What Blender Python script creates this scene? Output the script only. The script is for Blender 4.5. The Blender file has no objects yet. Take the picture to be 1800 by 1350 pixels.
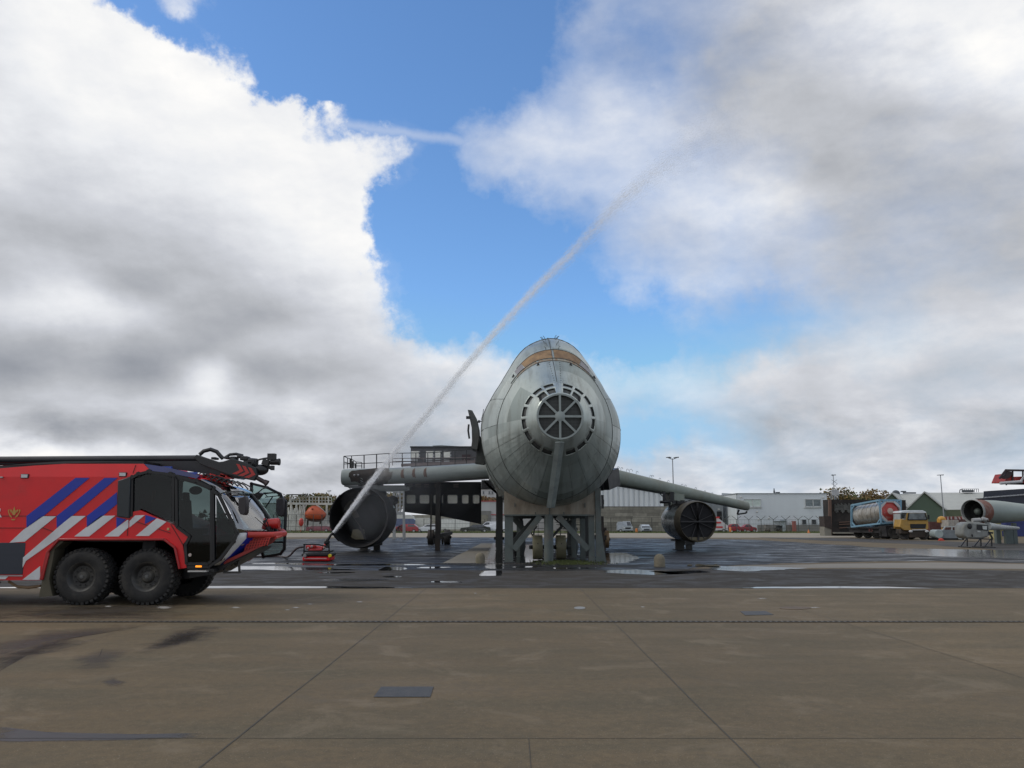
import bpy, bmesh, math, random
import numpy as np
from mathutils import Vector, Matrix
random.seed(7)
rnd = random.Random(11)
R = math.radians
SC = bpy.context.scene
COL = SC.collection
# ------------------------------------------------------------ camera
F = 1456.0; CAMH = 2.10; PITCH = math.atan(240/F)
cp, sp = math.cos(PITCH), math.sin(PITCH)
cam = bpy.data.cameras.new('camera'); camo = bpy.data.objects.new('camera', cam); COL.objects.link(camo)
camo.location = (0, 0, CAMH); camo.rotation_euler = (math.pi/2 + PITCH, 0, 0)
cam.sensor_width = 36; cam.lens = F*36/1800; cam.clip_start = .1; cam.clip_end = 6000
SC.camera = camo
SC.view_settings.view_transform = 'Standard'; SC.view_settings.look = 'None'
SC.view_settings.gamma = 1; SC.view_settings.exposure = 0
SC.cycles.max_bounces = 6; SC.cycles.transparent_max_bounces = 24
SC.cycles.volume_max_steps = 64

def U(px, py, Y):
    a = (px-900)/F; b = (675-py)/F
    t = Y/(cp - b*sp)
    return Vector((a*t, Y, CAMH + t*(sp + b*cp)))
def G(px, py, z=0.0):
    a = (px-900)/F; b = (675-py)/F
    t = (z-CAMH)/(sp + b*cp)
    return Vector((a*t, t*(cp-b*sp), z))

# ------------------------------------------------------------ node helpers
class NT:
    def __init__(s, tree): s.t = tree; s.n = tree.nodes; s.l = tree.links
    def node(s, typ, **kw):
        n = s.n.new(typ)
        for k, v in kw.items(): setattr(n, k, v)
        return n
    def put(s, sock, val):
        if hasattr(val, 'is_output') or isinstance(val, bpy.types.NodeSocket): s.l.new(val, sock)
        else: sock.default_value = val
    def math(s, op, a, b=None, c=None, clamp=False):
        n = s.n.new('ShaderNodeMath'); n.operation = op; n.use_clamp = clamp
        s.put(n.inputs[0], a)
        if b is not None: s.put(n.inputs[1], b)
        if c is not None: s.put(n.inputs[2], c)
        return n.outputs[0]
    def vec(s, op, a, b=None, c=None):
        n = s.n.new('ShaderNodeVectorMath'); n.operation = op
        s.put(n.inputs[0], a)
        if b is not None: s.put(n.inputs[1], b)
        if c is not None: s.put(n.inputs[2], c)
        return n.outputs['Value'] if op in ('DOT_PRODUCT', 'LENGTH') else n.outputs[0]
    def noise(s, vec, scale, detail=4, rough=.5, dist=0, color=False):
        n = s.n.new('ShaderNodeTexNoise')
        if vec is not None: s.l.new(vec, n.inputs['Vector'])
        n.inputs['Scale'].default_value = scale; n.inputs['Detail'].default_value = detail
        n.inputs['Roughness'].default_value = rough; n.inputs['Distortion'].default_value = dist
        return n.outputs['Color'] if color else n.outputs[0]
    def ramp(s, fac, stops, interp='LINEAR'):
        n = s.n.new('ShaderNodeValToRGB'); cr = n.color_ramp; cr.interpolation = interp
        while len(cr.elements) > 1: cr.elements.remove(cr.elements[-1])
        cr.elements[0].position = stops[0][0]; cr.elements[0].color = col4(stops[0][1])
        for p, c in stops[1:]:
            e = cr.elements.new(p); e.color = col4(c)
        s.l.new(fac, n.inputs[0]); return n.outputs[0]
    def mapr(s, v, a, b, c=0, d=1, smooth=False):
        n = s.n.new('ShaderNodeMapRange'); n.interpolation_type = 'SMOOTHSTEP' if smooth else 'LINEAR'
        s.put(n.inputs[0], v)
        for i, x in enumerate((a, b, c, d)): s.put(n.inputs[i+1], x)
        return n.outputs[0]
    def mix(s, f, a, b, blend='MIX'):
        n = s.n.new('ShaderNodeMix'); n.data_type = 'RGBA'; n.blend_type = blend
        s.put(n.inputs[0], f); s.put(n.inputs[6], col4(a)); s.put(n.inputs[7], col4(b))
        return n.outputs[2]
    def comb(s, x, y, z=0.0):
        n = s.n.new('ShaderNodeCombineXYZ')
        s.put(n.inputs[0], x); s.put(n.inputs[1], y); s.put(n.inputs[2], z); return n.outputs[0]
    def sep(s, v):
        n = s.n.new('ShaderNodeSeparateXYZ'); s.l.new(v, n.inputs[0]); return n.outputs
def col4(c):
    if isinstance(c, bpy.types.NodeSocket): return c
    if isinstance(c, (int, float)): return (c, c, c, 1)
    return (c[0], c[1], c[2], 1) if len(c) == 3 else tuple(c)
def lin(v):
    v /= 255.0
    return v/12.92 if v <= .04045 else ((v+.055)/1.055)**2.4

# ------------------------------------------------------------ world / sky
SUN_EL, SUN_AZ = R(44), R(262)      # azimuth measured clockwise from +Y
COVER = """
9960330000000144568999999
9997221000000143468999999
9999972100000244478999999
9999995000001355579999999
9999999610012556789999999
9999999743135666678999999
9999999874045666778999999
9999999981013556789999999
9999999981001246778899999
9999999992000135767899999
9999999995000024656788889
9999999997000001233578999
9999999999100000335788999
9999999999887654579999999
9999999999999973578999999
9999999999999941369999999
9999999999999996789999999
9999999999999999999999999
9999999999999999999999999"""
BRIGHT = """
7888887666666666555567788
7888898666666666544678889
7888988866666775544567799
7888898887666777644456777
7788888888777888654444556
7677888888777888755444556
6667778888877888766444444
5566678889877777787544444
4445567889976666676544444
4444456788976666665544444
5653445678987777665544444
6776433467876666654555556
3343334556666666655566666
2332373345777787766566555
4555665655556666655555555
5334443444455666554555544
8877766543344555665555555
6666655444555566566566666
6666666666666666666666666"""
def grid(txt): return np.array([[int(c) for c in r] for r in txt.strip().splitlines()], float)
world = bpy.data.worlds.new('World'); SC.world = world; world.use_nodes = True
W = NT(world.node_tree); W.n.clear()
out = W.node('ShaderNodeOutputWorld'); bg = W.node('ShaderNodeBackground')
W.l.new(bg.outputs[0], out.inputs[0])
tc = W.node('ShaderNodeTexCoord'); D = tc.outputs['Generated']
sky = W.node('ShaderNodeTexSky', sky_type='NISHITA'); sky.sun_disc = False
sky.sun_elevation = SUN_EL; sky.sun_rotation = SUN_AZ; sky.air_density = 1.0; sky.dust_density = .6; sky.ozone_density = 2.0
# fixed gnomonic chart of the northern half of the sky (axis raised by 9.4 degrees)
dep = W.vec('DOT_PRODUCT', D, (0, cp, sp)); dep_c = W.math('MAXIMUM', dep, .35)
gx = W.math('DIVIDE', W.vec('DOT_PRODUCT', D, (1, 0, 0)), dep_c)
gy = W.math('DIVIDE', W.vec('DOT_PRODUCT', D, (0, -sp, cp)), dep_c)
n1 = W.noise(D, 5.0, 3, .55, color=True); n2 = W.noise(D, 17.0, 6, .62, color=True)
w1 = W.vec('MULTIPLY', W.vec('SUBTRACT', n1, (.5, .5, .5)), (.11, .085, 0))
w2 = W.vec('MULTIPLY', W.vec('SUBTRACT', n2, (.5, .5, .5)), (.085, .075, 0))
w3 = W.vec('MULTIPLY', W.vec('SUBTRACT', W.noise(D, 48.0, 5, .6, color=True), (.5, .5, .5)), (.035, .035, 0))
pos = W.vec('ADD', W.comb(gx, gy), W.vec('ADD', W.vec('ADD', w1, w2), w3))
ps = W.sep(pos)
fx = W.math('MULTIPLY_ADD', ps[0], F/1800, .5, clamp=True)           # 0..1 over 1800
fy = W.math('MULTIPLY_ADD', ps[1], -F/900, 675/900, clamp=True)      # 0..1 over 900
posb = W.vec('ADD', W.comb(gx, gy), W.vec('ADD', W.vec('MULTIPLY', w1, (.8, .8, 0)), W.vec('MULTIPLY', w2, (.3, .25, 0))))
pb_ = W.sep(posb)
bx = W.math('MULTIPLY_ADD', pb_[0], F/1800, .5, clamp=True); by = W.math('MULTIPLY_ADD', pb_[1], -F/900, 675/900, clamp=True)
def field(A, rank=12, fx=fx, fy=fy):
    Um, S, Vt = np.linalg.svd(A, full_matrices=False)
    tot = None
    for g in range(0, rank, 3):
        outs = []
        for fac, M in ((fx, Vt[g:g+3].T*np.sqrt(S[g:g+3])), (fy, Um[:, g:g+3]*np.sqrt(S[g:g+3]))):
            m = np.abs(M).max(0) + 1e-6
            E = .5 + .5*M/m; n = len(E)
            r = W.ramp(fac, [(i/(n-1), tuple(E[i])) for i in range(n)], 'CARDINAL')
            outs.append(W.vec('MULTIPLY', W.vec('SUBTRACT', r, (.5, .5, .5)), tuple(float(2*x) for x in m)))
        d = W.vec('DOT_PRODUCT', outs[0], outs[1])
        tot = d if tot is None else W.math('ADD', tot, d)
    return tot
cov = field(grid(COVER)/9.0); bri = field(grid(BRIGHT)/9.0, 12, bx, by)
sq = W.vec('MULTIPLY', D, (1, 1, 1.8))
nb = W.noise(sq, 6.0, 9, .56, .1); nb2 = W.noise(W.vec('ADD', sq, (.012, 0, .035)), 6.0, 9, .56, .1)
nf = W.noise(sq, 19.0, 8, .6); nf2 = W.noise(W.vec('ADD', sq, (.004, 0, .012)), 19.0, 8, .6)
relief = W.math('ADD', W.math('MULTIPLY', W.math('SUBTRACT', nb, nb2), .34), W.math('MULTIPLY', W.math('SUBTRACT', nf, nf2), .18))
front = W.mapr(dep, .25, .5, 0, 1, True)
cov = W.math('ADD', W.math('MULTIPLY', cov, front), W.math('MULTIPLY', W.math('SUBTRACT', 1.0, front), .80))
bri = W.math('ADD', W.math('MULTIPLY', bri, front), W.math('MULTIPLY', W.math('SUBTRACT', 1.0, front), .68))
low = W.mapr(gy, .02, -.07, 0, 1, True)
nl = W.noise(W.vec('ADD', W.vec('MULTIPLY', W.comb(gx, gy), (5.5, 13, 0)), (3, 1, 0)), 1.0, 8, .58, .25)
nl_ = W.noise(W.vec('ADD', W.vec('MULTIPLY', W.comb(gx, gy), (5.5, 13, 0)), (3.05, 1.15, 0)), 1.0, 8, .58, .25)
cov = W.math('ADD', cov, W.math('MULTIPLY', low, W.math('MULTIPLY', W.math('SUBTRACT', nl, .58), .7)))
c2 = W.math('ADD', cov, W.math('MULTIPLY', W.math('SUBTRACT', nb, .5), .55))
c2 = W.math('ADD', c2, W.math('MULTIPLY', W.math('SUBTRACT', nf, .5), .25))
sharp = W.mapr(fx, .36, .44, 1, 0, True)
alpha = W.math('ADD', W.math('MULTIPLY', W.mapr(c2, .30, .68, 0, 1, True), sharp), W.math('MULTIPLY', W.mapr(c2, .16, 1.02, 0, 1), W.math('SUBTRACT', 1.0, sharp)))
# contrail, a thin strip of ice cloud crossing the blue
x0, y0, x1, y1 = (475-900)/F, (675-202)/F, (900-900)/F, (675-262)/F
L = math.hypot(x1-x0, y1-y0); tx, ty = (x1-x0)/L, (y1-y0)/L
pc = W.sep(W.vec('ADD', W.comb(gx, gy), W.vec('MULTIPLY', W.vec('SUBTRACT', n2, (.5, .5, .5)), (.02, .02, 0))))
al = W.math('ADD', W.math('MULTIPLY', W.math('SUBTRACT', pc[0], x0), tx), W.math('MULTIPLY', W.math('SUBTRACT', pc[1], y0), ty))
ac = W.math('ABSOLUTE', W.math('SUBTRACT', W.math('MULTIPLY', W.math('SUBTRACT', pc[0], x0), -ty), W.math('MULTIPLY', W.math('SUBTRACT', y0, pc[1]), tx)))
tr = W.math('MULTIPLY', W.mapr(ac, .0, .011, 1, 0, True), W.math('MULTIPLY', W.mapr(al, -.01, .06, 0, 1, True), W.mapr(al, L*.8, L, 1, 0, True)))
alpha = W.math('MAXIMUM', alpha, W.math('MULTIPLY', tr, W.math('MULTIPLY', front, .32)))
b2 = W.math('ADD', W.math('ADD', bri, relief), W.math('MULTIPLY', W.math('SUBTRACT', W.noise(W.vec('MULTIPLY', D, (1, 1, 2.4)), 11.0, 8, .55, .2), .5), .10))
b2 = W.math('ADD', b2, W.math('MULTIPLY', low, W.math('ADD', W.math('MULTIPLY', W.math('SUBTRACT', nl, nl_), .95), W.math('MULTIPLY', W.math('SUBTRACT', nl, .5), .25))))
# cloud colour from the brightness grid, with the relief shading added
cloudc = W.ramp(b2, [(0, (lin(128), lin(134), lin(144))), (.2, (lin(157), lin(161), lin(169))), (.4, (lin(182), lin(185), lin(191))),
                     (.6, (lin(206), lin(209), lin(216))), (.8, (lin(234), lin(236), lin(240))), (1, (lin(255), lin(254), lin(252)))])
skyc = W.mix(1.0, sky.outputs[0], (1.14, 1.52, 1.86), 'MULTIPLY')
SKY_S = .10
skyc = W.vec('MINIMUM', skyc, (3.4, 5.9, 8.4))
res = W.mix(alpha, skyc, W.vec('MULTIPLY', cloudc, (1/SKY_S,)*3))
W.l.new(res, bg.inputs[0]); bg.inputs[1].default_value = SKY_S
# ------------------------------------------------------------ sun behind thin cloud
sl = bpy.data.lights.new('sun', 'SUN'); sl.energy = 1.0; sl.angle = R(14); sl.color = (1, .96, .9)
so = bpy.data.objects.new('sun', sl); COL.objects.link(so)
sd = Vector((math.sin(SUN_AZ)*math.cos(SUN_EL), math.cos(SUN_AZ)*math.cos(SUN_EL), math.sin(SUN_EL)))
so.rotation_euler = (-sd).to_track_quat('-Z', 'Y').to_euler(); so.location = (0, 0, 60)

# ------------------------------------------------------------ materials
MATS = {}
def mat(name, c, rough=.6, metal=0, var=.15, scale=2.0, bump=0, dirt=None, dirt_amt=.5, dirt_scale=.8, spec=.5, stretch=(1, 1, 1), coat=0):
    if name in MATS: return MATS[name]
    m = bpy.data.materials.new(name); m.use_nodes = True; T = NT(m.node_tree)
    p = T.n['Principled BSDF']
    t = T.node('ShaderNodeTexCoord').outputs['Object']
    v = T.vec('MULTIPLY', t, stretch)
    n = T.noise(v, scale, 6, .6)
    f = T.mapr(n, .3, .7, 0, 1)
    lo = tuple(x*(1-var) for x in c); hi = tuple(min(1, x*(1+var)) for x in c)
    colr = T.mix(f, lo, hi)
    if dirt:
        dn = T.noise(v, dirt_scale, 8, .65, .3)
        colr = T.mix(T.mapr(dn, .62-.3*dirt_amt, .72-.1*dirt_amt, 0, min(1, dirt_amt*1.4)), colr, dirt)
    T.put(p.inputs['Base Color'], colr)
    T.put(p.inputs['Roughness'], T.mapr(n, .3, .7, max(.02, rough-.08), min(1, rough+.08)))
    p.inputs['Metallic'].default_value = metal
    p.inputs['Specular IOR Level'].default_value = spec
    if coat: p.inputs['Coat Weight'].default_value = coat; p.inputs['Coat Roughness'].default_value = .12
    if bump:
        b = T.node('ShaderNodeBump'); b.inputs['Strength'].default_value = bump; b.inputs['Distance'].default_value = .02
        T.l.new(T.noise(v, scale*9, 5, .6), b.inputs['Height']); T.l.new(b.outputs[0], p.inputs['Normal'])
    MATS[name] = m; return m
def glass(name, tint, alpha, rough=.03):
    if name in MATS: return MATS[name]
    m = bpy.data.materials.new(name); m.use_nodes = True; T = NT(m.node_tree)
    T.n.remove(T.n['Principled BSDF'])
    tr = T.node('ShaderNodeBsdfTransparent'); tr.inputs[0].default_value = col4(tint)
    gl = T.node('ShaderNodeBsdfGlossy'); gl.inputs['Roughness'].default_value = rough; gl.inputs[0].default_value = (1, 1, 1, 1)
    lw = T.node('ShaderNodeFresnel'); lw.inputs[0].default_value = 1.38
    mx = T.node('ShaderNodeMixShader')
    T.l.new(T.math('ADD', lw.outputs[0], alpha, clamp=True), mx.inputs[0])
    T.l.new(tr.outputs[0], mx.inputs[1]); T.l.new(gl.outputs[0], mx.inputs[2])
    T.l.new(mx.outputs[0], T.n['Material Output'].inputs[0])
    MATS[name] = m; return m
def emis(name, c, s):
    m = bpy.data.materials.new(name); m.use_nodes = True; p = m.node_tree.nodes['Principled BSDF']
    p.inputs['Base Color'].default_value = col4(c); p.inputs['Emission Color'].default_value = col4(c)
    p.inputs['Emission Strength'].default_value = s; return m
M_red = mat('fire_red', (.66, .008, .012), .42, var=.10, scale=1.2, dirt=(.25, .03, .025), dirt_amt=.25, coat=.1)
M_blue = mat('stripe_blue', (.008, .03, .33), .35, var=.08)
M_white = mat('stripe_white', (.62, .63, .64), .4, var=.08, dirt=(.42, .40, .38), dirt_amt=.3)
M_black = mat('satin_black', (.010, .0105, .012), .42, var=.3)
M_dgrey = mat('dark_grey_paint', (.035, .040, .048), .45, var=.2)
M_rubber = mat('rubber', (.018, .0175, .017), .85, var=.35, scale=5, bump=.4, dirt=(.050, .045, .038), dirt_amt=.5, dirt_scale=3)
M_steel = mat('steel', (.35, .36, .37), .35, metal=.8, var=.2)
M_pipe = mat('hose_black', (.02, .02, .022), .5)
M_glassd = glass('tinted_glass', (.30, .36, .35), .0)
M_glassc = glass('clear_glass', (.62, .72, .72), .05)
M_gold = mat('gold_emblem', (.45, .24, .06), .5)
M_orange = mat('orange', (.65, .12, .03), .5)
M_mud = mat('mudflap', (.085, .075, .05), .8, var=.3)

# ------------------------------------------------------------ mesh builder
def V(*a): return Vector(a)
class MB:
    def __init__(s): s.v = []; s.f = []; s.m = []
    def add(s, vs, fs, m=0):
        o = len(s.v); s.v += [Vector(x) for x in vs]; s.f += [[i+o for i in f] for f in fs]; s.m += [m]*len(fs); return s
    def box(s, c, size, m=0, rot=None):
        x, y, z = [q/2 for q in size]; c = Vector(c)
        vs = [Vector((i*x, j*y, k*z)) for k in (-1, 1) for j in (-1, 1) for i in (-1, 1)]
        if rot is not None: vs = [rot @ q for q in vs]
        return s.add([c+q for q in vs], [(0, 2, 3, 1), (4, 5, 7, 6), (0, 1, 5, 4), (2, 6, 7, 3), (0, 4, 6, 2), (1, 3, 7, 5)], m)
    def mm(s, a, b, m=0):
        return s.box([(a[i]+b[i])/2 for i in range(3)], [abs(b[i]-a[i]) for i in range(3)], m)
    def prism(s, pts, vec, m=0):
        n = len(pts); vec = Vector(vec); P = [Vector(p) for p in pts]
        fs = [tuple(range(n)), tuple(range(2*n-1, n-1, -1))] + [(i, (i+1) % n, n+(i+1) % n, n+i) for i in range(n)]
        return s.add(P + [p+vec for p in P], fs, m)
    def bar(s, a, b, w, h=None, m=0, up=(0, 0, 1)):
        a, b = Vector(a), Vector(b); h = h or w; d = b-a; L = d.length
        if L < 1e-6: return s
        d.normalize(); u = Vector(up)
        if abs(d.dot(u)) > .97: u = Vector((0, 1, 0))
        x = d.cross(u).normalized(); y = x.cross(d).normalized()
        r = Matrix((x, d, y)).transposed()
        return s.box((a+b)/2, (w, L, h), m, r)
    def tube(s, path, r, n=8, m=0, caps=True):
        P = [Vector(p) for p in path]; k = len(P); rs = r if isinstance(r, (list, tuple)) else [r]*k
        vs = []; prev = None
        for i in range(k):
            d = (P[min(i+1, k-1)]-P[max(i-1, 0)]).normalized()
            if prev is None:
                u = Vector((0, 0, 1)) if abs(d.z) < .9 else Vector((1, 0, 0))
                x = d.cross(u).normalized()
            else: x = (prev - d*prev.dot(d)).normalized()
            prev = x; y = d.cross(x)
            vs += [P[i] + (x*math.cos(2*math.pi*j/n) + y*math.sin(2*math.pi*j/n))*rs[i] for j in range(n)]
        fs = [(i*n+j, i*n+(j+1) % n, (i+1)*n+(j+1) % n, (i+1)*n+j) for i in range(k-1) for j in range(n)]
        if caps: fs += [tuple(range(n-1, -1, -1)), tuple(range((k-1)*n, k*n))]
        return s.add(vs, fs, m)
    def lathe(s, c, axis, prof, n=24, m=0, close=False, ms=None):
        c = Vector(c); d = Vector(axis).normalized()
        u = Vector((0, 0, 1)) if abs(d.z) < .9 else Vector((1, 0, 0))
        x = d.cross(u).normalized(); y = d.cross(x)
        vs = []
        for h, r in prof: vs += [c + d*h + (x*math.cos(2*math.pi*j/n)+y*math.sin(2*math.pi*j/n))*r for j in range(n)]
        for i in range(len(prof)-1):
            pass
        o = len(s.v); s.v += vs
        for i in range(len(prof)-1):
            for j in range(n):
                s.f.append([o+i*n+j, o+i*n+(j+1) % n, o+(i+1)*n+(j+1) % n, o+(i+1)*n+j]); s.m.append(ms[i] if ms else m)
        if close:
            s.f.append([o+j for j in range(n)][::-1]); s.m.append(ms[0] if ms else m)
            s.f.append([o+(len(prof)-1)*n+j for j in range(n)]); s.m.append(ms[-1] if ms else m)
        return s
    def ell(s, c, r, n=16, k=10, m=0, jit=0):
        c = Vector(c); r = (r, r, r) if isinstance(r, (int, float)) else r
        vs = []; fs = []
        for i in range(k+1):
            t = math.pi*i/k
            for j in range(n):
                p = 2*math.pi*j/n; q = 1+(rnd.random()-.5)*jit
                vs.append(c+Vector((r[0]*math.sin(t)*math.cos(p)*q, r[1]*math.sin(t)*math.sin(p)*q, r[2]*math.cos(t)*q)))
        fs = [(i*n+j, i*n+(j+1) % n, (i+1)*n+(j+1) % n, (i+1)*n+j) for i in range(k) for j in range(n)]
        return s.add(vs, fs, m)
    def build(s, name, mats, parent=None, smooth=True, bevel=0, angle=35, solid=0):
        me = bpy.data.meshes.new(name)
        L = world_loc(parent) if parent else Vector((0, 0, 0))
        me.from_pydata([v-L for v in s.v], [], s.f)
        if not isinstance(mats, (list, tuple)): mats = [mats]
        for m in mats: me.materials.append(m)
        for p, mi in zip(me.polygons, s.m): p.material_index = mi
        bm = bmesh.new(); bm.from_mesh(me); bmesh.ops.remove_doubles(bm, verts=bm.verts, dist=1e-4)
        bmesh.ops.recalc_face_normals(bm, faces=bm.faces); bm.to_mesh(me); bm.free()
        if smooth:
            me.polygons.foreach_set('use_smooth', [True]*len(me.polygons)); me.set_sharp_from_angle(angle=R(angle))
        o = bpy.data.objects.new(name, me); COL.objects.link(o)
        if parent: o.parent = parent
        if bevel:
            b = o.modifiers.new('bevel', 'BEVEL'); b.width = bevel; b.segments = 2; b.limit_method = 'ANGLE'; b.angle_limit = R(40)
        if solid:
            b = o.modifiers.new('solid', 'SOLIDIFY'); b.thickness = solid
        return o
LOCS = {}
def world_loc(o):
    p = Vector((0, 0, 0))
    while o is not None: p = p + o.location; o = o.parent
    return p
def thing(name, label, cat, loc=(0, 0, 0), group=None):
    o = bpy.data.objects.new(name, None); COL.objects.link(o); o.location = loc
    o.empty_display_size = .3; return tag(o, label, cat, group)
def tag(o, label, cat, group=None):
    o['label'] = label; o['category'] = cat
    if group: o['group'] = group
    return o
def struct(o, kind='structure'): o['kind'] = kind; return o
def copy_tree(o, parent=None):
    c = o.copy(); COL.objects.link(c)
    if parent: c.parent = parent
    for ch in [x for x in bpy.data.objects if x.parent == o]: copy_tree(ch, c)
    return c
def lerp(a, b, t): return a+(b-a)*t
# ============================================================ GROUND
def ground_mat():
    m = bpy.data.materials.new('concrete_ground'); m.use_nodes = True; T = NT(m.node_tree); p = T.n['Principled BSDF']
    t = T.node('ShaderNodeTexCoord').outputs['Object']
    big = T.noise(t, .16, 5, .6); med = T.noise(T.vec('MULTIPLY', t, (.45, 1.4, 1)), .55, 6, .62); fine = T.noise(t, 55, 3, .7); sp = T.noise(t, 9, 8, .75)
    s = T.sep(t)
    # every cast slab has a tone of its own
    slab = T.comb(T.math('FLOOR', T.math('DIVIDE', T.math('ADD', s[0], 2.69), 4.82)), T.math('FLOOR', T.math('DIVIDE', T.math('SUBTRACT', s[1], 8.54), 9.43)))
    wn = T.node('ShaderNodeTexWhiteNoise', noise_dimensions='2D'); T.l.new(slab, wn.inputs[0])
    c = T.mix(T.mapr(big, .35, .65), (.168, .122, .066), (.226, .165, .092))
    c = T.mix(T.mapr(med, .42, .66, 0, .75), c, (.138, .122, .084))
    c = T.mix(T.math('MULTIPLY', wn.outputs[0], .22), c, (.11, .092, .064))
    c = T.mix(T.mapr(sp, .38, .60, .42, 0), c, (.075, .062, .045))
    c = T.mix(T.mapr(fine, .35, .65, .42, 0), c, (.06, .050, .038))
    c = T.mix(T.mapr(T.noise(t, 60, 2, .5), .66, .74, 0, .75), c, (.40, .37, .31))
    c = T.mix(T.mapr(T.noise(T.vec('ADD', t, (9, 4, 0)), 42, 3, .6), .64, .72, 0, .7), c, (.05, .045, .035))
    c = T.mix(T.mapr(T.noise(t, 1.1, 9, .72, 1.2), .50, .62, 0, .42), c, (.105, .088, .060))
    c = T.mix(T.mapr(T.noise(T.vec('ADD', t, (20, 7, 0)), .8, 9, .7, .8), .54, .66, 0, .35), c, (.25, .20, .14))
    T.put(p.inputs['Base Color'], c)
    T.put(p.inputs['Roughness'], T.mapr(med, .3, .7, .62, .85)); p.inputs['Specular IOR Level'].default_value = .12
    b = T.node('ShaderNodeBump'); b.inputs['Strength'].default_value = .35; b.inputs['Distance'].default_value = .01
    T.l.new(T.math('ADD', fine, T.math('MULTIPLY', sp, 1.2)), b.inputs['Height']); T.l.new(b.outputs[0], p.inputs['Normal'])
    return m
def wet_mat(name, dry, wet, wetness, r0, r1, sx=.18, sy=1.2, scale=.5, wave=1.0):
    m = bpy.data.materials.new(name); m.use_nodes = True; T = NT(m.node_tree); p = T.n['Principled BSDF']
    t = T.node('ShaderNodeTexCoord').outputs['Object']
    v = T.vec('MULTIPLY', t, (sx, sy, 1))
    n = T.noise(v, scale, 8, .68, .6); f = T.mapr(T.math('ADD', n, wetness), .38, .66, 0, 1, True)
    fine = T.noise(t, 30, 4, .7)
    c = T.mix(f, dry, wet); c = T.mix(T.mapr(fine, .3, .7, .3, 0), c, tuple(x*.5 for x in wet))
    T.put(p.inputs['Base Color'], c); T.put(p.inputs['Roughness'], T.mapr(f, 0, 1, r0, r1))
    T.put(p.inputs['Specular IOR Level'], T.mapr(f, 0, 1, .12, .42))
    b = T.node('ShaderNodeBump'); b.inputs['Strength'].default_value = .28; b.inputs['Distance'].default_value = .008
    T.l.new(T.math('ADD', T.math('MULTIPLY', fine, .35), T.math('MULTIPLY', T.noise(T.vec('MULTIPLY', t, (.7, 2.2, 1)), 3.5, 5, .65), 1.3*wave)), b.inputs['Height']); T.l.new(b.outputs[0], p.inputs['Normal'])
    return m
MG = ground_mat()
g = MB()
g.add([(-900, -40, 0), (900, -40, 0), (900, 2500, 0), (-900, 2500, 0)], [(0, 1, 2, 3)])
ground = struct(g.build('ground', MG, smooth=False))
def rough_edge(pts, step=.5, amp=.12, seed=1, fr=.7, closed=True):
    r = random.Random(seed); outp = []
    ph = [r.random()*6 for _ in range(6)]
    for i in range(len(pts) if closed else len(pts)-1):
        a = Vector(pts[i]); b = Vector(pts[(i+1) % len(pts)]); d = b-a; L = d.length
        if L < 1e-5: continue
        nrm = Vector((-d.y, d.x, 0)).normalized(); k = max(1, min(240, int(L/step)))
        for j in range(k):
            q = a + d*(j/k); w = math.sin(math.pi*j/k)**.3 if k > 1 else 0
            e = sum(math.sin((q.x*1.3+q.y)*fr*(1.9**h)+ph[h])/(1.6**h) for h in range(6))
            outp.append(q + nrm*(e*amp*w))
    return outp
def sheet(name, pts, m, z, kind='structure'):
    s = MB(); s.add([(p[0], p[1], z) for p in pts], [tuple(range(len(pts)))])
    o = s.build(name, m, smooth=False)
    bm = bmesh.new(); bm.from_mesh(o.data)
    for f in bm.faces:
        if f.normal.z < 0: f.normal_flip()
    bmesh.ops.triangulate(bm, faces=bm.faces); bm.to_mesh(o.data); bm.free()
    return struct(o, kind)
def gp(*px): return [G(x, y) for x, y in px]
# dark wet asphalt pad, from the near kerb line back under the aircraft
M_asph = wet_mat('damp_asphalt', (.052, .046, .039), (.040, .037, .034), -.02, .9, .7, .8, 1.0, .9)
M_wet = wet_mat('wet_pad', (.026, .026, .026), (.010, .011, .014), -.01, .75, .2, .35, 1.2, .9, 2.8)
M_film = wet_mat('water_film', (.10, .10, .095), (.06, .06, .06), .22, .40, .14, .3, 1.0, .6)
Y0 = G(900, 1034).y
pad = [V(-60, Y0, 0), V(60, Y0, 0)] + gp((2600, 1010), (1800, 1003), (1640, 1001), (1480, 1000), (1300, 1001), (1180, 999), (900, 999), (700, 998), (480, 1000), (250, 1003)) + [V(-60, 33, 0)]
sheet('asphalt_strip', [pad[0], pad[1]] + rough_edge(pad[2:], .6, .10, 3, closed=False) + [pad[-1]], M_asph, .004)
wet = gp((-700, 1006), (250, 1005), (480, 1003), (700, 1002), (900, 1003), (1060, 1003), (1180, 1001), (1300, 993), (1480, 988), (1640, 986), (1800, 990), (2400, 995), (2400, 968), (1800, 968), (1640, 968), (1440, 956), (1330, 949), (1200, 947), (1000, 946), (860, 945), (700, 945), (560, 947), (400, 949), (100, 950), (-500, 951))
sheet('wet_apron', rough_edge(wet, .7, .22, 5), M_wet, .0045)
# far band of dark tarmac at the right, and the drying water in front of it
M_tar = wet_mat('dark_tarmac', (.075, .07, .064), (.045, .044, .044), -.05, .8, .5)
sheet('tarmac_band', rough_edge(gp((1330, 944.5), (1500, 946.5), (1700, 953), (2300, 968), (2300, 980), (1800, 970), (1620, 957), (1430, 949.5)), 1.2, .2, 9), M_tar, .008)
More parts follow.
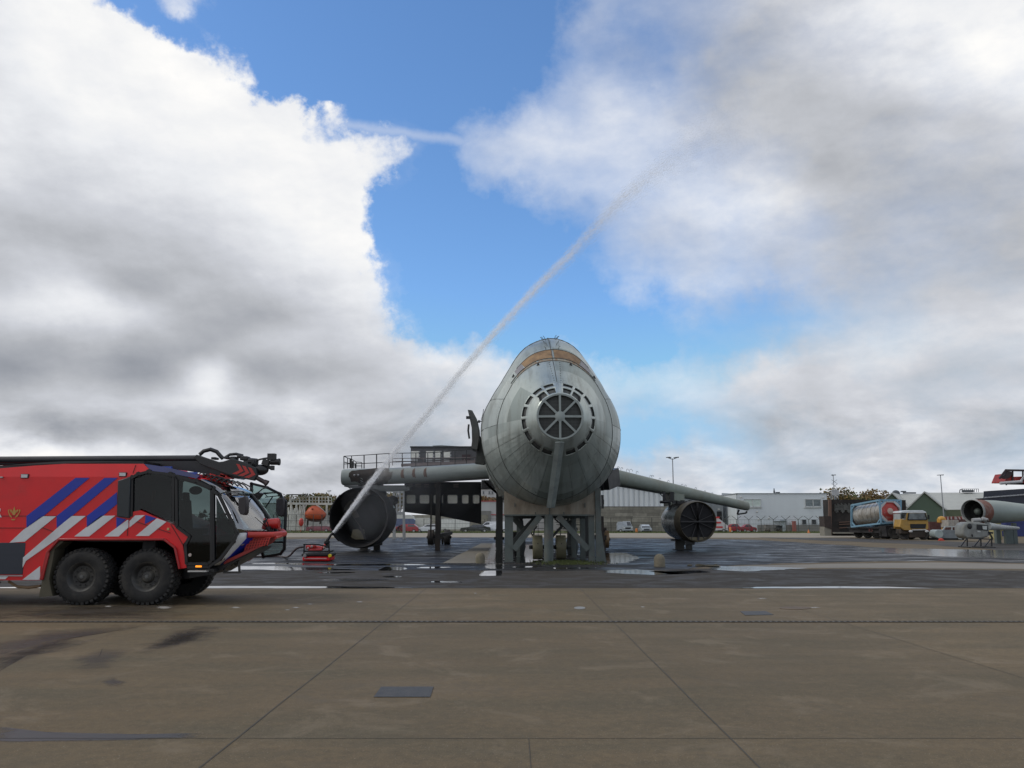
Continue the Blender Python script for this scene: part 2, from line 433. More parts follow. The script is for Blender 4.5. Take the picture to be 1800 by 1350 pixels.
# dry concrete slabs beyond
M_dry = mat('dry_concrete', (.30, .27, .22), .9, var=.12, scale=.25, dirt=(.2, .18, .15), dirt_amt=.4, dirt_scale=.05, spec=.2)
sheet('far_concrete', gp((-900, 946.5), (-900, 936.2), (2800, 936.2), (2800, 943), (1600, 943.2), (1430, 945), (1200, 945), (700, 944)), M_dry, .004)
sheet('near_dry_band', rough_edge(gp((1290, 995), (1480, 991), (1640, 989), (1800, 992), (2300, 996), (2300, 1003), (1800, 1000.5), (1500, 998.5), (1300, 999)), .5, .06, 4), mat('dry_concrete2', (.20, .18, .15), .8, var=.15, scale=.5), .0085)
sheet('concrete_patch', gp((778, 990), (846, 955), (866, 955), (864, 990)), mat('patch_concrete', (.20, .18, .145), .8, var=.15), .009)
# grass verge along the fence
def grass_mat():
    return mat('grass', (.085, .115, .035), .9, var=.45, scale=1.5, dirt=(.13, .11, .055), dirt_amt=.5, dirt_scale=.3)
sheet('grass_verge', gp((-900, 936.4), (1470, 937.2), (1470, 933.5), (-900, 933.2)), grass_mat(), .012)
gb = MB(); gr = random.Random(3)
for i in range(9000):
    x = gr.uniform(-45, 60); y = gr.uniform(143, 152)
    h = gr.uniform(.12, .32); w = gr.uniform(.05, .12); a = gr.random()*3
    gb.add([(x-w*math.cos(a), y-w*math.sin(a), 0), (x+w*math.cos(a), y+w*math.sin(a), 0), (x+gr.uniform(-.1, .1), y, h)], [(0, 1, 2)])
o = gb.build('grass', grass_mat(), smooth=False); tag(o, 'strip of rough green grass along the foot of the fence', 'grass'); struct(o, 'stuff')
# puddles: still water films with ragged outlines
def puddle(px, seed, z=.0095, amp=.10, m=None):
    return sheet('puddle', rough_edge(gp(*px), .18, amp, seed, 2.2), m or M_film, z)
M_mirror = mat('still_water', (.012, .013, .014), .03, var=.2, spec=.9)
puddle([(150, 1031), (420, 1030.5), (640, 1031.5), (742, 1034.0), (640, 1034.5), (250, 1034.5), (-100, 1034)], 1, amp=.03, m=M_mirror)
puddle([(1282, 1034.5), (1330, 1032.2), (1480, 1031.2), (1560, 1031.8), (1642, 1034.6)], 2, amp=.03, m=M_mirror)
def blob(cx, cy, rx, ry, seed, m=None, lob=.28):
    r = random.Random(seed); ph = [r.random()*6.3 for _ in range(7)]; pts = []
    for k in range(70):
        a = 2*math.pi*k/70; q = 1+sum(lob/(h+1)*math.sin((h+2)*a+ph[h]) for h in range(7))*.75
        pts.append((cx+rx*math.cos(a)*q, cy+ry*math.sin(a)*q))
    return sheet('puddle', gp(*pts), m or M_mirror, .0095+seed*2e-4)
for i, q in enumerate([(468, 999, 62, 4.0), (560, 1000.5, 50, 2.3), (620, 993, 85, 1.6), (500, 991, 50, 1.2), (700, 992.5, 60, 1.2), (400, 1003, 30, 1.6), (690, 1000, 20, 4), (690, 1014, 13, 1.5), (590, 1007, 30, 1.0), (760, 998, 28, 1.2), (1010, 999, 40, 1.2), (920, 997, 24, 1.0)]): blob(*q, i+1)
puddle([(845, 1004), (882, 1003), (882, 1012), (843, 1013)], 7, amp=.02, m=M_mirror)
puddle([(866, 955), (884, 954), (884, 1000), (858, 1000), (852, 992)], 8, m=M_mirror)
puddle([(905, 958), (952, 957), (950, 988), (903, 990)], 9, m=M_mirror)
puddle([(1062, 972), (1100, 972), (1125, 981), (1100, 990), (1062, 992)], 10, m=M_mirror)
puddle([(1060, 1003), (1120, 1001), (1165, 1004), (1220, 1008), (1150, 1011), (1068, 1007)], 11, m=M_mirror)
puddle([(1140, 1004.5), (1230, 1003), (1250, 1006), (1180, 1010)], 12, amp=.05, m=M_mirror)
puddle([(1245, 995), (1330, 996), (1420, 999), (1310, 1005), (1255, 1002)], 13, m=M_film)
puddle([(1500, 962), (1640, 965), (1800, 968), (2000, 973), (2000, 984), (1800, 982), (1640, 978), (1560, 972)], 14, m=M_film)
blob(785, 1023.5, 26, 1.6, 14)
blob(620, 1020, 45, 2.2, 16, M_film)
# joints between the cast slabs: narrow grooves filled with dark sealant
M_joint = mat('joint_sealant', (.055, .047, .036), .8, var=.3)
jb = MB()
for X in (-17.15, -12.33, -7.51, -2.69, 2.13, 6.9, 11.8, 16.6):
    wj = .017 if X in (-2.69, 2.13) else .009
    pts = [V(X+math.sin(y*1.7)*.004, y, 0) for y in np.linspace(-2, Y0, 40)]
    jb.add([p+V(-wj/2, 0, .004) for p in pts]+[p+V(wj/2, 0, .004) for p in pts], [(i, 40+i, 41+i, i+1) for i in range(39)])
for Y in (8.54,):
    jb.add([(-20, Y-.005, .0045), (20, Y-.005, .0045), (20, Y+.005, .0045), (-20, Y+.005, .0045)], [(0, 1, 2, 3)])
jb.add([(.16, 0, .005), (.166, 0, .005), (.166, 8.53, .005), (.16, 8.53, .005)], [(0, 1, 2, 3)])
struct(jb.build('paving_joints', M_joint, smooth=False))
# slotted drains
def drain(x0, x1, Y, w, name_label, pitch=.12):
    t = thing('drain_channel', name_label, 'drain', ((x0+x1)/2, Y, 0))
    b = MB(); b.add([(x0, Y-w/2, .006), (x1, Y-w/2, .006), (x1, Y+w/2, .006), (x0, Y+w/2, .006)], [(0, 1, 2, 3)]); b.build('channel', mat('drain_dark', (.012, .011, .01), .8), t, smooth=False)
    b = MB(); n = int((x1-x0)/pitch)
    for i in range(n):
        x = x0+pitch*i; b.mm((x, Y-w/2+.02, .0065), (x+pitch*.42, Y+w/2-.02, .014))
    b.mm((x0, Y-w/2, .0065), (x1, Y-w/2+.018, .016)); b.mm((x0, Y+w/2-.018, .0065), (x1, Y+w/2, .016))
    b.build('grating', mat('drain_iron', (.085, .075, .062), .6, var=.3), t, smooth=False)
drain(-30, 30, 17.95, .17, 'long slotted drain channel running across the near brown concrete')
drain(G(700, 991).x, G(1075, 991).x, G(900, 991.5).y, .3, 'slotted drain channel under the front supports of the aircraft', .16)
def cover(px, label, m, cat='manhole cover', z=.007, name='manhole_cover'):
    b = MB(); pts = gp(*px); b.prism([(p.x, p.y, .002) for p in pts], (0, 0, z)); o = b.build(name, m, smooth=False)
    return tag(o, label, cat)
Mcast = mat('cast_iron', (.055, .055, .056), .65, var=.4, scale=9, bump=.6)
cover([(657, 1226), (756, 1226), (762, 1208), (670, 1208)], 'dark rectangular iron cover set in the near concrete', Mcast)
cover([(1310, 1082), (1360, 1081), (1346, 1074.5), (1301, 1075)], 'small dark rectangular cover beyond the right part of the long drain', Mcast)
cover([(1398+28*math.cos(a), 1069+2.6*math.sin(a)) for a in np.linspace(0, 2*math.pi, 20, False)], 'round brown manhole cover beyond the drain on the right', mat('rusty_cover', (.12, .085, .055), .8, var=.3))
cover([(1019+10*math.cos(a), 1069+2.2*math.sin(a)) for a in np.linspace(0, 2*math.pi, 16, False)], 'small pale round cap in the concrete below the aircraft nose', mat('pale_cap', (.24, .24, .23), .5), 'cap', name='ground_cap')
# stains of spilled water and painted truck shade on the near concrete (each with an outline of its own)
def stain_shade_mat(name, c, a, rough, soft=.75):
    m = bpy.data.materials.new(name); m.use_nodes = True; T = NT(m.node_tree); p = T.n['Principled BSDF']
    t = T.node('ShaderNodeTexCoord').outputs['Object']; n = T.noise(T.vec('MULTIPLY', t, (.6, 1.4, 1)), 2.2, 6, .65)
    p.inputs['Base Color'].default_value = col4(c); p.inputs['Roughness'].default_value = rough
    at = T.node('ShaderNodeAttribute'); at.attribute_name = 'edge'
    T.put(p.inputs['Alpha'], T.math('MULTIPLY', T.mapr(T.math('ADD', at.outputs['Fac'], T.math('MULTIPLY', T.math('SUBTRACT', n, .5), .9)), .04, soft, 0, 1, True), a))
    return m
def stain_or_shade(px, seed, m, z=.0022, amp=.06):
    pts = rough_edge(gp(*px), .15, amp, seed, 2.5); n = len(pts)
    c = sum(pts, V(0, 0, 0))/n
    vs = []; at = []; fs = []
    for k, t in enumerate((0, .35, .6, .8, 1)):
        for p in pts: q = c.lerp(p, t) if k else c; vs.append((q.x, q.y, z)); at.append(1-t)
    for k in range(4):
        for j in range(n): fs.append((k*n+j, k*n+(j+1) % n, (k+1)*n+(j+1) % n, (k+1)*n+j))
    me = bpy.data.meshes.new('water_stain_or_shade'); me.from_pydata(vs, [], fs); me.materials.append(m)
    a = me.attributes.new('edge', 'FLOAT', 'POINT'); a.data.foreach_set('value', at)
    o = bpy.data.objects.new('water_stain_or_shade', me); COL.objects.link(o); return struct(o)
MS1 = stain_shade_mat('damp_stain', (.050, .038, .028), .62, .5, .8); MS2 = stain_shade_mat('faint_stain', (.062, .047, .033), .55, .6, .9); MS3 = stain_shade_mat('wet_stain', (.052, .050, .052), .8, .45, .4)
MS4 = stain_shade_mat('pale_scuff', (.42, .40, .37), .75, .7)
stain_or_shade([(-90, 1190), (-60, 1135), (90, 1103), (230, 1094), (285, 1095), (165, 1115), (130, 1135), (60, 1160), (0, 1180)], 3, MS1)
stain_or_shade([(220, 1150), (300, 1110), (350, 1095), (405, 1098), (360, 1120), (290, 1150), (230, 1160)], 4, MS1)
stain_or_shade([(110, 1160), (180, 1135), (235, 1140), (220, 1165), (190, 1182), (130, 1185)], 5, MS2)
stain_or_shade([(170, 1198), (200, 1190), (230, 1198), (225, 1207), (190, 1209)], 6, MS1)
stain_or_shade([(-30, 1274), (60, 1285), (200, 1289), (300, 1290), (370, 1288), (390, 1296), (300, 1301), (100, 1306), (-60, 1306)], 7, MS3, amp=.004)
stain_or_shade([(-150, 1094), (120, 1060), (400, 1056), (330, 1080), (120, 1090)], 8, stain_shade_mat('truck_contact_shade', (.05, .04, .03), .75, .6))  # contact shadow of the truck, painted as a dark brown patch
stain_or_shade([(-40, 1200), (0, 1165), (60, 1150), (150, 1140), (200, 1120), (120, 1120), (40, 1140), (-60, 1165)], 31, MS2)
stain_or_shade([(230, 1135), (330, 1108), (420, 1102), (380, 1125), (300, 1140), (240, 1152)], 32, MS2)
stain_or_shade([(0, 1078), (260, 1072), (420, 1078), (330, 1092), (100, 1093), (0, 1092)], 33, MS2)
stain_or_shade([(318, 1050), (345, 1047), (360, 1052), (330, 1056)], 15, MS1, amp=.01)
stain_or_shade([(-700, 1130), (-300, 1050), (250, 1048), (420, 1052), (200, 1075), (0, 1094)], 18, MS2, amp=.05)
for i, q in enumerate([(288, 1068, 18, 3.5), (190, 1066, 9, 1.8), (415, 1068, 12, 2), (520, 1068, 9, 1.3), (505, 1072, 8, 1), (545, 1062, 8, 1), (632, 1058, 8, 1), (835, 1043, 4, .8), (1430, 1068, 14, 1), (1340, 1052, 12, .9), (1130, 1067, 6, 1)]):
    stain_or_shade([(q[0]+q[2]*math.cos(a), q[1]+q[3]*math.sin(a)) for a in np.linspace(0, 2*math.pi, 12, False)], 20+i, MS4, amp=.02, z=.003)
# bollards
def bollard(px, py, w, label):
    c = G(px, py); r = w/2*c.y/F
    b = MB(); h = 1.15*w*c.y/F
    b.lathe(c, (0, 0, 1), [(0, r), (h*.55, r), (h*.72, r*.93), (h*.86, r*.72), (h*.96, r*.38), (h, 0.001)], 24)
    return tag(b.build('concrete_bollard', mat('bollard_concrete', (.19, .165, .12), .85, var=.25, dirt=(.10, .10, .06), dirt_amt=.5, dirt_scale=2), smooth=True), label, 'bollard', 'domed concrete bollards in front of the aircraft')
bollard(844, 990, 16, 'domed concrete bollard left of the nose supports')
bollard(1159.5, 996, 19, 'domed concrete bollard standing alone right of the nose supports')
# scrap of debris beside the right bollard
b = MB(); c = G(1236, 996)
for k in range(9):
    q = c + V(rnd.uniform(-.6, .6), rnd.uniform(-.2, .3), .04); b.ell(q, (rnd.uniform(.1, .3), rnd.uniform(.08, .2), rnd.uniform(.04, .09)), 7, 4, jit=.4)
tag(b.build('mud_heap', M_mud), 'low muddy heap of debris on the wet pad right of the bollard', 'debris')
# moss growing under the front of the supports
b = MB()
for i in range(900):
    q = G(rnd.gauss(1000, 26), rnd.uniform(986, 993)); h = rnd.uniform(.03, .12)
    b.add([q+V(-.03, 0, 0), q+V(.03, 0, 0), q+V(rnd.uniform(-.04, .04), rnd.uniform(-.04, .04), h)], [(0, 1, 2)])
o = b.build('moss', mat('moss', (.07, .085, .025), .9, var=.4), smooth=False); tag(o, 'moss and weeds at the feet of the nose supports', 'moss'); struct(o, 'stuff')
# ============================================================ FIRE TRUCK
YN, YF = 21.4, 24.4           # near and far side planes
T0 = G(-60, 1060)
truck = thing('fire_truck', 'large red airport fire truck with blue and white diagonal stripes and black glazed cab', 'fire truck', (-14, 22.9, 0))
def S(px, py, Y=YN): return U(px, py, Y)
def poly(*pts, Y=YN): return [U(x, y, Y) for x, y in pts]
def side_plate(name, pts, m, parent, Y=YN, proud=.004, th=.01):
    b = MB(); P = [U(x, y, Y) + V(0, -proud-th, 0) for x, y in pts]; b.prism(P, (0, th, 0)); return b.build(name, m, parent, smooth=False)
ZB = S(100, 838).z           # the body leans inwards above this line
def lean(p):                # move a side point onto the leaning upper part
    return p + V(0, max(0, p.z-ZB)*.20, 0)
# main body: one hull, its skin following the wheel arches
hull_out = [(-330, 823), (0, 823), (60, 818), (110, 815), (250, 815), (262, 826), (232, 838), (231, 900), (247, 897), (303, 922), (333, 942), (321, 958), (328, 998), (316, 1000), (309, 963), (290, 948), (222, 948), (216, 950), (100, 948), (84, 970), (72, 1020), (-60, 1020), (-72, 970), (-90, 948), (-250, 948), (-262, 970), (-275, 1015), (-330, 1012)]
P = [S(*p) for p in hull_out]
hull = MB(); n = len(P)
nearp = [lean(p) for p in P]; farp = [V(p.x, YN+YF-lean(p).y, p.z) for p in P]
hull.add(nearp+farp, [tuple(range(n)), tuple(range(2*n-1, n-1, -1))] + [(i, (i+1) % n, n+(i+1) % n, n+i) for i in range(n)])
body = hull.build('body', M_red, truck, smooth=False)
bm = bmesh.new(); bm.from_mesh(body.data)
bmesh.ops.bisect_plane(bm, geom=bm.verts[:]+bm.edges[:]+bm.faces[:], plane_co=(0, 0, ZB), plane_no=(0, 0, 1))
for v in bm.verts:
    if abs(v.co.z-ZB) < 1e-4:
        yw = v.co.y+truck.location.y
        if abs(yw-YN) < .6: v.co.y = YN-truck.location.y
        if abs(yw-YF) < .6: v.co.y = YF-truck.location.y
bmesh.ops.triangulate(bm, faces=[f for f in bm.faces if len(f.verts) > 4])
bm.to_mesh(body.data); bm.free()
# inner wheel housing and chassis
b = MB(); b.mm((S(-320, 1000).x, YN+.6, .62), (S(318, 1000).x, YF-.6, 1.55)); b.mm((S(318, 1000).x, YN+.6, .95), (S(372, 1000).x, YF-1.2, 1.45)); b.build('chassis', M_black, truck)
b = MB(); b.mm((S(95, 1000).x, YN+.6, .9), (S(318, 1000).x, YN+.7, S(200, 947).z-.01)); b.build('wheel_housing', M_black, truck)
# stripes (applied film)
def cut(px, top, dy):  # helper: slanted band running down to the left
    return px
def stripe(pts, m): return side_plate('stripe', pts, m, body, YN)
bt, bb = 838.5, 907
for (xa, xb), (la, lb), kink in (((133, 158), (47, 77), 47), ((184, 207), (100, 127), 100)):
    stripe([(xa, 840), (xb, 840), (lb, 907), (la, 928), (la, 907)], M_blue)
stripe([(206, 865), (206, 886), (181, 907), (153, 927), (153, 907)], M_blue)
stripe([(205, 909), (222, 913), (205, 928)], M_blue)
stripe([(74, 907.5), (99, 907.5), (44, 952), (17, 954), (42, 931)], M_white)
stripe([(126, 907), (151, 907), (104, 945), (46, 986), (40, 998), (41, 980), (100, 929)], M_white)
stripe([(178, 906.5), (203, 906.5), (157, 943), (131, 943)], M_white)
stripe([(224, 914), (226, 914), (226, 927), (209, 943), (184, 943)], M_white)
stripe([(228, 916), (238, 906), (255, 905.5), (228, 927)], M_white)
stripe([(256, 905), (275, 911), (255, 921)], M_blue)
stripe([(276, 911), (293, 917), (262, 942), (239, 942)], M_white)
stripe([(71, 995), (71, 1019), (40, 1019)], M_white)
for pts in ([(-60, 1013), (15, 1013), (10, 1018), (-60, 1018)],): stripe(pts, M_white)
# panel gaps, handles and hatch lines on the flank
b = MB()
def line(b, a, c, w=.012, Y=YN, off=.006):
    p, q = S(*a, Y), S(*c, Y)
    p, q = lean(p), lean(q)
    b.bar(p+V(0, -off, 0), q+V(0, -off, 0), .012, w)
for a, c in (((0, 907), (231, 907)), ((0, 928), (76, 928)), ((49, 928), (49, 943)), ((226, 913), (224, 942)), ((237, 817), (233, 832)), ((228, 913), (300, 937)), ((76, 928), (109, 940)), ((109, 940), (84, 944)), ((300, 921), (322, 958)), ((33, 942), (50, 942)), ((53, 937), (62, 937))):
    line(b, a, c)
b.build('panel_seam', M_black, body)
b = MB(); b.mm(S(-300, 954)+V(0, -.012, 0), S(40, 1010)+V(0, .02, 0)); b.build('roller_shutter', mat('shutter', (.022, .028, .042), .4, var=.1, stretch=(.1, 1, 6)), truck, bevel=.01)
b = MB(); b.mm(S(-300, 1011)+V(0, -.02, 0), S(40, 1013)+V(0, .02, 0)); b.build('sill_rail', M_steel, truck)
b = MB(); q = [lean(S(*p))+V(0, .03, 0) for p in ((-330, 824), (0, 824), (60, 819), (110, 816), (250, 816))]; q2 = [p+V(0, 0, .085) for p in q]
b.prism(q+q2[::-1], (0, 1.0, 0)); b.build('roof_glare_cover', M_black, truck, smooth=False)  # dark box added over the body top to hide its sky reflection
# scene lights on the flank
for x, y in ((44, 837), (216, 834), (-150, 837)):
    p = lean(S(x, y)); b = MB(); b.box(p, (.2, .06, .11), 0); f = b.build('side_light', M_black, truck, bevel=.012)
    b = MB(); b.box(p+V(0, -.035, 0), (.16, .01, .08)); b.build('lens', mat('lens', (.55, .55, .56), .3), f)
b = MB(); p = lean(S(4, 839)); b.box(p+V(0, -.03, 0), (.08, .05, .03)); b.build('door_catch', M_steel, truck)
# lettering: only its last letter is in view; and a gold flame badge
cu = bpy.data.curves.new('lettering', 'FONT'); cu.body = 'R'; cu.size = .36; cu.offset = .006; cu.extrude = .003
to = bpy.data.objects.new('lettering_tmp', cu); COL.objects.link(to)
bpy.context.view_layer.update(); me = bpy.data.meshes.new_from_object(to); COL.objects.unlink(to); bpy.data.objects.remove(to)
lt = bpy.data.objects.new('lettering', me); COL.objects.link(lt); me.materials.clear(); me.materials.append(M_white)
lt.parent = body; lt.location = S(-12, 909)+V(0, -.012, 0)-truck.location; lt.rotation_euler = (math.pi/2, 0, 0)
b = MB(); e0 = S(25, 902)
def flat(pts, b=b, off=.014):
    b.prism([e0+V(x, -off, z) for x, z in pts], (0, .006, 0))
flat([(-.02, -.05), (-.06, .02), (-.03, .07), (-.02, .12), (0, .17), (.015, .10), (.05, .05), (.05, 0), (.02, -.05)])
for s in (-1, 1):
    flat([(s*.04, -.12), (s*.10, -.08), (s*.15, .02), (s*.16, .08), (s*.12, .10), (s*.13, .03), (s*.09, -.04), (s*.05, -.08)])
    flat([(s*.07, .0), (s*.11, .07), (s*.08, .10), (s*.05, .06)])
flat([(-.06, -.15), (.06, -.15), (.03, -.18), (-.03, -.18)])
b.build('emblem', M_gold, body, smooth=False)
# wheels ------------------------------------------------------
def make_wheel(cx, yface, out):
    r = .70; w = .56; c = V(cx, yface, r)
    t = MB(); d = out
    prof = [(0.02, .36), (0.0, .42), (-.015, .50), (0, .60), (.04, .655), (.10, .685), (.20, .70), (w-.20, .70), (w-.10, .685), (w-.04, .655), (w, .58), (w-.02, .36)]
    t.lathe(c, (0, d, 0), prof, 48)
    for k in range(34):       # shoulder and centre lugs
        a = 2*math.pi*k/34
        for j, (yy, da, ww) in enumerate(((.07, 0, .12), (.22, .09, .13), (w-.22, 0, .13), (w-.07, .09, .12))):
            aa = a+da; q = c+V(math.cos(aa)*.688, d*yy, math.sin(aa)*.688) if yy > .1 and yy < w-.1 else c+V(math.cos(aa)*.664, d*yy, math.sin(aa)*.664)
            t.box(q, (.06, ww, .075), 0, Matrix.Rotation(-aa, 3, 'Y') @ Matrix.Rotation(.35*(1 if j % 2 else -1), 3, 'X'))
    wh = t.build('wheel', M_rubber, truck)
    m = MB(); m.lathe(c, (0, d, 0), [(.015, .37), (.03, .34), (.09, .30), (.13, .27), (.14, .17), (.10, .15), (.06, .12), (.05, .05), (.045, .001)], 28)
    for k in range(10):
        a = 2*math.pi*k/10; m.tube([c+V(math.cos(a)*.215, d*.13, math.sin(a)*.215), c+V(math.cos(a)*.215, d*.09, math.sin(a)*.215)], .017, 6)
    m.build('rim', mat('dirty_rim', (.03, .029, .027), .55, var=.4, dirt=(.10, .09, .07), dirt_amt=.5, dirt_scale=4), wh)
    m = MB(); m.lathe(c, (0, d, 0), [(.05, .05), (.035, .045), (.03, .001)], 12); m.build('hub_cap', mat('hub_dull', (.10, .10, .095), .6), wh)
wx = [S(142.5, 1013).x, S(257, 1013).x]; wx += [S(-165, 1013).x]
for x in wx:
    make_wheel(x, YN-.02, 1); make_wheel(x, YF+.02, -1)
b = MB()
for x in wx: b.tube([(x, YN+.3, .7), (x, YF-.3, .7)], .14, 10); b.ell((x, 22.9, .7), .3, 12, 8)
b.build('axle', M_black, truck)
# mud flap and wheel arch liner
b = MB(); b.prism([S(68, 1050), S(92, 1048), S(86, 1018), S(96, 965), S(112, 952), S(98, 949), S(84, 970), S(74, 1020)], (0, .5, 0)); b.build('mud_flap', M_mud, truck)
b = MB(); b.tube([S(15, 1022, YN+.15), S(30, 1031, YN+.15), S(50, 1033, YN+.15), S(72, 1030, YN+.15)], .035, 8); b.build('hanging_hose', mat('tan_hose', (.2, .13, .07), .7), truck)
b = MB()
for pts in ([(105, 948), (290, 948)], [(290, 948), (309, 963)], [(309, 963), (317, 1000)], [(105, 948), (86, 970)], [(86, 970), (74, 1019)]):
    b.bar(S(*pts[0])+V(0, -.03, 0), S(*pts[1])+V(0, -.03, 0), .09, .05)
b.build('arch_lip', mat('arch_red', (.34, .012, .014), .35, var=.15, coat=.3), truck, bevel=.01)
# dark air intake box behind the cab
b = MB(); b.prism([p+V(0, -.07, 0) for p in poly((209, 845), (231, 838), (229, 911), (207, 908))], (0, .3, 0)); b.build('intake_box', mat('intake', (.022, .028, .032), .5), truck, bevel=.02)
# cab ---------------------------------------------------------
roof = [(226, 842), (244, 831), (262, 826), (300, 831), (345, 842), (372, 854), (386, 866)]
front = [(386, 866), (416, 936), (412, 950)]
low = [(412, 950), (388, 984), (368, 998), (327, 998)]
cab = MB()
def strip(b, prof, th, y0, y1, m=0):
    Pn = [U(x, y, YN) for x, y in prof]
    for i in range(len(Pn)-1):
        a, c = Pn[i], Pn[i+1]; d = (c-a).normalized(); nrm = V(d.z, 0, -d.x)
        b.prism([V(a.x, y0, a.z), V(c.x, y0, c.z), V(c.x, y0, c.z)+nrm*th, V(a.x, y0, a.z)+nrm*th], (0, y1-y0, 0), m)
strip(cab, roof, .09, YN+.06, YF-.06)
strip(cab, [(412, 950), (388, 984), (368, 998), (327, 1000)], .10, YN+.06, YF-.06)
cab.build('cab_shell', M_black, truck)
b = MB(); strip(b, [(252, 818), (262, 826), (300, 832), (345, 843), (372, 854)], .04, YN+.9, YF-.9); 
b = MB(); b.mm(S(232, 838)+V(0, .1, 0), V(S(240, 0+900).x, YF-.1, S(232, 948).z)); b.build('cab_rear_wall', M_dgrey, truck)
def frame(name, pts, w, m, parent, Y=YN, close=True, d=.07):
    b = MB(); P = [U(x, y, Y) for x, y in pts]; k = len(P)
    for i in range(k if close else k-1): b.bar(P[i], P[(i+1) % k], d, w, up=(0, 1, 0)); b.tube([P[i]+V(0, -d/2, 0), P[i]+V(0, d/2, 0)], w/2, 8)
    return b.build(name, m, parent)
cab_frames = [('pillar', [(305, 834), (305, 917)], .09), ('pillar', [(375, 858), (376, 985)], .12), ('roof_rail', [(228, 843), (244, 834), (262, 829.5), (300, 834), (345, 846), (370, 857), (384, 870)], .15),
              ('windscreen_pillar', [(384, 868), (417, 937)], .09), ('windscreen_pillar', [(417, 937), (411, 952), (387, 983), (368, 996), (330, 997)], .10), ('pillar', [(233, 838), (232, 908)], .1)]
for nme, pts, w in cab_frames:
    for Y in (YN+.03, YF-.03): frame(nme, pts, w, M_black, truck, Y, False)
glass_polys = [('rear_cab_window', [(236, 842), (262, 832), (301, 837), (301, 917), (248, 894), (236, 905)]),
               ('quarter_window', [(380, 872), (414, 938), (408, 950), (386, 980), (380, 984)])]
for nme, pts in glass_polys:
    for Y in (YN+.035, YF-.035):
        b = MB(); b.prism(poly(*pts, Y=Y), (0, .012, 0)); b.build(nme, M_glassd, truck, smooth=False)
# near front door: frame, glass, lower panel
dr = frame('cab_door', [(310, 839), (345, 849), (372, 860), (372, 986), (366, 991), (328, 991), (326, 958), (334, 943), (311, 926)], .05, M_black, truck, YN-.01)
b = MB(); b.prism(poly((310, 839), (345, 849), (372, 860), (372, 990), (328, 990), (325, 958), (334, 943), (311, 924), Y=YN), (0, .012, 0)); b.build('door_glass', M_glassd, dr, smooth=False)
b = MB(); b.mm(S(330, 961)+V(0, .09, 0), S(371, 991)+V(0, .12, 0)); b.build('door_pocket', mat('door_in', (.03, .04, .04), .5), dr)
b = MB(); b.lathe(S(334, 975.5)+V(0, -.02, 0), (0, 1, 0), [(0, .001), (0, .04), (.04, .045)], 14); b.build('door_badge', mat('badge', (.5, .42, .38), .5), dr)
b = MB(); b.lathe(S(296, 930)+V(0, -.03, 0), (0, 1, 0), [(0, .001), (0, .03), (.03, .035)], 12); b.build('round_marker', mat('amb', (.5, .35, .15), .4), truck)
b = MB(); b.mm(S(345, 994)+V(0, -.05, 0), S(355, 997)+V(0, 0, 0)); b.build('indicator', emis('amber', (1, .3, .02), 1.2), truck)
b = MB(); b.mm(S(333, 1002.5)+V(0, -.12, 0), S(366, 1005)+V(0, .2, 0)); b.build('step', mat('alu', (.5, .5, .48), .4, metal=.5), truck)
b = MB(); b.mm(S(330, 1000)+V(0, .05, 0), S(375, 1006)+V(0, .3, 0)); b.bar(S(368, 1000, YN+.3), S(380, 1008, YN+.3), .1); b.build('step_bracket', M_black, truck)
# interior: seats, dash, steering wheel
for x, z0 in ((340, 985), (268, 975)):
    for Y in (YN+.55, YF-.55, 22.9):
        c = S(x, z0, Y); b = MB(); b.box(c+V(0, 0, .75), (.5, .5, .14)); b.box(c+V(-.26, 0, 1.15), (.14, .5, .8), 0, Matrix.Rotation(-.12, 3, 'Y')); b.box(c+V(-.3, 0, 1.65), (.1, .28, .2)); b.mm(c+V(-.2, -.2, .1), c+V(.15, .2, .7))
        b.build('seat', mat('seat_dark', (.03, .03, .033), .8), truck, bevel=.03)
b = MB(); b.prism([S(380, 944), S(408, 938), S(412, 950), S(390, 985)], (0, YF-YN-.3, 0)); b.v = [v+V(0, .15, 0) for v in b.v]; b.build('dashboard', mat('dash', (.02, .02, .02), .6), truck)
b = MB(); c = S(378, 925, YN+.7); b.tube([c+V(.08*math.cos(a)*.4+.0, .2*math.cos(a), .2*math.sin(a)) for a in np.linspace(0, 2*math.pi, 20)], .015, 6, caps=False); b.build('steering_wheel', M_black, truck)
b = MB(); c = S(270, 872, YN+.7); b.box(c, (.06, .06, .3)); b.build('orange_torch', M_orange, truck)
# windscreen: bowed in plan, between the two pillars
ws = MB(); NU, NVv = 16, 8
for j in range(NVv+1):
    t = j/NVv; x = lerp(386, 417, t); y = lerp(866, 937, t)
    for i in range(NU+1):
        s = i/NU; Y = lerp(YN+.05, YF-.05, s); p = U(x, y, YN); bul = .5*math.sin(math.pi*s)**.8*(.65+.5*t)
        top = -.0 if j else 0
        ws.v.append(V(p.x+bul+.05*math.sin(math.pi*t), Y, p.z))
ws.f = [[j*(NU+1)+i, j*(NU+1)+i+1, (j+1)*(NU+1)+i+1, (j+1)*(NU+1)+i] for j in range(NVv) for i in range(NU)]; ws.m = [0]*len(ws.f)
ws.build('windscreen', glass('screen_glass', (.40, .50, .52), .22), truck, solid=.012)
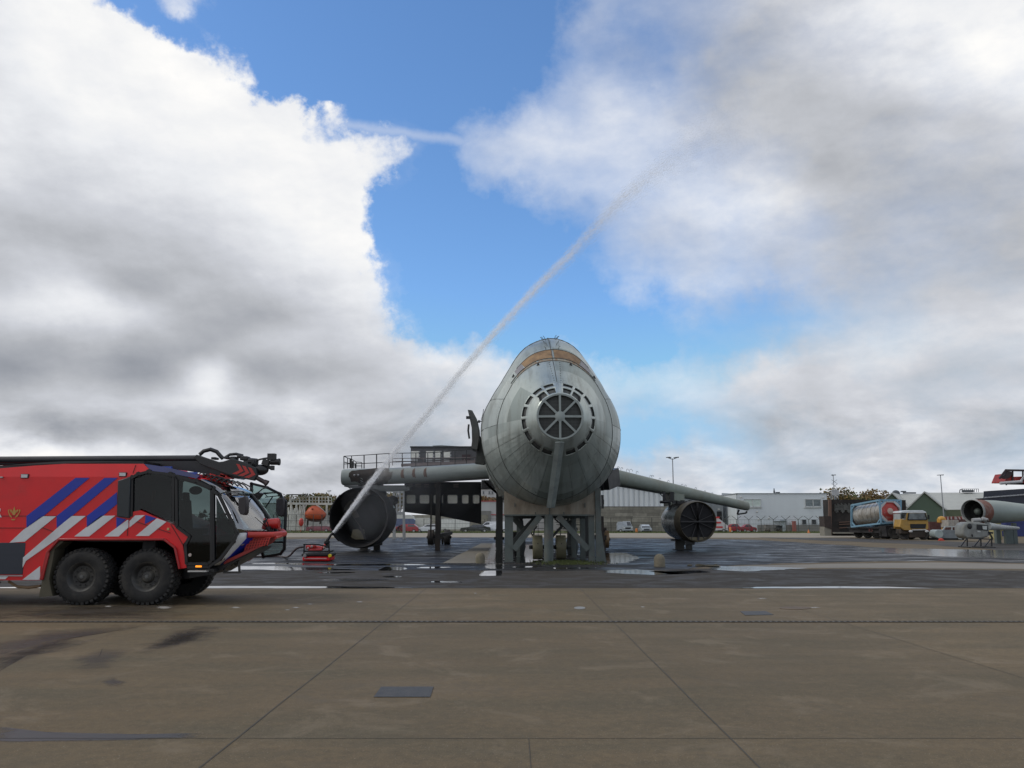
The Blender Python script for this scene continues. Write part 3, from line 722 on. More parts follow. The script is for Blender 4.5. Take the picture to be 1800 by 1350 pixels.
# roof glass forward of the roof (curves down to the windscreen)
rf = MB(); pr = [(330, 838), (352, 842), (372, 853), (386, 866)]
for j, (x, y) in enumerate(pr):
    for i in range(NU+1):
        s = i/NU; Y = lerp(YN+.05, YF-.05, s); p = U(x, y, YN); bul = .5*math.sin(math.pi*s)**.8*.65*(j/3.)
        rf.v.append(V(p.x+bul, Y, p.z+.03*math.sin(math.pi*s)))
rf.f = [[j*(NU+1)+i, j*(NU+1)+i+1, (j+1)*(NU+1)+i+1, (j+1)*(NU+1)+i] for j in range(3) for i in range(NU)]; rf.m = [0 if f[0] >= NU+1 else 1 for f in rf.f]
rf.build('roof_glass', [MATS['screen_glass'], M_red], truck, solid=.03)
# central windscreen post
b = MB(); 
pts = [V(U(lerp(386, 417, t), lerp(866, 937, t), YN).x+.5*(.65+.5*t)+.05*math.sin(math.pi*t)+.02, 22.9, U(400, lerp(866, 937, t), YN).z) for t in np.linspace(0, 1, 8)]
b.tube(pts, .045, 8); b.build('windscreen_post', M_black, truck)
b = MB()
for Y, dz in ((22.3, 0), (23.5, 0)):
    p = V(pts[-1].x-.05, Y, pts[-1].z+.05); b.bar(p, p+V(-.12, .5, .28), .025); b.bar(p+V(-.06, .2, .1), p+V(-.2, .05, .5), .02)
b.build('wiper', M_black, truck)
# nose under the windscreen, with blue and white film
nose = MB(); zt = S(417, 937).z; zb = S(380, 994).z
def nring(z, x0, bul):
    return [V(x0+bul*math.sin(math.pi*i/NU)**.7, lerp(YN+.04, YF-.04, i/NU), z) for i in range(NU+1)]
prof = [(zt, S(417, 937).x-.02, .62), (zt-.14, S(416, 946).x, .55), (S(400, 962).z, S(405, 962).x, .42), (S(400, 978).z, S(392, 978).x, .3), (zb, S(376, 995).x, .2)]
for q in prof: nose.v += nring(*q)
for j in range(len(prof)-1):
    for i in range(NU):
        nose.f.append([j*(NU+1)+i, j*(NU+1)+i+1, (j+1)*(NU+1)+i+1, (j+1)*(NU+1)+i]); k = i+j
        nose.m.append((2 if i in (0, 3, 4) else 1 if i < 6 else 0 if j > 1 else (2, 1, 1)[i % 3]) if j > 0 else (1 if i % 3 else 2))
nose.build('nose_panel', [M_red, M_blue, M_white], truck, solid=.03)
# blue light strip along the roof edge
b = MB(); b.prism([lean(S(x, y))+V(0, .02, 0) for x, y in ((251, 815), (285, 820), (330, 830), (350, 836), (345, 841), (300, 832), (263, 827))], (0, .22, 0)); b.build('roof_light_strip', mat('dark_blue_lens', (.012, .02, .12), .15, var=.3, spec=.8), truck)
b = MB()
for q in ((285, 822), (330, 832)): p = S(*q)+V(0, .2, 0); b.box(p+V(0, .05, .02), (.3, .08, .05))
b.build('strobe', mat('strobe_blue', (.03, .07, .35), .2), truck)
# roof plate red area and fittings (seen over the near edge)
b = MB(); b.prism([S(345, 833, 22.6), S(408, 852, 22.6), S(405, 858, 22.6), S(352, 843, 22.6)], (0, .7, 0))
for k in range(14):
    p = S(rnd.uniform(355, 400), rnd.uniform(836, 846), 22.4); b.box(p, (rnd.uniform(.1, .4), .3, rnd.uniform(.03, .07)), 0, Matrix.Rotation(rnd.uniform(-.1, .4), 3, 'Y'))
b.build('roof_monitor_base', mat('roof_red', (.42, .03, .025), .4), truck)
b = MB()
for k in range(9):
    x = 345+k*9; p = S(x, 836+k*2.2, 22.0); b.tube([p, p+V(.12, .05, .08), p+V(.3, .1, -.02), p+V(.42, .02, -.12)], .018, 6)
b.build('roof_cable', M_pipe, truck)
# boom on the roof -------------------------------------------
YB = 22.6
boom = MB(); boom.tube([U(-330, 811, YB), U(352, 806.5, YB)], .10, 12); boom.tube([U(-330, 816, YB), U(25, 815, YB), U(110, 810, YB)], .05, 8)
boom.prism([U(150, 812, YB-.1), U(352, 810, YB-.1), U(430, 838, YB-.1), U(418, 842, YB-.1), U(345, 830, YB-.1), U(250, 817, YB-.1)], (0, .5, 0))
bo = boom.build('boom', mat('boom_black', (.014, .015, .02), .35, var=.2), truck)
b = MB(); b.prism([U(x, y, YB-.3) for x, y in ((339, 803), (345, 799), (384, 812), (392, 811), (408, 806), (428, 812), (449, 822), (452, 835), (446, 845), (430, 842), (400, 834), (352, 816))], (0, .16, 0))
arm = b.build('boom_arm', mat('arm_black', (.02, .022, .024), .45), bo, bevel=.015)
for k in range(3):
    x = 415+k*10.5; y = 815+k*3.2; b = MB(); yy = YB-.31
    b.prism([U(x, y, yy), U(x+6, y+1.5, yy), U(x+13, y+13, yy), U(x+1, y+19, yy), U(x-7, y+17.5, yy), U(x+6, y+11.5, yy)], (0, .008, 0)); b.build('chevron', mat('chevron_red', (.42, .03, .025), .4), arm, smooth=False)
b = MB()
b.tube([U(351, 799, YB), U(358, 793, YB), U(370, 790, YB), U(381, 794, YB), U(388, 802, YB), U(392, 806, YB)], .055, 8)
b.tube([U(396, 804, YB), U(404, 799, YB), U(415, 798, YB), U(427, 801, YB)], .04, 8)
b.tube([U(449, 813, YB), U(455, 808, YB), U(464, 806, YB), U(472, 805, YB)], .025, 8)
b.build('boom_hose', M_pipe, bo)
b = MB()
for x, y, w, h in ((412, 806, 10, 6), (423, 803, 8, 5), (431, 806, 13, 7), (444, 812, 12, 9), (400, 805, 9, 4), (378, 806, 8, 4), (436, 816, 20, 8)):
    b.box(U(x, y, YB), (w*.0157, .3, h*.0157))
b.tube([U(430, 813, YB), U(452, 815, YB)], .14, 12)
b.build('turret', mat('turret', (.022, .022, .024), .5, var=.3), bo, bevel=.02)
b = MB(); b.box(U(478, 803, YB), (.2, .2, .17)); b.tube([U(476, 812, YB), U(491, 812, YB)], .085, 14); b.tube([U(489, 812, YB), U(492, 812, YB)], .095, 14); b.box(U(468, 813, YB), (.18, .2, .16), 0, Matrix.Rotation(.3, 3, 'Y')); b.tube([U(462, 820, YB), U(479, 822.5, YB)], .05, 10)
b.ell(U(457, 826, YB), (.24, .15, .15)); b.box(U(479, 822.5, YB), (.08, .14, .12)); b.build('nozzle', mat('nozzle_black', (.018, .018, .02), .4), bo)
b = MB(); b.tube([U(448, 838, YB-.2), U(466, 848, YB-.2)], .06, 10); b.tube([U(464, 846, YB-.2), U(470, 850, YB-.2)], [.06, .09], 10); b.tube([U(440, 836, YB-.2), U(450, 840, YB-.2)], .08, 10); b.build('piercing_tip', mat('tip', (.06, .045, .045), .4, metal=.5), bo)
# mirrors
def mirror(Y, dx, dy, sc=1, far=False):
    b = MB(); b.bar(U(386+dx, 869+dy, Y), U(398+dx, 864.5+dy, Y), .03); b.bar(U(398+dx, 864.5+dy, Y), U(428+dx, 864.5+dy, Y), .03); b.bar(U(400+dx, 872+dy, Y), U(428+dx, 869+dy, Y), .025)
    b.bar(U(398+dx, 864.5+dy, Y), U(404+dx, 871+dy, Y), .02); b.bar(U(428+dx, 864.5+dy, Y), U(431+dx, 874+dy, Y), .03)
    a = b.build('mirror_arm', M_black, truck)
    b = MB(); P = [(420, 875), (432, 872.5), (434, 880), (433, 901), (430, 906), (423, 904), (419.5, 897)]
    b.prism([U(x+dx, y+dy, Y)+V(0, -.06, 0) for x, y in P], (0.05, .13, 0)); b.build('mirror', mat('mirror_shell', (.025, .022, .025), .45), truck, bevel=.02)
mirror(YN-.25, 0, 0)
mirror(YF+.2, 66, 2)
b = MB(); b.prism([U(x, y, 23.2) for x, y in ((437, 873), (452, 865), (458, 867), (450, 878), (439, 880))], (.05, .2, 0)); b.tube([U(452, 867, 23.2), U(462, 859, 23.2), U(470, 857, 23.2)], .02, 6); b.build('mirror', MATS['mirror_shell'], truck, bevel=.01)
b = MB(); b.ell(S(344, 862, YN+.1), (.17, .06, .11)); b.build('inner_mirror', M_black, truck)
# far door swung open in front of the cab
fd = frame('open_door', [(442, 850), (470, 857), (490, 867), (502, 882), (502, 905), (500, 965), (493, 974), (463, 979), (460, 967), (442, 940)], .09, M_black, truck, YF+.25)
b = MB(); b.prism(poly((444, 852), (470, 859), (490, 868), (501, 882), (500, 965), (493, 973), (463, 977), (460, 966), (444, 938), Y=YF+.26), (0, .012, 0)); b.build('door_glass', glass('door_glass_green', (.62, .72, .70), .03), fd, smooth=False)
b = MB(); b.bar(U(462, 953, YF+.25), U(500, 953, YF+.25), .05); b.bar(U(444, 870, YF+.25), U(480, 866, YF+.25), .04); b.bar(U(480, 872, YF+.25), U(458, 905, YF+.25), .03); b.build('door_bar', M_black, fd)
# bumper: tubular guard with red mesh basket, under-run plate
b = MB(); xb = [(435, 939), (470, 938.5)]
b.tube([U(435, 940, YN+.25), U(478, 940, YN+.5), U(500, 938, YN+1.4), U(496, 934, YF-.8), U(484, 927, YF-.4)], .075, 10)
b.tube([U(484, 945, YN+.6), U(500, 940, YN+1.4)], .04, 8)
b.build('bumper_bar', mat('bumper_red', (.48, .045, .035), .45), truck)
b = MB(); b.prism([U(x, y, YN+.45) for x, y in ((439, 944), (472, 942), (470, 950), (462, 957), (446, 964), (428, 972), (431, 958))], (.0, .8, 0)); 
bk = b.build('bumper_basket', mat('basket_red', (.28, .02, .02), .55, var=.5, scale=8), truck)
b = MB()
for k in range(9): b.bar(U(438+k*4.6, 944, YN+.43), U(431+k*4.8, 968-k*1.2, YN+.43), .02)
for k in range(4): b.bar(U(436-k*1.5, 948+k*5, YN+.43), U(476-k*4, 945+k*4.5, YN+.43), .018)
b.build('mesh_bar', mat('mesh_red', (.5, .04, .03), .5), bk)
b = MB(); b.prism([U(x, y, YN+.35) for x, y in ((372, 998), (388, 992), (420, 975), (455, 961), (450, 967), (425, 981), (392, 1000), (378, 1008))], (0, 1.2, 0)); b.build('underrun_plate', M_black, truck)
b = MB(); b.prism([U(x, y, YN+.3) for x, y in ((392, 987), (430, 969), (462, 959), (430, 975), (394, 992))], (0, .06, 0)); b.build('underrun_edge', mat('edge_red', (.3, .03, .025), .5), truck)
b = MB()
p = [U(394, 990, YN+.5), U(395, 1006, YN+.5), U(421, 1006, YN+.5), U(420, 986, YN+.5)]
for i in range(3): b.bar(p[i], p[i+1], .05)
b.box((p[1]+p[2])/2, (.4, .2, .04)); b.tube([U(402, 988, YN+.6), U(407, 993, YN+.6), U(412, 988, YN+.6)], .03, 6); b.tube([U(410, 988, YN+.6), U(415, 993, YN+.6), U(419, 988, YN+.6)], .03, 6)
b.build('front_step', mat('step_dark', (.05, .048, .045), .6), truck)
b = MB()
b.tube([U(455, 919, 22.6), U(466, 919, 22.6)], .13, 14); b.tube([U(469, 920, 22.6), U(489, 920, 22.6)], [.12, .15], 16); b.tube([U(487, 920, 22.6), U(491, 920, 22.6)], .13, 16)
bmn = b.build('bumper_monitor', mat('monitor_red', (.50, .02, .015), .35, coat=.4), truck, bevel=.01)
b = MB(); b.box(U(467, 932, 22.6), (.35, .3, .2)); b.tube([U(458, 926, 22.6), U(462, 936, 22.6)], .07, 10); b.tube([U(478, 927, 22.6), U(474, 936, 22.6)], .05, 10); b.tube([U(483, 925, 22.6), U(488, 934, 22.6), U(478, 938, 22.6)], .03, 8); b.tube([U(465, 915, 22.6), U(468, 925, 22.6)], .13, 12); b.build('monitor_bracket', M_black, bmn)
b = MB(); b.lathe(U(424, 952, YN+.3), (.8, -.6, 0), [(0, .10), (.03, .11), (.05, .09), (.06, .001)], 16); b.build('headlight', M_steel, truck)
# ============================================================ PORTABLE MONITOR, HOSE, WATER JET
c0 = G(556, 987); YM = c0.y; px1 = YM/F
mon = thing('portable_monitor', 'low red portable water cannon on the wet pad throwing the jet', 'water cannon', c0)
def M(px, py, dy=0): return U(px, py, YM+dy)
b = MB(); b.mm(M(532, 986)+V(0, -.1, 0), M(581, 978)+V(0, 1.1, 0)); b.build('base', M_red, mon, bevel=.06)
b = MB(); b.mm(M(531, 977.5)+V(0, -.16, 0), M(583, 972.5)+V(0, 1.1, 0)); b.build('base_bumper', M_black, mon, bevel=.04)
b = MB(); b.mm(M(535, 971)+V(0, .0, 0), M(579, 968)+V(0, 1.1, 0))
for x in (534, 579):
    for d in (0, 1.1): b.bar(M(x, 974, d), M(x+(1 if x < 550 else -1), 956, d), .07)
for d in (0, 1.1): b.bar(M(534, 957, d), M(560, 957, d), .07); b.bar(M(560, 957, d), M(579, 962, d), .07)
b.bar(M(534, 957, 0), M(534, 957, 1.1), .07)
b.build('cage', M_black, mon, bevel=.01)
b = MB(); b.tube([M(538, 962, .5), M(552, 962, .5), M(566, 964, .5), M(573, 958, .5)], .11, 10); b.ell(M(551, 961, .4), .14, 12, 8); b.tube([M(542, 967, .2), M(566, 966, .2)], .06, 8); b.build('manifold', mat('manifold_red', (.42, .03, .025), .35), mon)
b = MB()
for x, y in ((548, 961), (570, 963), (541, 964)): b.ell(M(x, y, .1), .07, 8, 6)
b.build('valve', mat('valve', (.45, .33, .30), .3, metal=.4), mon)
for x in (579.5, 535.5):
    b = MB(); b.lathe(M(x, 977, -.22), (0, 1, 0), [(0, .001), (0, .08), (.08, .1), (.1, .1)], 14); b.build('marker_lamp', mat('yellow_lamp', (.65, .5, .02), .3) if x > 560 else M_steel, mon)
b = MB(); b.mm(M(536, 981)+V(0, -.15, 0), M(575, 982.5)+V(0, -.09, 0)); b.build('trim', mat('trim_pale', (.5, .3, .3), .4), mon)
nz = MB(); nz.tube([M(575, 963, .5), M(575, 955, .5)], .09, 10); nz.ell(M(574.5, 953, .5), (.16, .15, .17), 12, 8); nz.tube([M(573, 952, .5), M(578, 946, .5), M(582, 939.5, .5)], [.10, .075, .06], 10); nz.tube([M(583, 940, .5), M(586, 936, .5)], .085, 12); nz.bar(M(572, 955, .4), M(576, 949, .4), .1)
nz.build('nozzle', M_black, mon)
hose = MB(); hp = [U(470, 977, YF+.6), U(486, 977, YM-9), M(506, 979, -3), M(516, 974, 0), M(524, 967, .5), M(533, 962, .5)]
hp = [G(180, 986, .05), G(330, 981, .05), G(420, 979, .05), G(474, 978.5, .05), G(500, 979, .05), M(507, 978, .5), M(512, 974, .5), M(519, 966, .5), M(526, 962.5, .5), M(534, 961.5, .5)]
def smoothpath(P, k=6):
    o = []
    for i in range(len(P)-1):
        p0 = P[max(i-1, 0)]; p1 = P[i]; p2 = P[i+1]; p3 = P[min(i+2, len(P)-1)]
        for j in range(k):
            t = j/k; o.append(.5*((2*p1)+(p2-p0)*t+(2*p0-5*p1+4*p2-p3)*t*t+(3*p1-p0-3*p2+p3)*t**3))
    return o+[P[-1]]
hose.tube(smoothpath(hp), .055, 10)
tag(hose.build('fire_hose', mat('hose_dark', (.035, .022, .022), .6)), 'dark fire hose running from the truck to the red water cannon', 'hose')
# the jet: a bundle of torn water threads and drops along a ballistic arc
JP = [(585, 937), (618, 893), (650, 850), (700, 786), (760, 715), (820, 640), (880, 572), (945, 502), (1012, 435), (1085, 355), (1150, 300), (1215, 250), (1290, 205), (1370, 185)]
JW = [.10, .20, .30, .34, .35, .36, .40, .44, .52, .68, 1.0, 1.6, 2.4, 3.2]
jc = smoothpath([U(x, y, YM+.5+.0022*(x-585)) for x, y in JP], 12); jw = list(np.interp(np.linspace(0, len(JP)-1, len(jc)), range(len(JP)), JW))
def water_mat(name, c, a, scale, lo, hi, edge=True, stretch=(1, 1, 1)):
    m = bpy.data.materials.new(name); m.use_nodes = True; T = NT(m.node_tree); p = T.n['Principled BSDF']
    T.n.remove(p); t = T.node('ShaderNodeTexCoord').outputs['Object']
    df = T.node('ShaderNodeBsdfDiffuse'); df.inputs[0].default_value = col4(c)
    tl = T.node('ShaderNodeBsdfTranslucent'); tl.inputs[0].default_value = col4(c)
    mx = T.node('ShaderNodeMixShader'); mx.inputs[0].default_value = .5; T.l.new(df.outputs[0], mx.inputs[1]); T.l.new(tl.outputs[0], mx.inputs[2])
    tr = T.node('ShaderNodeBsdfTransparent'); n = T.noise(T.vec('MULTIPLY', t, stretch), scale, 5, .7)
    f = T.mapr(n, lo, hi, 0, a)
    if edge:
        lw = T.node('ShaderNodeLayerWeight'); lw.inputs[0].default_value = .5
        f = T.math('MULTIPLY', f, T.math('POWER', T.math('SUBTRACT', 1.0, lw.outputs['Facing']), 1.4))
    at = T.node('ShaderNodeAttribute'); at.attribute_name = 'dens'
    f = T.math('MULTIPLY', f, at.outputs['Fac'])
    m2 = T.node('ShaderNodeMixShader'); T.l.new(f, m2.inputs[0]); T.l.new(tr.outputs[0], m2.inputs[1]); T.l.new(mx.outputs[0], m2.inputs[2])
    T.l.new(m2.outputs[0], T.n['Material Output'].inputs[0]); return m
def dens_attr(o, vals):
    a = o.data.attributes.new('dens', 'FLOAT', 'POINT'); a.data.foreach_set('value', vals)
jr = random.Random(5)
def jetmesh(name, rmul, off, m, ks, jit=.25, n=10, k0=0, k1=None):
    k1 = k1 or len(jc); vs = []; dn = []; fs = []
    for i in range(k0, k1):
        d = (jc[min(i+1, len(jc)-1)]-jc[max(i-1, 0)]).normalized(); x = d.cross(V(0, 1, 0)).normalized(); y = d.cross(x)
        for j in range(n):
            a = 2*math.pi*j/n; r = jw[i]*rmul*(1+jr.uniform(-jit, jit))*.5
            vs.append(jc[i]+off*jw[i]+(x*math.cos(a)+y*math.sin(a))*r); dn.append(ks(i/(len(jc)-1)))
    k = k1-k0
    for i in range(k-1):
        for j in range(n): fs.append((i*n+j, i*n+(j+1) % n, (i+1)*n+(j+1) % n, (i+1)*n+j))
    me = bpy.data.meshes.new(name); me.from_pydata(vs, [], fs); me.materials.append(m); me.polygons.foreach_set('use_smooth', [True]*len(fs))
    o = bpy.data.objects.new(name, me); COL.objects.link(o); dens_attr(o, dn); return o
M_core = water_mat('jet_core', (.98, .98, .99), .97, 2.2, .30, .62)
M_veil = water_mat('jet_veil', (.95, .95, .96), .42, 1.3, .38, .70)
M_drop = water_mat('jet_drops', (.96, .96, .96), .30, 1, -1, 0, edge=False)
jet = thing('water_jet', 'long white jet of water arcing up from the red water cannon across the sky', 'water jet', M(585, 938, .5))
J = []
J.append(jetmesh('jet_core', 1.0, V(0, 0, 0), M_core, lambda t: float(np.interp(t, [0, .1, .25, .45, .65, .8, 1], [1, 1, .5, .24, .12, .05, 0])), jit=.22))
J.append(jetmesh('jet_veil', 1.9, V(.25, 0, -.25), M_veil, lambda t: float(np.interp(t, [0, .1, .3, .55, .75, .9, 1], [.5, .6, .45, .34, .25, .15, 0])), jit=.3))
b = MB(); dens = []
for i in range(12000):
    t = jr.random()**.9*.9; s = t*(len(jc)-1); k = int(s); p = jc[k].lerp(jc[min(k+1, len(jc)-1)], s-k); w = jw[k]
    d = (jc[min(k+2, len(jc)-1)]-jc[max(k-1, 0)]).normalized()
    q = p + V(jr.gauss(0, .27*w), jr.gauss(0, .3*w), jr.gauss(0, .27*w)) + V(.3, 0, -.35)*abs(jr.gauss(0, .5))*w*(.2+t)
    Ld = jr.uniform(.05, .22)*(.6+t*1.3); r = jr.uniform(.004, .012)*(.8+.5*t)
    x = d.cross(V(0, 1, 0)).normalized()*r; y = V(0, r, 0)
    dd = (d+V(jr.uniform(-.15, .15), 0, jr.uniform(-.3, .1)*t*2)).normalized()*Ld
    b.add([q+x, q-x*.5+y, q-x*.5-y, q+dd, q-dd*.6], [(0, 1, 3), (1, 2, 3), (2, 0, 3), (1, 0, 4), (2, 1, 4), (0, 2, 4)])
    dens += [float(np.interp(t, [0, .5, .7, .85, 1], [1, .75, .42, .15, 0]))]*5
me = bpy.data.meshes.new('water_drops'); me.from_pydata(b.v, [], b.f); me.materials.append(M_drop)
o = bpy.data.objects.new('water_drops', me); COL.objects.link(o); dens_attr(o, dens); o['kind'] = 'stuff'; J.append(o)
for o in J:
    o.parent = jet; o.matrix_parent_inverse = Matrix.Translation(-jet.location)
# drifting spray below the jet: soft, even volumes
def spray(c, r, dens, label=None, seed=0):
    b = MB(); b.ell(c, r, 20, 12)
    m = bpy.data.materials.new('spray'); m.use_nodes = True; T = NT(m.node_tree); T.n.remove(T.n['Principled BSDF'])
    v = T.node('ShaderNodeVolumePrincipled'); v.inputs['Color'].default_value = (.85, .88, .92, 1); v.inputs['Density'].default_value = dens
    T.l.new(v.outputs[0], T.n['Material Output'].inputs['Volume'])
    o = b.build('spray_mist', m, jet); o['kind'] = 'stuff'; return o
for (x, y, rx, rz, ry, dn) in ((648, 880, 1.5, 1.9, 1.0, .06), (668, 915, 1.5, 1.4, 1.0, .05), (700, 860, 1.8, 2.2, 1.1, .05), (640, 915, .9, 1.0, .7, .08), (725, 830, 2.0, 2.0, 1.2, .035), (760, 850, 2.6, 2.3, 1.3, .022), (790, 800, 3., 3.2, 1.4, .014)):
    spray(U(x, y, YM+1.6), (rx, ry, rz), dn*.35)

# ============================================================ AIRCRAFT MOCK-UP
AX, AZ = 2.22, None
def hull_pts(right, left, Y):
    R_ = [U(x, y, Y) for x, y in right]; L_ = [U(x, y, Y) for x, y in left]; return R_, L_
R3 = [(970, 594), (993, 600), (1013, 613), (1030, 637), (1045, 662), (1063, 693), (1080, 720), (1088, 742), (1090, 765), (1088, 790), (1082, 813), (1070, 837), (1053, 857), (1033, 873), (1007, 886), (970, 892)]
L3 = [(947, 599), (923, 611), (907, 630), (895, 651), (880, 676), (863, 703), (851, 726), (846, 752), (848, 783), (856, 814), (869, 838), (886, 860), (908, 876), (936, 888)]
R2 = [(977, 634), (1003, 638), (1033, 658), (1055, 690), (1068, 720), (1074, 750), (1072, 785), (1062, 818), (1045, 845), (1018, 868), (977, 880)]
L2 = [(945, 638), (912, 660), (892, 690), (878, 720), (872, 750), (875, 785), (886, 818), (905, 845), (938, 868)]
TIPY = 38.0; YS = [TIPY, 39.2, 41.3, 44.6, 60, 84, 100]
tip = U(985, 732, TIPY); AZ = tip.z
NPH = 720
def polar(Rp, Lp, Y, cx):
    pts = [U(x, y, Y) for x, y in Rp+Lp[::-1]]
    pa = sorted((math.atan2(p.x-cx, p.z-AZ) % (2*math.pi), math.hypot(p.x-cx, p.z-AZ)) for p in pts)
    a = np.array([q[0] for q in pa]); r = np.array([q[1] for q in pa])
    a = np.concatenate([a-2*math.pi, a, a+2*math.pi]); r = np.concatenate([r, r, r])
    g = np.linspace(0, 2*math.pi, NPH, False); v = np.interp(g, a, r)
    v = .5*(v+v[(-np.arange(NPH)) % NPH]) if Rp is R2 else v
    k = 31; ker = np.hanning(k); ker /= ker.sum(); v = np.convolve(np.concatenate([v[-k:], v, v[:k]]), ker, 'same')[k:-k]
    return v
CX = [2.22, 2.20, 2.14, 2.05, 1.7, 1.2, .9]
r0 = 40/F*TIPY; r1 = 66.5/F*39.2
RK = [np.full(NPH, r0), np.full(NPH, r1), polar(R2, L2, 41.3, CX[2]), polar(R3, L3, 44.6, CX[3])]
RK += [RK[3]*1.0, RK[3]*.9, RK[3]*.35]
RK = np.array(RK); YA = np.array(YS)
def pchip(x, y, q):
    h = np.diff(x); d = np.diff(y)/h; m = np.zeros(len(x))
    for i in range(1, len(x)-1): m[i] = 0 if d[i-1]*d[i] <= 0 else 2*d[i-1]*d[i]/(d[i-1]+d[i])
    m[0] = d[0]; m[-1] = d[-1]; i = min(max(int(np.searchsorted(x, q))-1, 0), len(x)-2); t = (q-x[i])/h[i]
    return (2*t**3-3*t**2+1)*y[i]+(t**3-2*t**2+t)*h[i]*m[i]+(-2*t**3+3*t**2)*y[i+1]+(t**3-t**2)*h[i]*m[i+1]
def skin(phi, Y, off=0.0):
    j = (phi % (2*math.pi))/(2*math.pi)*NPH; j0 = int(j) % NPH; j1 = (j0+1) % NPH; fr = j-int(j)
    r = pchip(YA, RK[:, j0]*(1-fr)+RK[:, j1]*fr, Y)+off; cx = float(np.interp(Y, YS, CX))
    return V(cx+math.sin(phi)*r, Y, AZ+math.cos(phi)*r)
ac = thing('aircraft_mockup', 'huge grey green steel training aircraft seen nose on with a round grille in its nose', 'aircraft', (2.2, 44, 0))
def hull_mat():
    m = bpy.data.materials.new('hull_paint'); m.use_nodes = True; T = NT(m.node_tree); p = T.n['Principled BSDF']
    t = T.node('ShaderNodeTexCoord').outputs['Object']
    n = T.noise(t, .6, 7, .65, .4); st = T.noise(T.vec('MULTIPLY', t, (3, .6, .25)), 1.1, 7, .68); fn = T.noise(t, 14, 5, .7)
    at = T.node('ShaderNodeAttribute'); at.attribute_name = 'plate'
    c = T.mix(T.mapr(n, .35, .65), (.37, .42, .395), (.48, .525, .49))
    c = T.mix(T.math('MULTIPLY', at.outputs['Fac'], .8), c, (.20, .24, .225))
    c = T.mix(T.mapr(st, .48, .72, 0, .6), c, (.14, .14, .115))
    c = T.mix(T.mapr(fn, .62, .75, 0, .35), c, (.12, .11, .09))
    T.put(p.inputs['Base Color'], c)
    T.put(p.inputs['Roughness'], T.math('ADD', T.mapr(n, .3, .7, .24, .40), T.math('MULTIPLY', at.outputs['Fac'], .12)))
    p.inputs['Specular IOR Level'].default_value = .5; p.inputs['Metallic'].default_value = .45
    b = T.node('ShaderNodeBump'); b.inputs['Strength'].default_value = .12; b.inputs['Distance'].default_value = .05
    T.l.new(T.noise(t, .9, 2, .5), b.inputs['Height']); T.l.new(b.outputs[0], p.inputs['Normal'])
    return m
M_hull = hull_mat(); MATS['hull_paint'] = M_hull
M_seam = mat('seam_dark', (.05, .055, .05), .6)
# skin of formed plates
NF = 72; rows = [39.2, 39.7, 40.3, 40.8, 41.3, 41.9, 42.6, 43.4, 44.6, 47, 50, 55, 60, 68, 76, 84, 92, 100]
vs = []; fs = []; pl = []; pr_ = random.Random(4)
for Y in rows:
    for j in range(NF): vs.append(skin(2*math.pi*j/NF, Y))
ptone = {}
for i in range(len(rows)-1):
    for j in range(NF):
        fs.append((i*NF+j, i*NF+(j+1) % NF, (i+1)*NF+(j+1) % NF, (i+1)*NF+j))
        key = (i//2 if i > 3 else 0 if i < 2 else 1, j//3 if 20 < j < 52 else j//9)
        if key not in ptone: ptone[key] = pr_.random()
        pl.append(ptone[key])
me = bpy.data.meshes.new('fuselage'); me.from_pydata([v-ac.location for v in vs], [], fs); me.materials.append(M_hull)
a = me.attributes.new('plate', 'FLOAT', 'FACE'); a.data.foreach_set('value', pl)
me.polygons.foreach_set('use_smooth', [True]*len(fs)); me.set_sharp_from_angle(angle=R(30))
for e in me.edges: pass
fus = bpy.data.objects.new('fuselage', me); COL.objects.link(fus); fus.parent = ac
# hard plate edges low on the hull where flat plates meet
for p in me.polygons:
    c = p.center+ac.location
    if c.z < AZ-.6: p.use_smooth = False
b = MB()
def ring(Y, r=.02, off=.0, p0=0, p1=2*math.pi, k=90): b.tube([skin(lerp(p0, p1, i/k), Y, off) for i in range(k+1)], r, 5, caps=False)
ring(41.3, .022); ring(44.6, .03); ring(50, .03); ring(60, .03)
for ph in np.linspace(.62*math.pi, 1.38*math.pi, 11): b.tube([skin(ph, Y, .0) for Y in np.linspace(39.3, 44.6, 14)], .006, 4)
for ph in (.5*math.pi, 1.5*math.pi, .35*math.pi, 1.65*math.pi): b.tube([skin(ph, Y, .0) for Y in np.linspace(41.3, 60, 24)], .012, 4)
b.tube([skin(-.02, Y, .01) for Y in np.linspace(39.3, 46, 24)], .018, 5)
b.build('plate_seam', M_seam, fus)
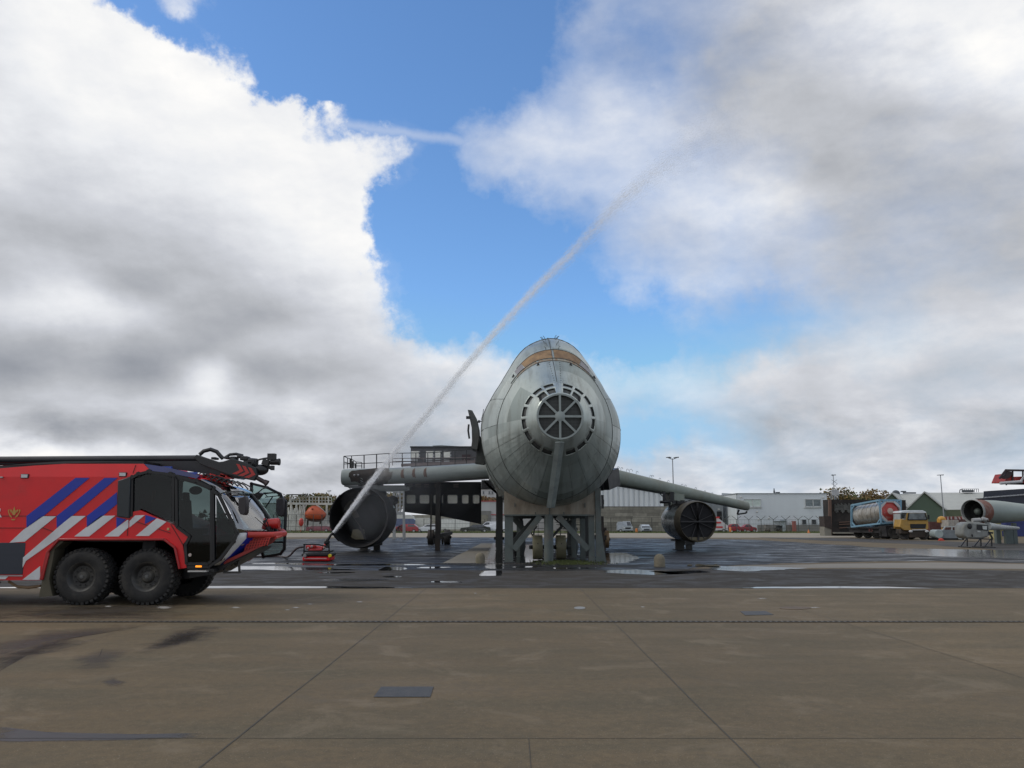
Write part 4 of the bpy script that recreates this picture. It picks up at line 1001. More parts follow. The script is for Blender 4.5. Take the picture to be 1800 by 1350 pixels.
# nose cone ring with cut-outs
cone = MB(); cut = MB(); rimm = MB()
def cone_pt(phi, f, off=0):
    r = lerp(r0, r1, f); Y = lerp(TIPY, 39.2, f**1.15); cx = lerp(CX[0], CX[1], f)
    return V(cx+math.sin(phi)*r, Y+off, AZ+math.cos(phi)*r)
slots = []
for k in range(8): slots.append((8+20.6*k, 8+20.6*k+16.2))
gaps_o = sorted([(a, b_) for a, b_ in slots]+[(360-b_, 360-a) for a, b_ in slots])
inn = [(8, 25), (29, 46)]; gaps_i = sorted(inn+[(360-q, 360-p) for p, q in inn])
deg = sorted(set([round(i*4.0, 2) for i in range(90)]+[x for g_ in gaps_o+gaps_i for x in g_]))
fr_ = [0, .14, .55, .70, .955, 1.0]
def inside(a, gs): return any(p-.01 <= a <= q+.01 for p, q in gs)
for i, a0 in enumerate(deg):
    a1 = deg[i+1] if i+1 < len(deg) else 360; am = (a0+a1)/2
    for j in range(len(fr_)-1):
        P4 = [cone_pt(R(a0), fr_[j]), cone_pt(R(a1), fr_[j]), cone_pt(R(a1), fr_[j+1]), cone_pt(R(a0), fr_[j+1])]
        hole = (j == 3 and inside(am, gaps_o)) or (j == 1 and inside(am, gaps_i))
        if hole: cut.add([p+V(0, .18, 0) for p in P4], [(0, 1, 2, 3)])
        else: cone.add(P4, [(0, 1, 2, 3)])
co = cone.build('nose_cone', M_hull, ac, solid=.04, angle=50)
a = co.data.attributes.new('plate', 'FLOAT', 'FACE'); a.data.foreach_set('value', [.0]*len(co.data.polygons))
M_mesh = mat('vent_mesh', (.060, .064, .062), .8, var=.5, scale=3)
cut.build('vent_grille', M_mesh, ac)
# front disc: fine wire grille with eight spokes and a hub
disc = MB(); disc.lathe((CX[0], TIPY+.16, AZ), (0, -1, 0), [(0, r0+.03), (.05, r0*.6), (.09, .01)], 40)
def grille_mat():
    m = bpy.data.materials.new('wire_grille'); m.use_nodes = True; T = NT(m.node_tree); p = T.n['Principled BSDF']
    t = T.node('ShaderNodeTexCoord').outputs['Object']; s = T.sep(t)
    w = T.math('SINE', T.math('MULTIPLY', s[2], 95)); w2 = T.math('SINE', T.math('MULTIPLY', s[0], 95)); n = T.noise(t, 2.2, 5, .6)
    c = T.mix(T.mapr(T.math('MAXIMUM', w, T.math('MULTIPLY', w2, .4)), -.2, 1, 0, .8), (.015, .017, .016), (.11, .12, .115))
    c = T.mix(T.mapr(n, .4, .7, 0, .6), c, (.03, .03, .028))
    T.put(p.inputs['Base Color'], c); p.inputs['Roughness'].default_value = .7; return m
disc.build('nose_grille', grille_mat(), ac)
b = MB()
for k in range(8):
    a = math.pi/4*k; q0 = V(CX[0], TIPY-.03, AZ); q1 = q0+V(math.sin(a)*r0*1.02, .04, math.cos(a)*r0*1.02)
    b.bar(q0, q1, .10, .05, up=(0, 1, 0))
b.lathe((CX[0], TIPY+.02, AZ), (0, -1, 0), [(0, .24), (.05, .24), (.075, .20), (.08, .001)], 24)
b.lathe((CX[0], TIPY+.03, AZ), (0, -1, 0), [(-.1, r0+.05), (.0, r0+.05), (.05, r0+.03), (.05, r0-.05), (0, r0-.05)], 56)
sp_ = b.build('nose_spokes', mat('spoke_paint', (.25, .285, .275), .45, var=.1), ac)
b = MB()
for s in (-1, 1):
    c = V(CX[0]+s*r0*.80, TIPY-.02, AZ+r0*.72); b.prism([c, c+V(-.02, 0, .28), c+V(.14*s, 0, .12), c+V(.1*s, 0, -.08)], (0, .08, 0))
b.build('hinge', M_black, ac)
# torn edges of sheet at the lower left slots
b = MB()
for k in range(14):
    a = R(rnd.uniform(205, 250)); q = cone_pt(a, rnd.uniform(.6, .75), -.02); b.add([q, q+V(rnd.uniform(.03, .16), -.02, rnd.uniform(-.06, .1)), q+V(rnd.uniform(-.02, .08), 0, rnd.uniform(.03, .14))], [(0, 1, 2)])
b.build('torn_metal', mat('torn_rust', (.13, .085, .05), .8), ac, solid=.01)
# keel strut: folded channel hanging from the nose disc to the cradle
b = MB(); kt = V(CX[0]-.0, TIPY-.02, AZ-r0-.08); kb = U(968, 892, 41.2)
km = U(977, 830, 39.4); kt2 = U(984, 777, TIPY-.05)
for a_, c_ in ((kt2, km), (km, kb)):
    d = V(.20, 0, 0); f = V(0, -.16, 0)
    b.add([a_-d, a_+f, c_+f, c_-d], [(0, 1, 2, 3)]); b.add([a_+f, a_+d, c_+d, c_+f], [(0, 1, 2, 3)])
b.build('keel_strut', mat('strut_paint', (.27, .31, .30), .45, var=.2), ac, solid=.03, smooth=False)
# bolts, lugs and aerial stubs
b = MB()
for s in (-1, 1):
    for k in range(9):
        ph = -.02+s*(.055+.045*k/9*0)-0; q = skin(s*.085, lerp(39.4, 41.1, k/8.), .01); b.ell(q, .022, 6, 4)
b.build('bolt', M_seam, fus)
b = MB()
for x, y, Y in ((945, 643, 41.1), (1001, 643, 41.1), (906, 667, 42), (1041, 667, 42)):
    ph = math.atan2(U(x, y, Y).x-2.1, U(x, y, Y).z-AZ); q = skin(ph, Y, .0); b.add([q+V(-.09, -.04, -.06), q+V(.09, -.04, -.06), q+V(0, -.02, .14), q+V(0, .15, 0)], [(0, 1, 2), (0, 2, 3), (1, 3, 2), (0, 3, 1)]); b.box(q, (.08, .12, .14))
b.build('lifting_lug', M_black, fus)
b = MB()
for k in range(9):
    for s in (-1, 1):
        q = skin(s*(.055 if k % 2 else .08), 42.5+k*.35, 0); b.tube([q, q+V(.02*s, 0, .09), q+V(.09*s, 0, .16)], .014, 5)
b.build('bird_spike', M_seam, fus)
# cockpit brow: rust-brown plates where the windscreen would be
def patch(name, p0, p1, y0, y1, m, off=.018, ku=14, kv=5, taper=0):
    b = MB()
    for j in range(kv+1):
        for i in range(ku+1):
            t = j/kv; ph = lerp(p0*(1-taper*t), p1*(1-taper*t), i/ku); b.v.append(skin(ph, lerp(y0, y1, t), off))
    b.f = [[j*(ku+1)+i, j*(ku+1)+i+1, (j+1)*(ku+1)+i+1, (j+1)*(ku+1)+i] for j in range(kv) for i in range(ku)]; b.m = [0]*len(b.f)
    return b.build(name, m, fus, angle=60)
M_rust = mat('rust_brow', (.26, .165, .085), .75, var=.35, scale=2.5, dirt=(.13, .075, .04), dirt_amt=.6, dirt_scale=1.6)
M_streak = mat('rust_streak', (.25, .235, .19), .6, var=.25, scale=2, dirt=(.20, .11, .05), dirt_amt=.75, dirt_scale=2.5, stretch=(2.5, .4, .4))
# find the Y at which the crown of the hull appears at a given picture row
def row_of(ph, Y):
    p = skin(ph, Y); z = p.z-CAMH; dpt = p.y*cp+z*sp; return 675-F*(-p.y*sp+z*cp)/dpt
def Y_at(ph, row):
    lo, hi = 40.0, 44.6
    for _ in range(30):
        mid = (lo+hi)/2
        if row_of(ph, mid) > row: lo = mid
        else: hi = mid
    return lo
yA, yB = Y_at(0, 630), Y_at(0, 615)
patch('windscreen_plate', -.46, -.012, yA, yB, M_rust); patch('windscreen_plate', .012, .40, yA, yB, M_rust)
patch('side_window_plate', -.62, -.475, yA+.1, yB, mat('brow_grey', (.21, .20, .21), .5, var=.25), taper=.03); patch('side_window_plate', .415, .60, yA+.1, yB, MATS['brow_grey'], taper=.03)
patch('brow_panel', -.66, .62, Y_at(0, 634.5), yA-.02, M_streak, off=.010)
b = MB(); b.tube([skin(p, yA, .02) for p in np.linspace(-.8, .75, 30)], .02, 5); b.tube([skin(p, yB, .02) for p in np.linspace(-.55, .55, 30)], .02, 5); b.build('brow_seam', M_seam, fus)
# door thrown open at the left, with its hinge
b = MB(); P = [(822, 720), (830, 721), (838, 736), (841.5, 752), (842.5, 770), (839, 791), (828, 788), (829.5, 775), (829, 752), (826, 738)]
b.prism([U(x, y, 47) for x, y in P], (0, 1.7, 0)); dd = b.build('open_door', mat('door_dark', (.075, .08, .075), .55, var=.3, dirt=(.05, .035, .02), dirt_amt=.4), ac, bevel=.03)
b = MB(); b.tube([U(824, 746, 46.9), U(823, 757, 46.9), U(825, 771, 46.9)], .06, 6); b.box(U(822.5, 734, 46.95), (.2, .2, .15)); b.bar(U(838, 742, 47.2), U(848, 740, 47.4), .06); b.box(U(842, 741, 47.2), (.12, .12, .14)); b.build('door_hinge', M_black, dd)
b = MB(); P = [(843, 765), (850, 775), (851, 793), (857, 806), (851, 816), (835, 814), (838, 795)]
b.prism([U(x, y, 47.9) for x, y in P], (0, .9, 0)); b.build('door_sill', mat('door_dark2', (.05, .055, .05), .6), ac)
b = MB(); b.tube([U(846, 738, 47.5), U(849, 727, 47.5), U(850, 719, 47.5)], .02, 5); b.build('aerial', M_seam, ac)
b = MB(); b.add([skin(-1.50, 45.3, .03), skin(-1.50, 46.4, .03), skin(-1.36, 46.8, .03), skin(-1.20, 45.9, .03), skin(-1.34, 45.2, .03)], [(0, 1, 2, 3, 4)]); b.build('paint_patch', mat('patch_dark', (.13, .145, .13), .5), fus)
# cradle: steel plate cut to the hull, columns, diagonals
YC = 43.45
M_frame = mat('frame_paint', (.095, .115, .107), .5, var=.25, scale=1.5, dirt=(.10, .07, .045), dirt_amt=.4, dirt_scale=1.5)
M_plate = mat('cradle_plate', (.30, .27, .215), .65, var=.25, scale=1.2, dirt=(.17, .13, .09), dirt_amt=.65, dirt_scale=.7, stretch=(1.6, 1, .5))
def C(px, py, Y=YC): return U(px, py, Y)
cr = MB()
top = [(886, 862)] + [(x, 862+ (1-((x-967)/81.)**2)*27) for x in range(892, 1046, 8)] + [(1046, 860)]
P = [C(886, 905)] + [C(*q) for q in top] + [C(1046, 905)]
cr.prism(P, (0, .12, 0))
cradle = cr.build('cradle_plate', M_plate, ac, smooth=False)
b = MB(); b.bar(C(886, 905.5), C(1046, 905.5), .3, .07); 
for x, y0, y1 in ((905, 884, 891), (941, 900, 905), (966, 893, 905), (991, 900, 905), (1028, 884, 892)): b.bar(C(x, y0)+V(0, -.05, 0), C(x, y1)+V(0, -.05, 0), .05)
b.build('cradle_flange', M_frame, ac)
gz = lambda x, Y: V(U(x, 980, Y).x, Y, 0.0)
def column(x0, x1, ytop, Y=YC, name='column', m=M_frame, flare=0, h=.3):
    a = U((x0+x1)/2, ytop, Y); w = (x1-x0)/F*Y*.97; b = MB()
    t = .04; bx = a.x; 
    # an I-section: two flanges and a web
    if flare: b.prism([V(bx-w/2, Y, a.z), V(bx+w/2, Y, a.z), V(bx+w/2, Y, 1.6), V(bx+w/2+flare, Y, 0.0), V(bx-w/2, Y, 0.0)], (0, h, 0))
    else:
        b.mm((bx-w/2, Y, 0.0), (bx+w/2, Y+.03, a.z)); b.mm((bx-w/2, Y+h-.03, 0.0), (bx+w/2, Y+h, a.z)); b.mm((bx-.02, Y+.03, 0.0), (bx+.02, Y+h-.03, a.z))
        b.mm((bx-w/2-.05, Y-.05, 0.0), (bx+w/2+.05, Y+h+.05, .03))
    return b.build(name, m, ac, smooth=False)
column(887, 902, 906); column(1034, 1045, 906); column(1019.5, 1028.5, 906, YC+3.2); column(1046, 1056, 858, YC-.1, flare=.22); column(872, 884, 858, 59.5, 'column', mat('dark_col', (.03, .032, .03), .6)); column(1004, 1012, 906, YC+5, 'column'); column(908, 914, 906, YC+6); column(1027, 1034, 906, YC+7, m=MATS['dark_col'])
b = MB(); b.tube([C(964.5, 905), V(C(964.5, 985).x, YC, 0)], .24, 20); b.tube([V(C(964.5, 985).x, YC, 0), V(C(964.5, 985).x, YC, .04)], .36, 20); b.build('centre_post', M_frame, ac)
b = MB(); b.bar(C(950, 907), C(903, 966), .28, .30); b.bar(C(981, 907), C(1034, 966), .26, .28); b.build('diagonal_brace', M_frame, ac, smooth=False)
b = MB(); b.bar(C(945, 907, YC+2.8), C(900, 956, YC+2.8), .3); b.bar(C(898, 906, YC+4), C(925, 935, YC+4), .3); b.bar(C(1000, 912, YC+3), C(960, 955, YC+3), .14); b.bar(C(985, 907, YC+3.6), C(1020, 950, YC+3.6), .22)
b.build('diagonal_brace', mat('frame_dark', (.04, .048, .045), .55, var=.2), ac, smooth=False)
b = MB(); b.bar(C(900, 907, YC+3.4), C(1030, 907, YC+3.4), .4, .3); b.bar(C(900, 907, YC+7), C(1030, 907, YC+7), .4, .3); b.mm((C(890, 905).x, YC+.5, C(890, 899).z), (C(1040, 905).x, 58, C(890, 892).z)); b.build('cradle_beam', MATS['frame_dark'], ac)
b = MB(); b.bar(C(868, 800, 48), C(887, 870, 48), .18, .3); b.bar(C(858, 800, 50), C(880, 872, 50), .14, .25); b.bar(C(856, 806, 49.5), C(873, 850, 49.5), .5, .3); b.build('side_rail', mat('rail_pale', (.17, .17, .15), .5), ac)
b = MB(); b.box(C(1059, 882, YC-.15), (.12, .12, .7)); b.tube([C(1058, 878), C(1061, 879), C(1061, 886), C(1058, 888)], .035, 6); b.build('junction_box', M_black, ac)
# nose-wheel drums, rear wheel drums
def drum(px, py0, py1, w, Y, m, name='wheel_drum', hub=True):
    z1 = U(px, py0, Y).z; z0 = U(px, py1, Y).z; r = (z1-z0)/2; c = V(U(px, 960, Y).x, Y+r, max((z0+z1)/2, r)); W_ = w/F*Y
    b = MB(); b.lathe(c-V(W_/2, 0, 0), (1, 0, 0), [(.03, .001), (.03, r*.55), (0, r*.62), (0, r*.97), (.03, r), (W_-.03, r), (W_, r*.97), (W_, r*.62), (W_-.03, r*.55), (W_-.03, .001)], 40)
    o = b.build(name, m, ac)
    b = MB(); b.tube([c-V(W_/2+.12, 0, 0), c+V(W_/2+.12, 0, 0)], .11, 10); b.box(c+V(0, -r-.001, r*.32), (.05, .02, .05)); b.build('axle', M_black, o)
    return o
M_drum = mat('drum_beige', (.215, .20, .125), .55, var=.15, dirt=(.10, .09, .055), dirt_amt=.4)
drum(945.5, 941, 984, 17, 44.9, M_drum); drum(987, 941, 984, 17, 44.9, M_drum)
b = MB(); b.tube([C(930, 962, 45.7), C(1003, 962, 45.7)], .10, 8); b.tube([C(938, 941, 46), C(939, 931, 46), C(944, 925, 46)], .05, 6); b.build('wheel_axle', MATS['frame_dark'], ac)
M_tyrebk = mat('burnt_steel', (.03, .028, .026), .75, var=.4, dirt=(.07, .045, .03), dirt_amt=.4)
M_bronze = mat('bronze_drum', (.24, .15, .07), .5, var=.25, dirt=(.08, .06, .04), dirt_amt=.4)
for (x, y0, y1, w, Y, m) in ((877, 930, 963, 12, 60, M_tyrebk), (1066, 932, 964, 11, 60, M_bronze), (1031, 933, 960, 9, 64, M_bronze), (905, 935, 966, 7, 62, M_tyrebk), (918, 938, 968, 6, 60, M_tyrebk)): drum(x, y0, y1, w, Y, m)
b = MB()
for x, Y in ((1058, 60), (1053, 62), (915, 57), (1007, 56)):
    p = U(x, 960, Y); b.tube([V(p.x, Y, 0), V(p.x, Y, 1.0), V(p.x, Y, 2.4)], [.28, .2, .16], 10); b.box((p.x, Y, .9), (.6, .6, .3)); b.bar(U(x-4, 931, Y), U(x+8, 930, Y), .2)
for k in range(6): b.box(U(1049+k*2.5, 931+k % 2, 60), (.12, .3, .18))
b.build('gear_leg', M_tyrebk, ac)
b = MB()
for x in (915, 1008, 1004): p = U(x, 960, 52); b.tube([V(p.x, 52, 0), V(p.x, 52, .5), V(p.x, 52, .9), V(p.x, 52, 2.1)], [.2, .34, .28, .18], 10)
b.build('jack_post', MATS['frame_dark'], ac)
# access stair seen between the posts
st = thing('access_stair', 'dark open steel stair and lattice under the belly of the aircraft', 'stair', (U(1000, 960, 56).x, 56, 0))
b = MB()
for Y in (55, 56.6):
    b.bar(U(955, 968, Y), U(925, 925, Y), .07); b.bar(U(1040, 968, Y), U(975, 912, Y), .09)
    for x in (985, 1000, 1012, 1022): b.bar(U(x, 908, Y), U(x, 966, Y), .05)
    for y in (914, 922, 930, 938, 947): b.bar(U(978, y, Y), U(1024, y, Y), .035)
    for y in (915, 925, 935): b.bar(U(928, y+4, Y), U(958, y+4, Y), .03)
    for x in (935, 946): b.bar(U(x, 912, Y), U(x, 945, Y), .03)
for k in range(10): p = U(1036-k*6, 965-k*5.2, 55); b.box(p+V(0, .8, 0), (.32, 1.6, .03))
b.build('stair_frame', M_black, st, smooth=False)
# wings -------------------------------------------------------
M_wing = mat('wing_paint', (.235, .265, .255), .42, var=.15, scale=.8, dirt=(.19, .16, .13), dirt_amt=.35, dirt_scale=.4, stretch=(.6, 1, 2))
def wing(stn, m, parent, name='wing', k=22):
    # each station: centre of the leading edge, radius, chord to the rear, drop of trailing edge
    b = MB()
    for c, r, ch in stn:
        for i in range(k):
            a = math.pi*(.5+i/(k-1)); b.v.append(c+V(0, math.cos(a)*r+r, math.sin(a)*-r*-1))
        b.v.append(c+V(0, ch*.5, -r*.75)); b.v.append(c+V(0, ch, .02-r*.2)); b.v.append(c+V(0, ch*.5, r*.9))
    n = k+3
    for s in range(len(stn)-1):
        for i in range(n): b.f.append([s*n+i, s*n+(i+1) % n, (s+1)*n+(i+1) % n, (s+1)*n+i]); b.m.append(0)
    b.f.append(list(range(n))); b.m.append(0); b.f.append(list(range((len(stn)-1)*n, len(stn)*n))); b.m.append(0)
    return b.build(name, m, parent, angle=40)
YW = 58.0
def wst(px, pt, pb, Y, ch): a = U(px, pt, Y); c = U(px, pb, Y); return ((a+c)/2, (a.z-c.z)/2, ch)
lw = wing([wst(599, 825.5, 851, YW, 4.5), wst(601, 824, 852.5, YW, 5), wst(640, 823, 852, YW, 5.5), wst(700, 821, 850, YW, 6.5), wst(760, 818, 847, YW, 7.5), wst(862, 812, 840, YW, 9)], M_wing, ac)
rw = wing([wst(1077, 822, 850, 57, 9), wst(1190, 850.5, 871, 61, 6.5), wst(1192, 851, 872, 61.1, 6.4), wst(1280, 873.5, 889, 65, 5), wst(1316, 881.5, 897.5, 66.5, 4.2), wst(1318, 883, 896, 66.7, 4)], mat('wing_green', (.21, .24, .205), .5, var=.2, scale=1, dirt=(.16, .15, .11), dirt_amt=.5, dirt_scale=.5), ac)
b = MB(); b.bar(U(1060, 846, 56), U(1080, 838, 57.5), .8, 1.2); b.bar(U(1056, 856, 56), U(1085, 848, 58), .3, .5); b.build('wing_root', M_black, ac)
b = MB(); 
for k in range(7): b.bar(U(850+k*2, 844+k*2, 57), U(860+k*2.4, 856+k*2, 57), .12)
b.box(U(858, 852, 57.5), (.9, .8, .6)); b.build('wing_root', M_black, ac)
b = MB()
for x, y in ((1087, 821), (1093, 822.5), (1103, 825), (1109, 826.5), (1120, 829), (1144, 836), (1147.5, 836), (1160, 841), (1175, 845), (1199, 851.5), (1205, 853), (1223, 857.5), (1239, 863), (1252, 866.5), (1264, 870.5)):
    t = (x-1077)/241; Y = lerp(57, 66.7, t)+.6; p = U(x, y+1, Y); r = .065 if x != 1109 else .11
    b.tube([p+V(-r, 0, -.12)]+[p+V(-r*math.cos(a), 0, r*math.sin(a)) for a in np.linspace(0, math.pi, 7)]+[p+V(r, 0, -.05)], .013, 5)
b.build('cable_hook', M_seam, rw)
b = MB(); b.bar(U(1167, 864, 60), U(1167, 882, 60), .16); b.bar(U(1157, 865, 60), U(1178, 885, 60), .06); b.tube([U(1160, 882.5, 59.8), U(1176, 882.5, 59.8)], .1, 8); b.bar(U(1177, 880, 60), U(1177, 893, 60), .14)
b.bar(U(1299, 896, 66.5), U(1296, 904, 66.5), .12); b.bar(U(1296, 904, 66.5), U(1311, 902, 66.5), .12); b.bar(U(1311, 902, 66.5), U(1313, 899, 66.5), .12); b.build('wing_bracket', M_black, rw)
# scorch marks on the left wing (own shapes)
sc = MB(); M_scorch = mat('scorch', (.022, .017, .014), .8, var=.5, dirt=(.07, .035, .015), dirt_amt=.4)
def wing_pt(px, t, Y=YW, out=.02):   # t: 0 top, 1 bottom across the rounded nose of the wing
    y0, y1 = np.interp(px, [599, 640, 700, 760, 862], [824, 823, 821, 818, 812]), np.interp(px, [599, 640, 700, 760, 862], [852.5, 852, 850, 847, 840])
    a = U(px, y0, Y); c = U(px, y1, Y); cc = (a+c)/2; r = (a.z-c.z)/2; an = math.pi*(.02+.96*t)
    return cc+V(0, r-math.sin(an)*(r+out), math.cos(an)*(r+out))
def scorch(pts_up, pts_dn, name='scorch_mark', m=None):
    b = MB(); n = len(pts_up)
    for (xu, tu), (xd, td) in zip(pts_up, pts_dn):
        for k in range(7): t = k/6; b.v.append(wing_pt(lerp(xu, xd, t), lerp(tu, td, t)))
    for i in range(n-1):
        for k in range(6): b.f.append([i*7+k, i*7+k+1, (i+1)*7+k+1, (i+1)*7+k]); b.m.append(0)
    return b.build(name, m or M_scorch, lw)
scorch([(613, .35), (617, .22), (624, .22), (630, .18), (640, .16), (650, .10), (657, .02), (664, 0)], [(613, .5), (617, .72), (624, .7), (632, .80), (640, .95), (652, .98), (658, .95), (664, .9)])
scorch([(664, .0), (672, .05), (682, .1), (690, .35)], [(664, .95), (672, .9), (680, .85), (688, .6)], m=mat('soot', (.12, .11, .10), .8, var=.4))
for x in (707, 727, 747):
    scorch([(x-2, .3), (x, .25), (x+2, .2), (x+3, .5)], [(x-3, .5), (x-1, .62), (x+1, .6), (x+4, .65)], m=mat('scratch_rust', (.13, .08, .06), .7))
b = MB()
for x in (623, 630): b.ell(wing_pt(x, .45, out=.06), .07, 8, 6)
b.build('stud', M_steel, lw)
# platform and rails on the left wing
b = MB(); b.mm(U(605, 853, YW+.4)+V(0, 0, 0), U(712, 855, YW)+V(0, 4.5, 0)); b.prism([U(607, 854, YW+.3), U(636, 861, YW+.3), U(720, 861, YW+.3), U(720, 856, YW+.3)], (0, 1.2, 0))
for k in range(10): b.bar(U(612+k*10, 856, YW+.4), U(620+k*10, 862, YW+.4), .06)
b.bar(U(660, 862, YW+.2), U(716, 862, YW+.2), .1); b.bar(U(655, 859, YW), U(715, 858, YW), .08)
b.build('underwing_truss', mat('truss_grey', (.09, .10, .10), .5, var=.3), ac, smooth=False)
rl = MB(); RY = YW+2.2
def toprail(x): return np.interp(x, [604, 640, 685, 765, 840], [802, 800, 797, 795.5, 789])
def botrail(x): return np.interp(x, [604, 640, 700, 765, 840], [824, 823.5, 821.5, 818.5, 813.5])
xs = [604.5, 618, 640, 662, 684, 707, 731, 752, 775, 800, 820, 838]
for i, x in enumerate(xs):
    rl.bar(U(x, toprail(x), RY), U(x, botrail(x), RY), .07 if i in (2, 3, 4) else .055)
    if i: 
        for f in (0, .62): rl.bar(U(xs[i-1], lerp(toprail(xs[i-1]), botrail(xs[i-1]), f), RY), U(x, lerp(toprail(x), botrail(x), f), RY), .05)
rail = rl.build('guard_rail', M_black, ac, smooth=False)
rl = MB(); q = [(604.5, 802, RY), (611, 805, RY+2), (618, 807, RY+4.5), (626, 812, RY+4.5), (636, 813, RY+4.5)]
for i, (x, y, Y) in enumerate(q):
    rl.bar(U(x, y, Y), U(x, 823.5, Y), .055)
    if i:
        rl.bar(U(q[i-1][0], q[i-1][1], q[i-1][2]), U(x, y, Y), .05); rl.bar(U(q[i-1][0], q[i-1][1]+11-i, q[i-1][2]), U(x, y+10-i, Y), .05)
for x in (616, 620.5, 625): rl.bar(U(x, 806+x-616, RY+3), U(x, 823, RY+3), .12)
rl.build('guard_rail', M_black, ac, smooth=False)
rl = MB()
for i in range(9): 
    x = 690+i*18; rl.bar(U(x, 806+.0*i, RY+5), U(x, 818, RY+5), .05)
rl.bar(U(690, 806, RY+5), U(838, 804, RY+5), .05); rl.bar(U(690, 811, RY+5), U(838, 809.5, RY+5), .04)
rl.prism([U(705, 815, RY+4), U(838, 810, RY+4), U(838, 815, RY+4), U(705, 820, RY+4)], (0, .3, 0))
rl.build('guard_rail', mat('rail_grey', (.16, .13, .13), .6), ac, smooth=False)
# dark cabin module behind the left wing
YB2 = 74
mod = thing('cabin_module', 'dark rectangular steel module with four pale shutters behind the railed left wing', 'training module', (U(780, 900, YB2).x, YB2, 0))
b = MB(); b.prism([U(722, 786, YB2), U(838, 785, YB2), U(838, 822, YB2), U(722, 822, YB2)], (0, 5, 0)); b.build('wall', mat('module_wall', (.075, .075, .082), .6, var=.3), mod, smooth=False)
b = MB(); b.mm(U(721, 787, YB2)+V(0, -.1, 0), U(838, 784.5, YB2)+V(0, 5.1, 0)); b.build('roof_edge', M_black, mod)
for x0, x1 in ((723, 736), (749, 761), (765, 774), (780, 791)):
    b = MB(); b.prism([U(x0, 793, YB2-.06), U(x1, 793, YB2-.06), U(x1, 804.5, YB2-.06), U(x0, 804.5, YB2-.06)], (0, .05, 0)); sh = b.build('shutter', mat('shutter_pale', (.75, .74, .68), .5, var=.15, scale=4), mod, smooth=False)
    b = MB(); 
    for y in (794, 800, 804): b.box(U(x1+1.2, y, YB2-.1), (.12, .1, .12))
    b.build('shutter_latch', M_steel, sh)
b = MB()
for x0, x1 in ((722, 734), (749, 760), (765, 776), (780, 790)): b.prism([U(x0, 807, YB2-.05), U(x1, 807, YB2-.05), U(x1, 812, YB2-.05), U(x0, 812, YB2-.05)], (0, .04, 0))
b.build('lower_panel', mat('lower_panel', (.36, .37, .38), .6), mod, smooth=False)
b = MB(); b.prism([U(812, 799, YB2-.05), U(827, 799, YB2-.05), U(827, 810, YB2-.05), U(812, 810, YB2-.05)], (0, .04, 0)); b.build('hatch', mat('hatch_brown', (.05, .03, .035), .7), mod, smooth=False)
for x_ in (772, 876):
    b = MB(); b.mm(V(U(x_, 900, YB2).x-.12, YB2+.3, 0), V(U(x_, 900, YB2).x+.12, YB2+.6, U(722, 821, YB2).z+(.0 if x_ < 800 else -.3))); b.build('leg', M_black, mod)
b = MB(); b.mm((U(760, 900, YB2).x, YB2+.3, U(722, 821, YB2).z-.3), (U(880, 900, YB2).x, YB2+.6, U(722, 821, YB2).z)); b.build('floor_beam', M_black, mod)
# tailplane
b = MB(); YT = 92; b.prism([U(760, 783.2, YT), U(775, 782.5, YT), U(800, 784, YT), U(850, 786, YT), U(870, 790, YT), U(838, 789, YT), U(790, 787.5, YT), U(764, 785, YT)], (0, 4, 0)); b.build('tailplane', mat('tail_grey', (.20, .22, .22), .5), ac)
# black side panel with window openings under the left wing
YP = 60.5
panel = thing('window_wall', 'black steel wall with a row of rounded window openings under the left wing', 'wall', (U(778, 900, YP).x, YP, 0))
xs = [711, 714, 731, 737, 755, 761.5, 770, 776, 779.5, 786, 804.5, 811.5, 824, 830.5, 843, 846]
def pb(x): return np.interp(x, [711, 752, 779, 846], [900, 905, 908, 921.5])
b = MB()
def quad(x0, x1, y0a, y0b, y1a, y1b): b.prism([U(x0, y0a, YP), U(x1, y0b, YP), U(x1, y1b, YP), U(x0, y1a, YP)], (0, .08, 0))
for i in range(len(xs)-1):
    x0, x1 = xs[i], xs[i+1]; wnd = i % 2 == 1
    if wnd: quad(x0, x1, 847, 847, 869.5, 869.5); quad(x0, x1, 885.5, 885.5, pb(x0), pb(x1))
    else: quad(x0, x1, 847, 847, pb(x0), pb(x1))
panel_o = b.build('panel', mat('panel_black', (.006, .007, .009), .6, var=.3, stretch=(3, 1, .4), spec=.25), panel, smooth=False)
for i in range(1, len(xs)-1, 2):
    x0, x1 = xs[i], xs[i+1]; b = MB(); Yp = YP-.02
    pts = [(x0, 869.5), (x1, 869.5), (x1, 885.5), (x0, 885.5)]
    for k in range(4):
        p, q = U(*pts[k], Yp), U(*pts[(k+1) % 4], Yp); b.bar(p, q, .05, .05)
        c = U(*pts[k], Yp); cx = 1 if pts[k][0] == x0 else -1; cz = -1 if pts[k][1] < 877 else 1
        b.prism([c, c+V(cx*.16, 0, 0), c+V(cx*.05, 0, cz*.05), c+V(0, 0, cz*.16)], (0, .06, 0))
    f = b.build('window_frame', M_black, panel, smooth=False)
    b = MB(); b.prism([U(x0, 869.5, YP+.06), U(x1, 869.5, YP+.06), U(x1, 885.5, YP+.06), U(x0, 885.5, YP+.06)], (0, .02, 0)); b.build('window_pane', mat('pane_pale_light', (.80, .79, .70), .5, var=.12, scale=1.5), f, smooth=False)  # pale pane colour stands in for light seen through the openings
b = MB()
for x, w in ((717, 8), (730, 10), (745, 9), (764, 5), (797, 9)):
    b.prism([U(x, 851, YP-.03), U(x+w, 850.5, YP-.03), U(x+w, 853, YP-.03), U(x, 853.5, YP-.03)], (0, .02, 0)); b.prism([U(x, 855, YP-.03), U(x+w, 855, YP-.03), U(x+w, 856.5, YP-.03), U(x, 856.5, YP-.03)], (0, .02, 0))
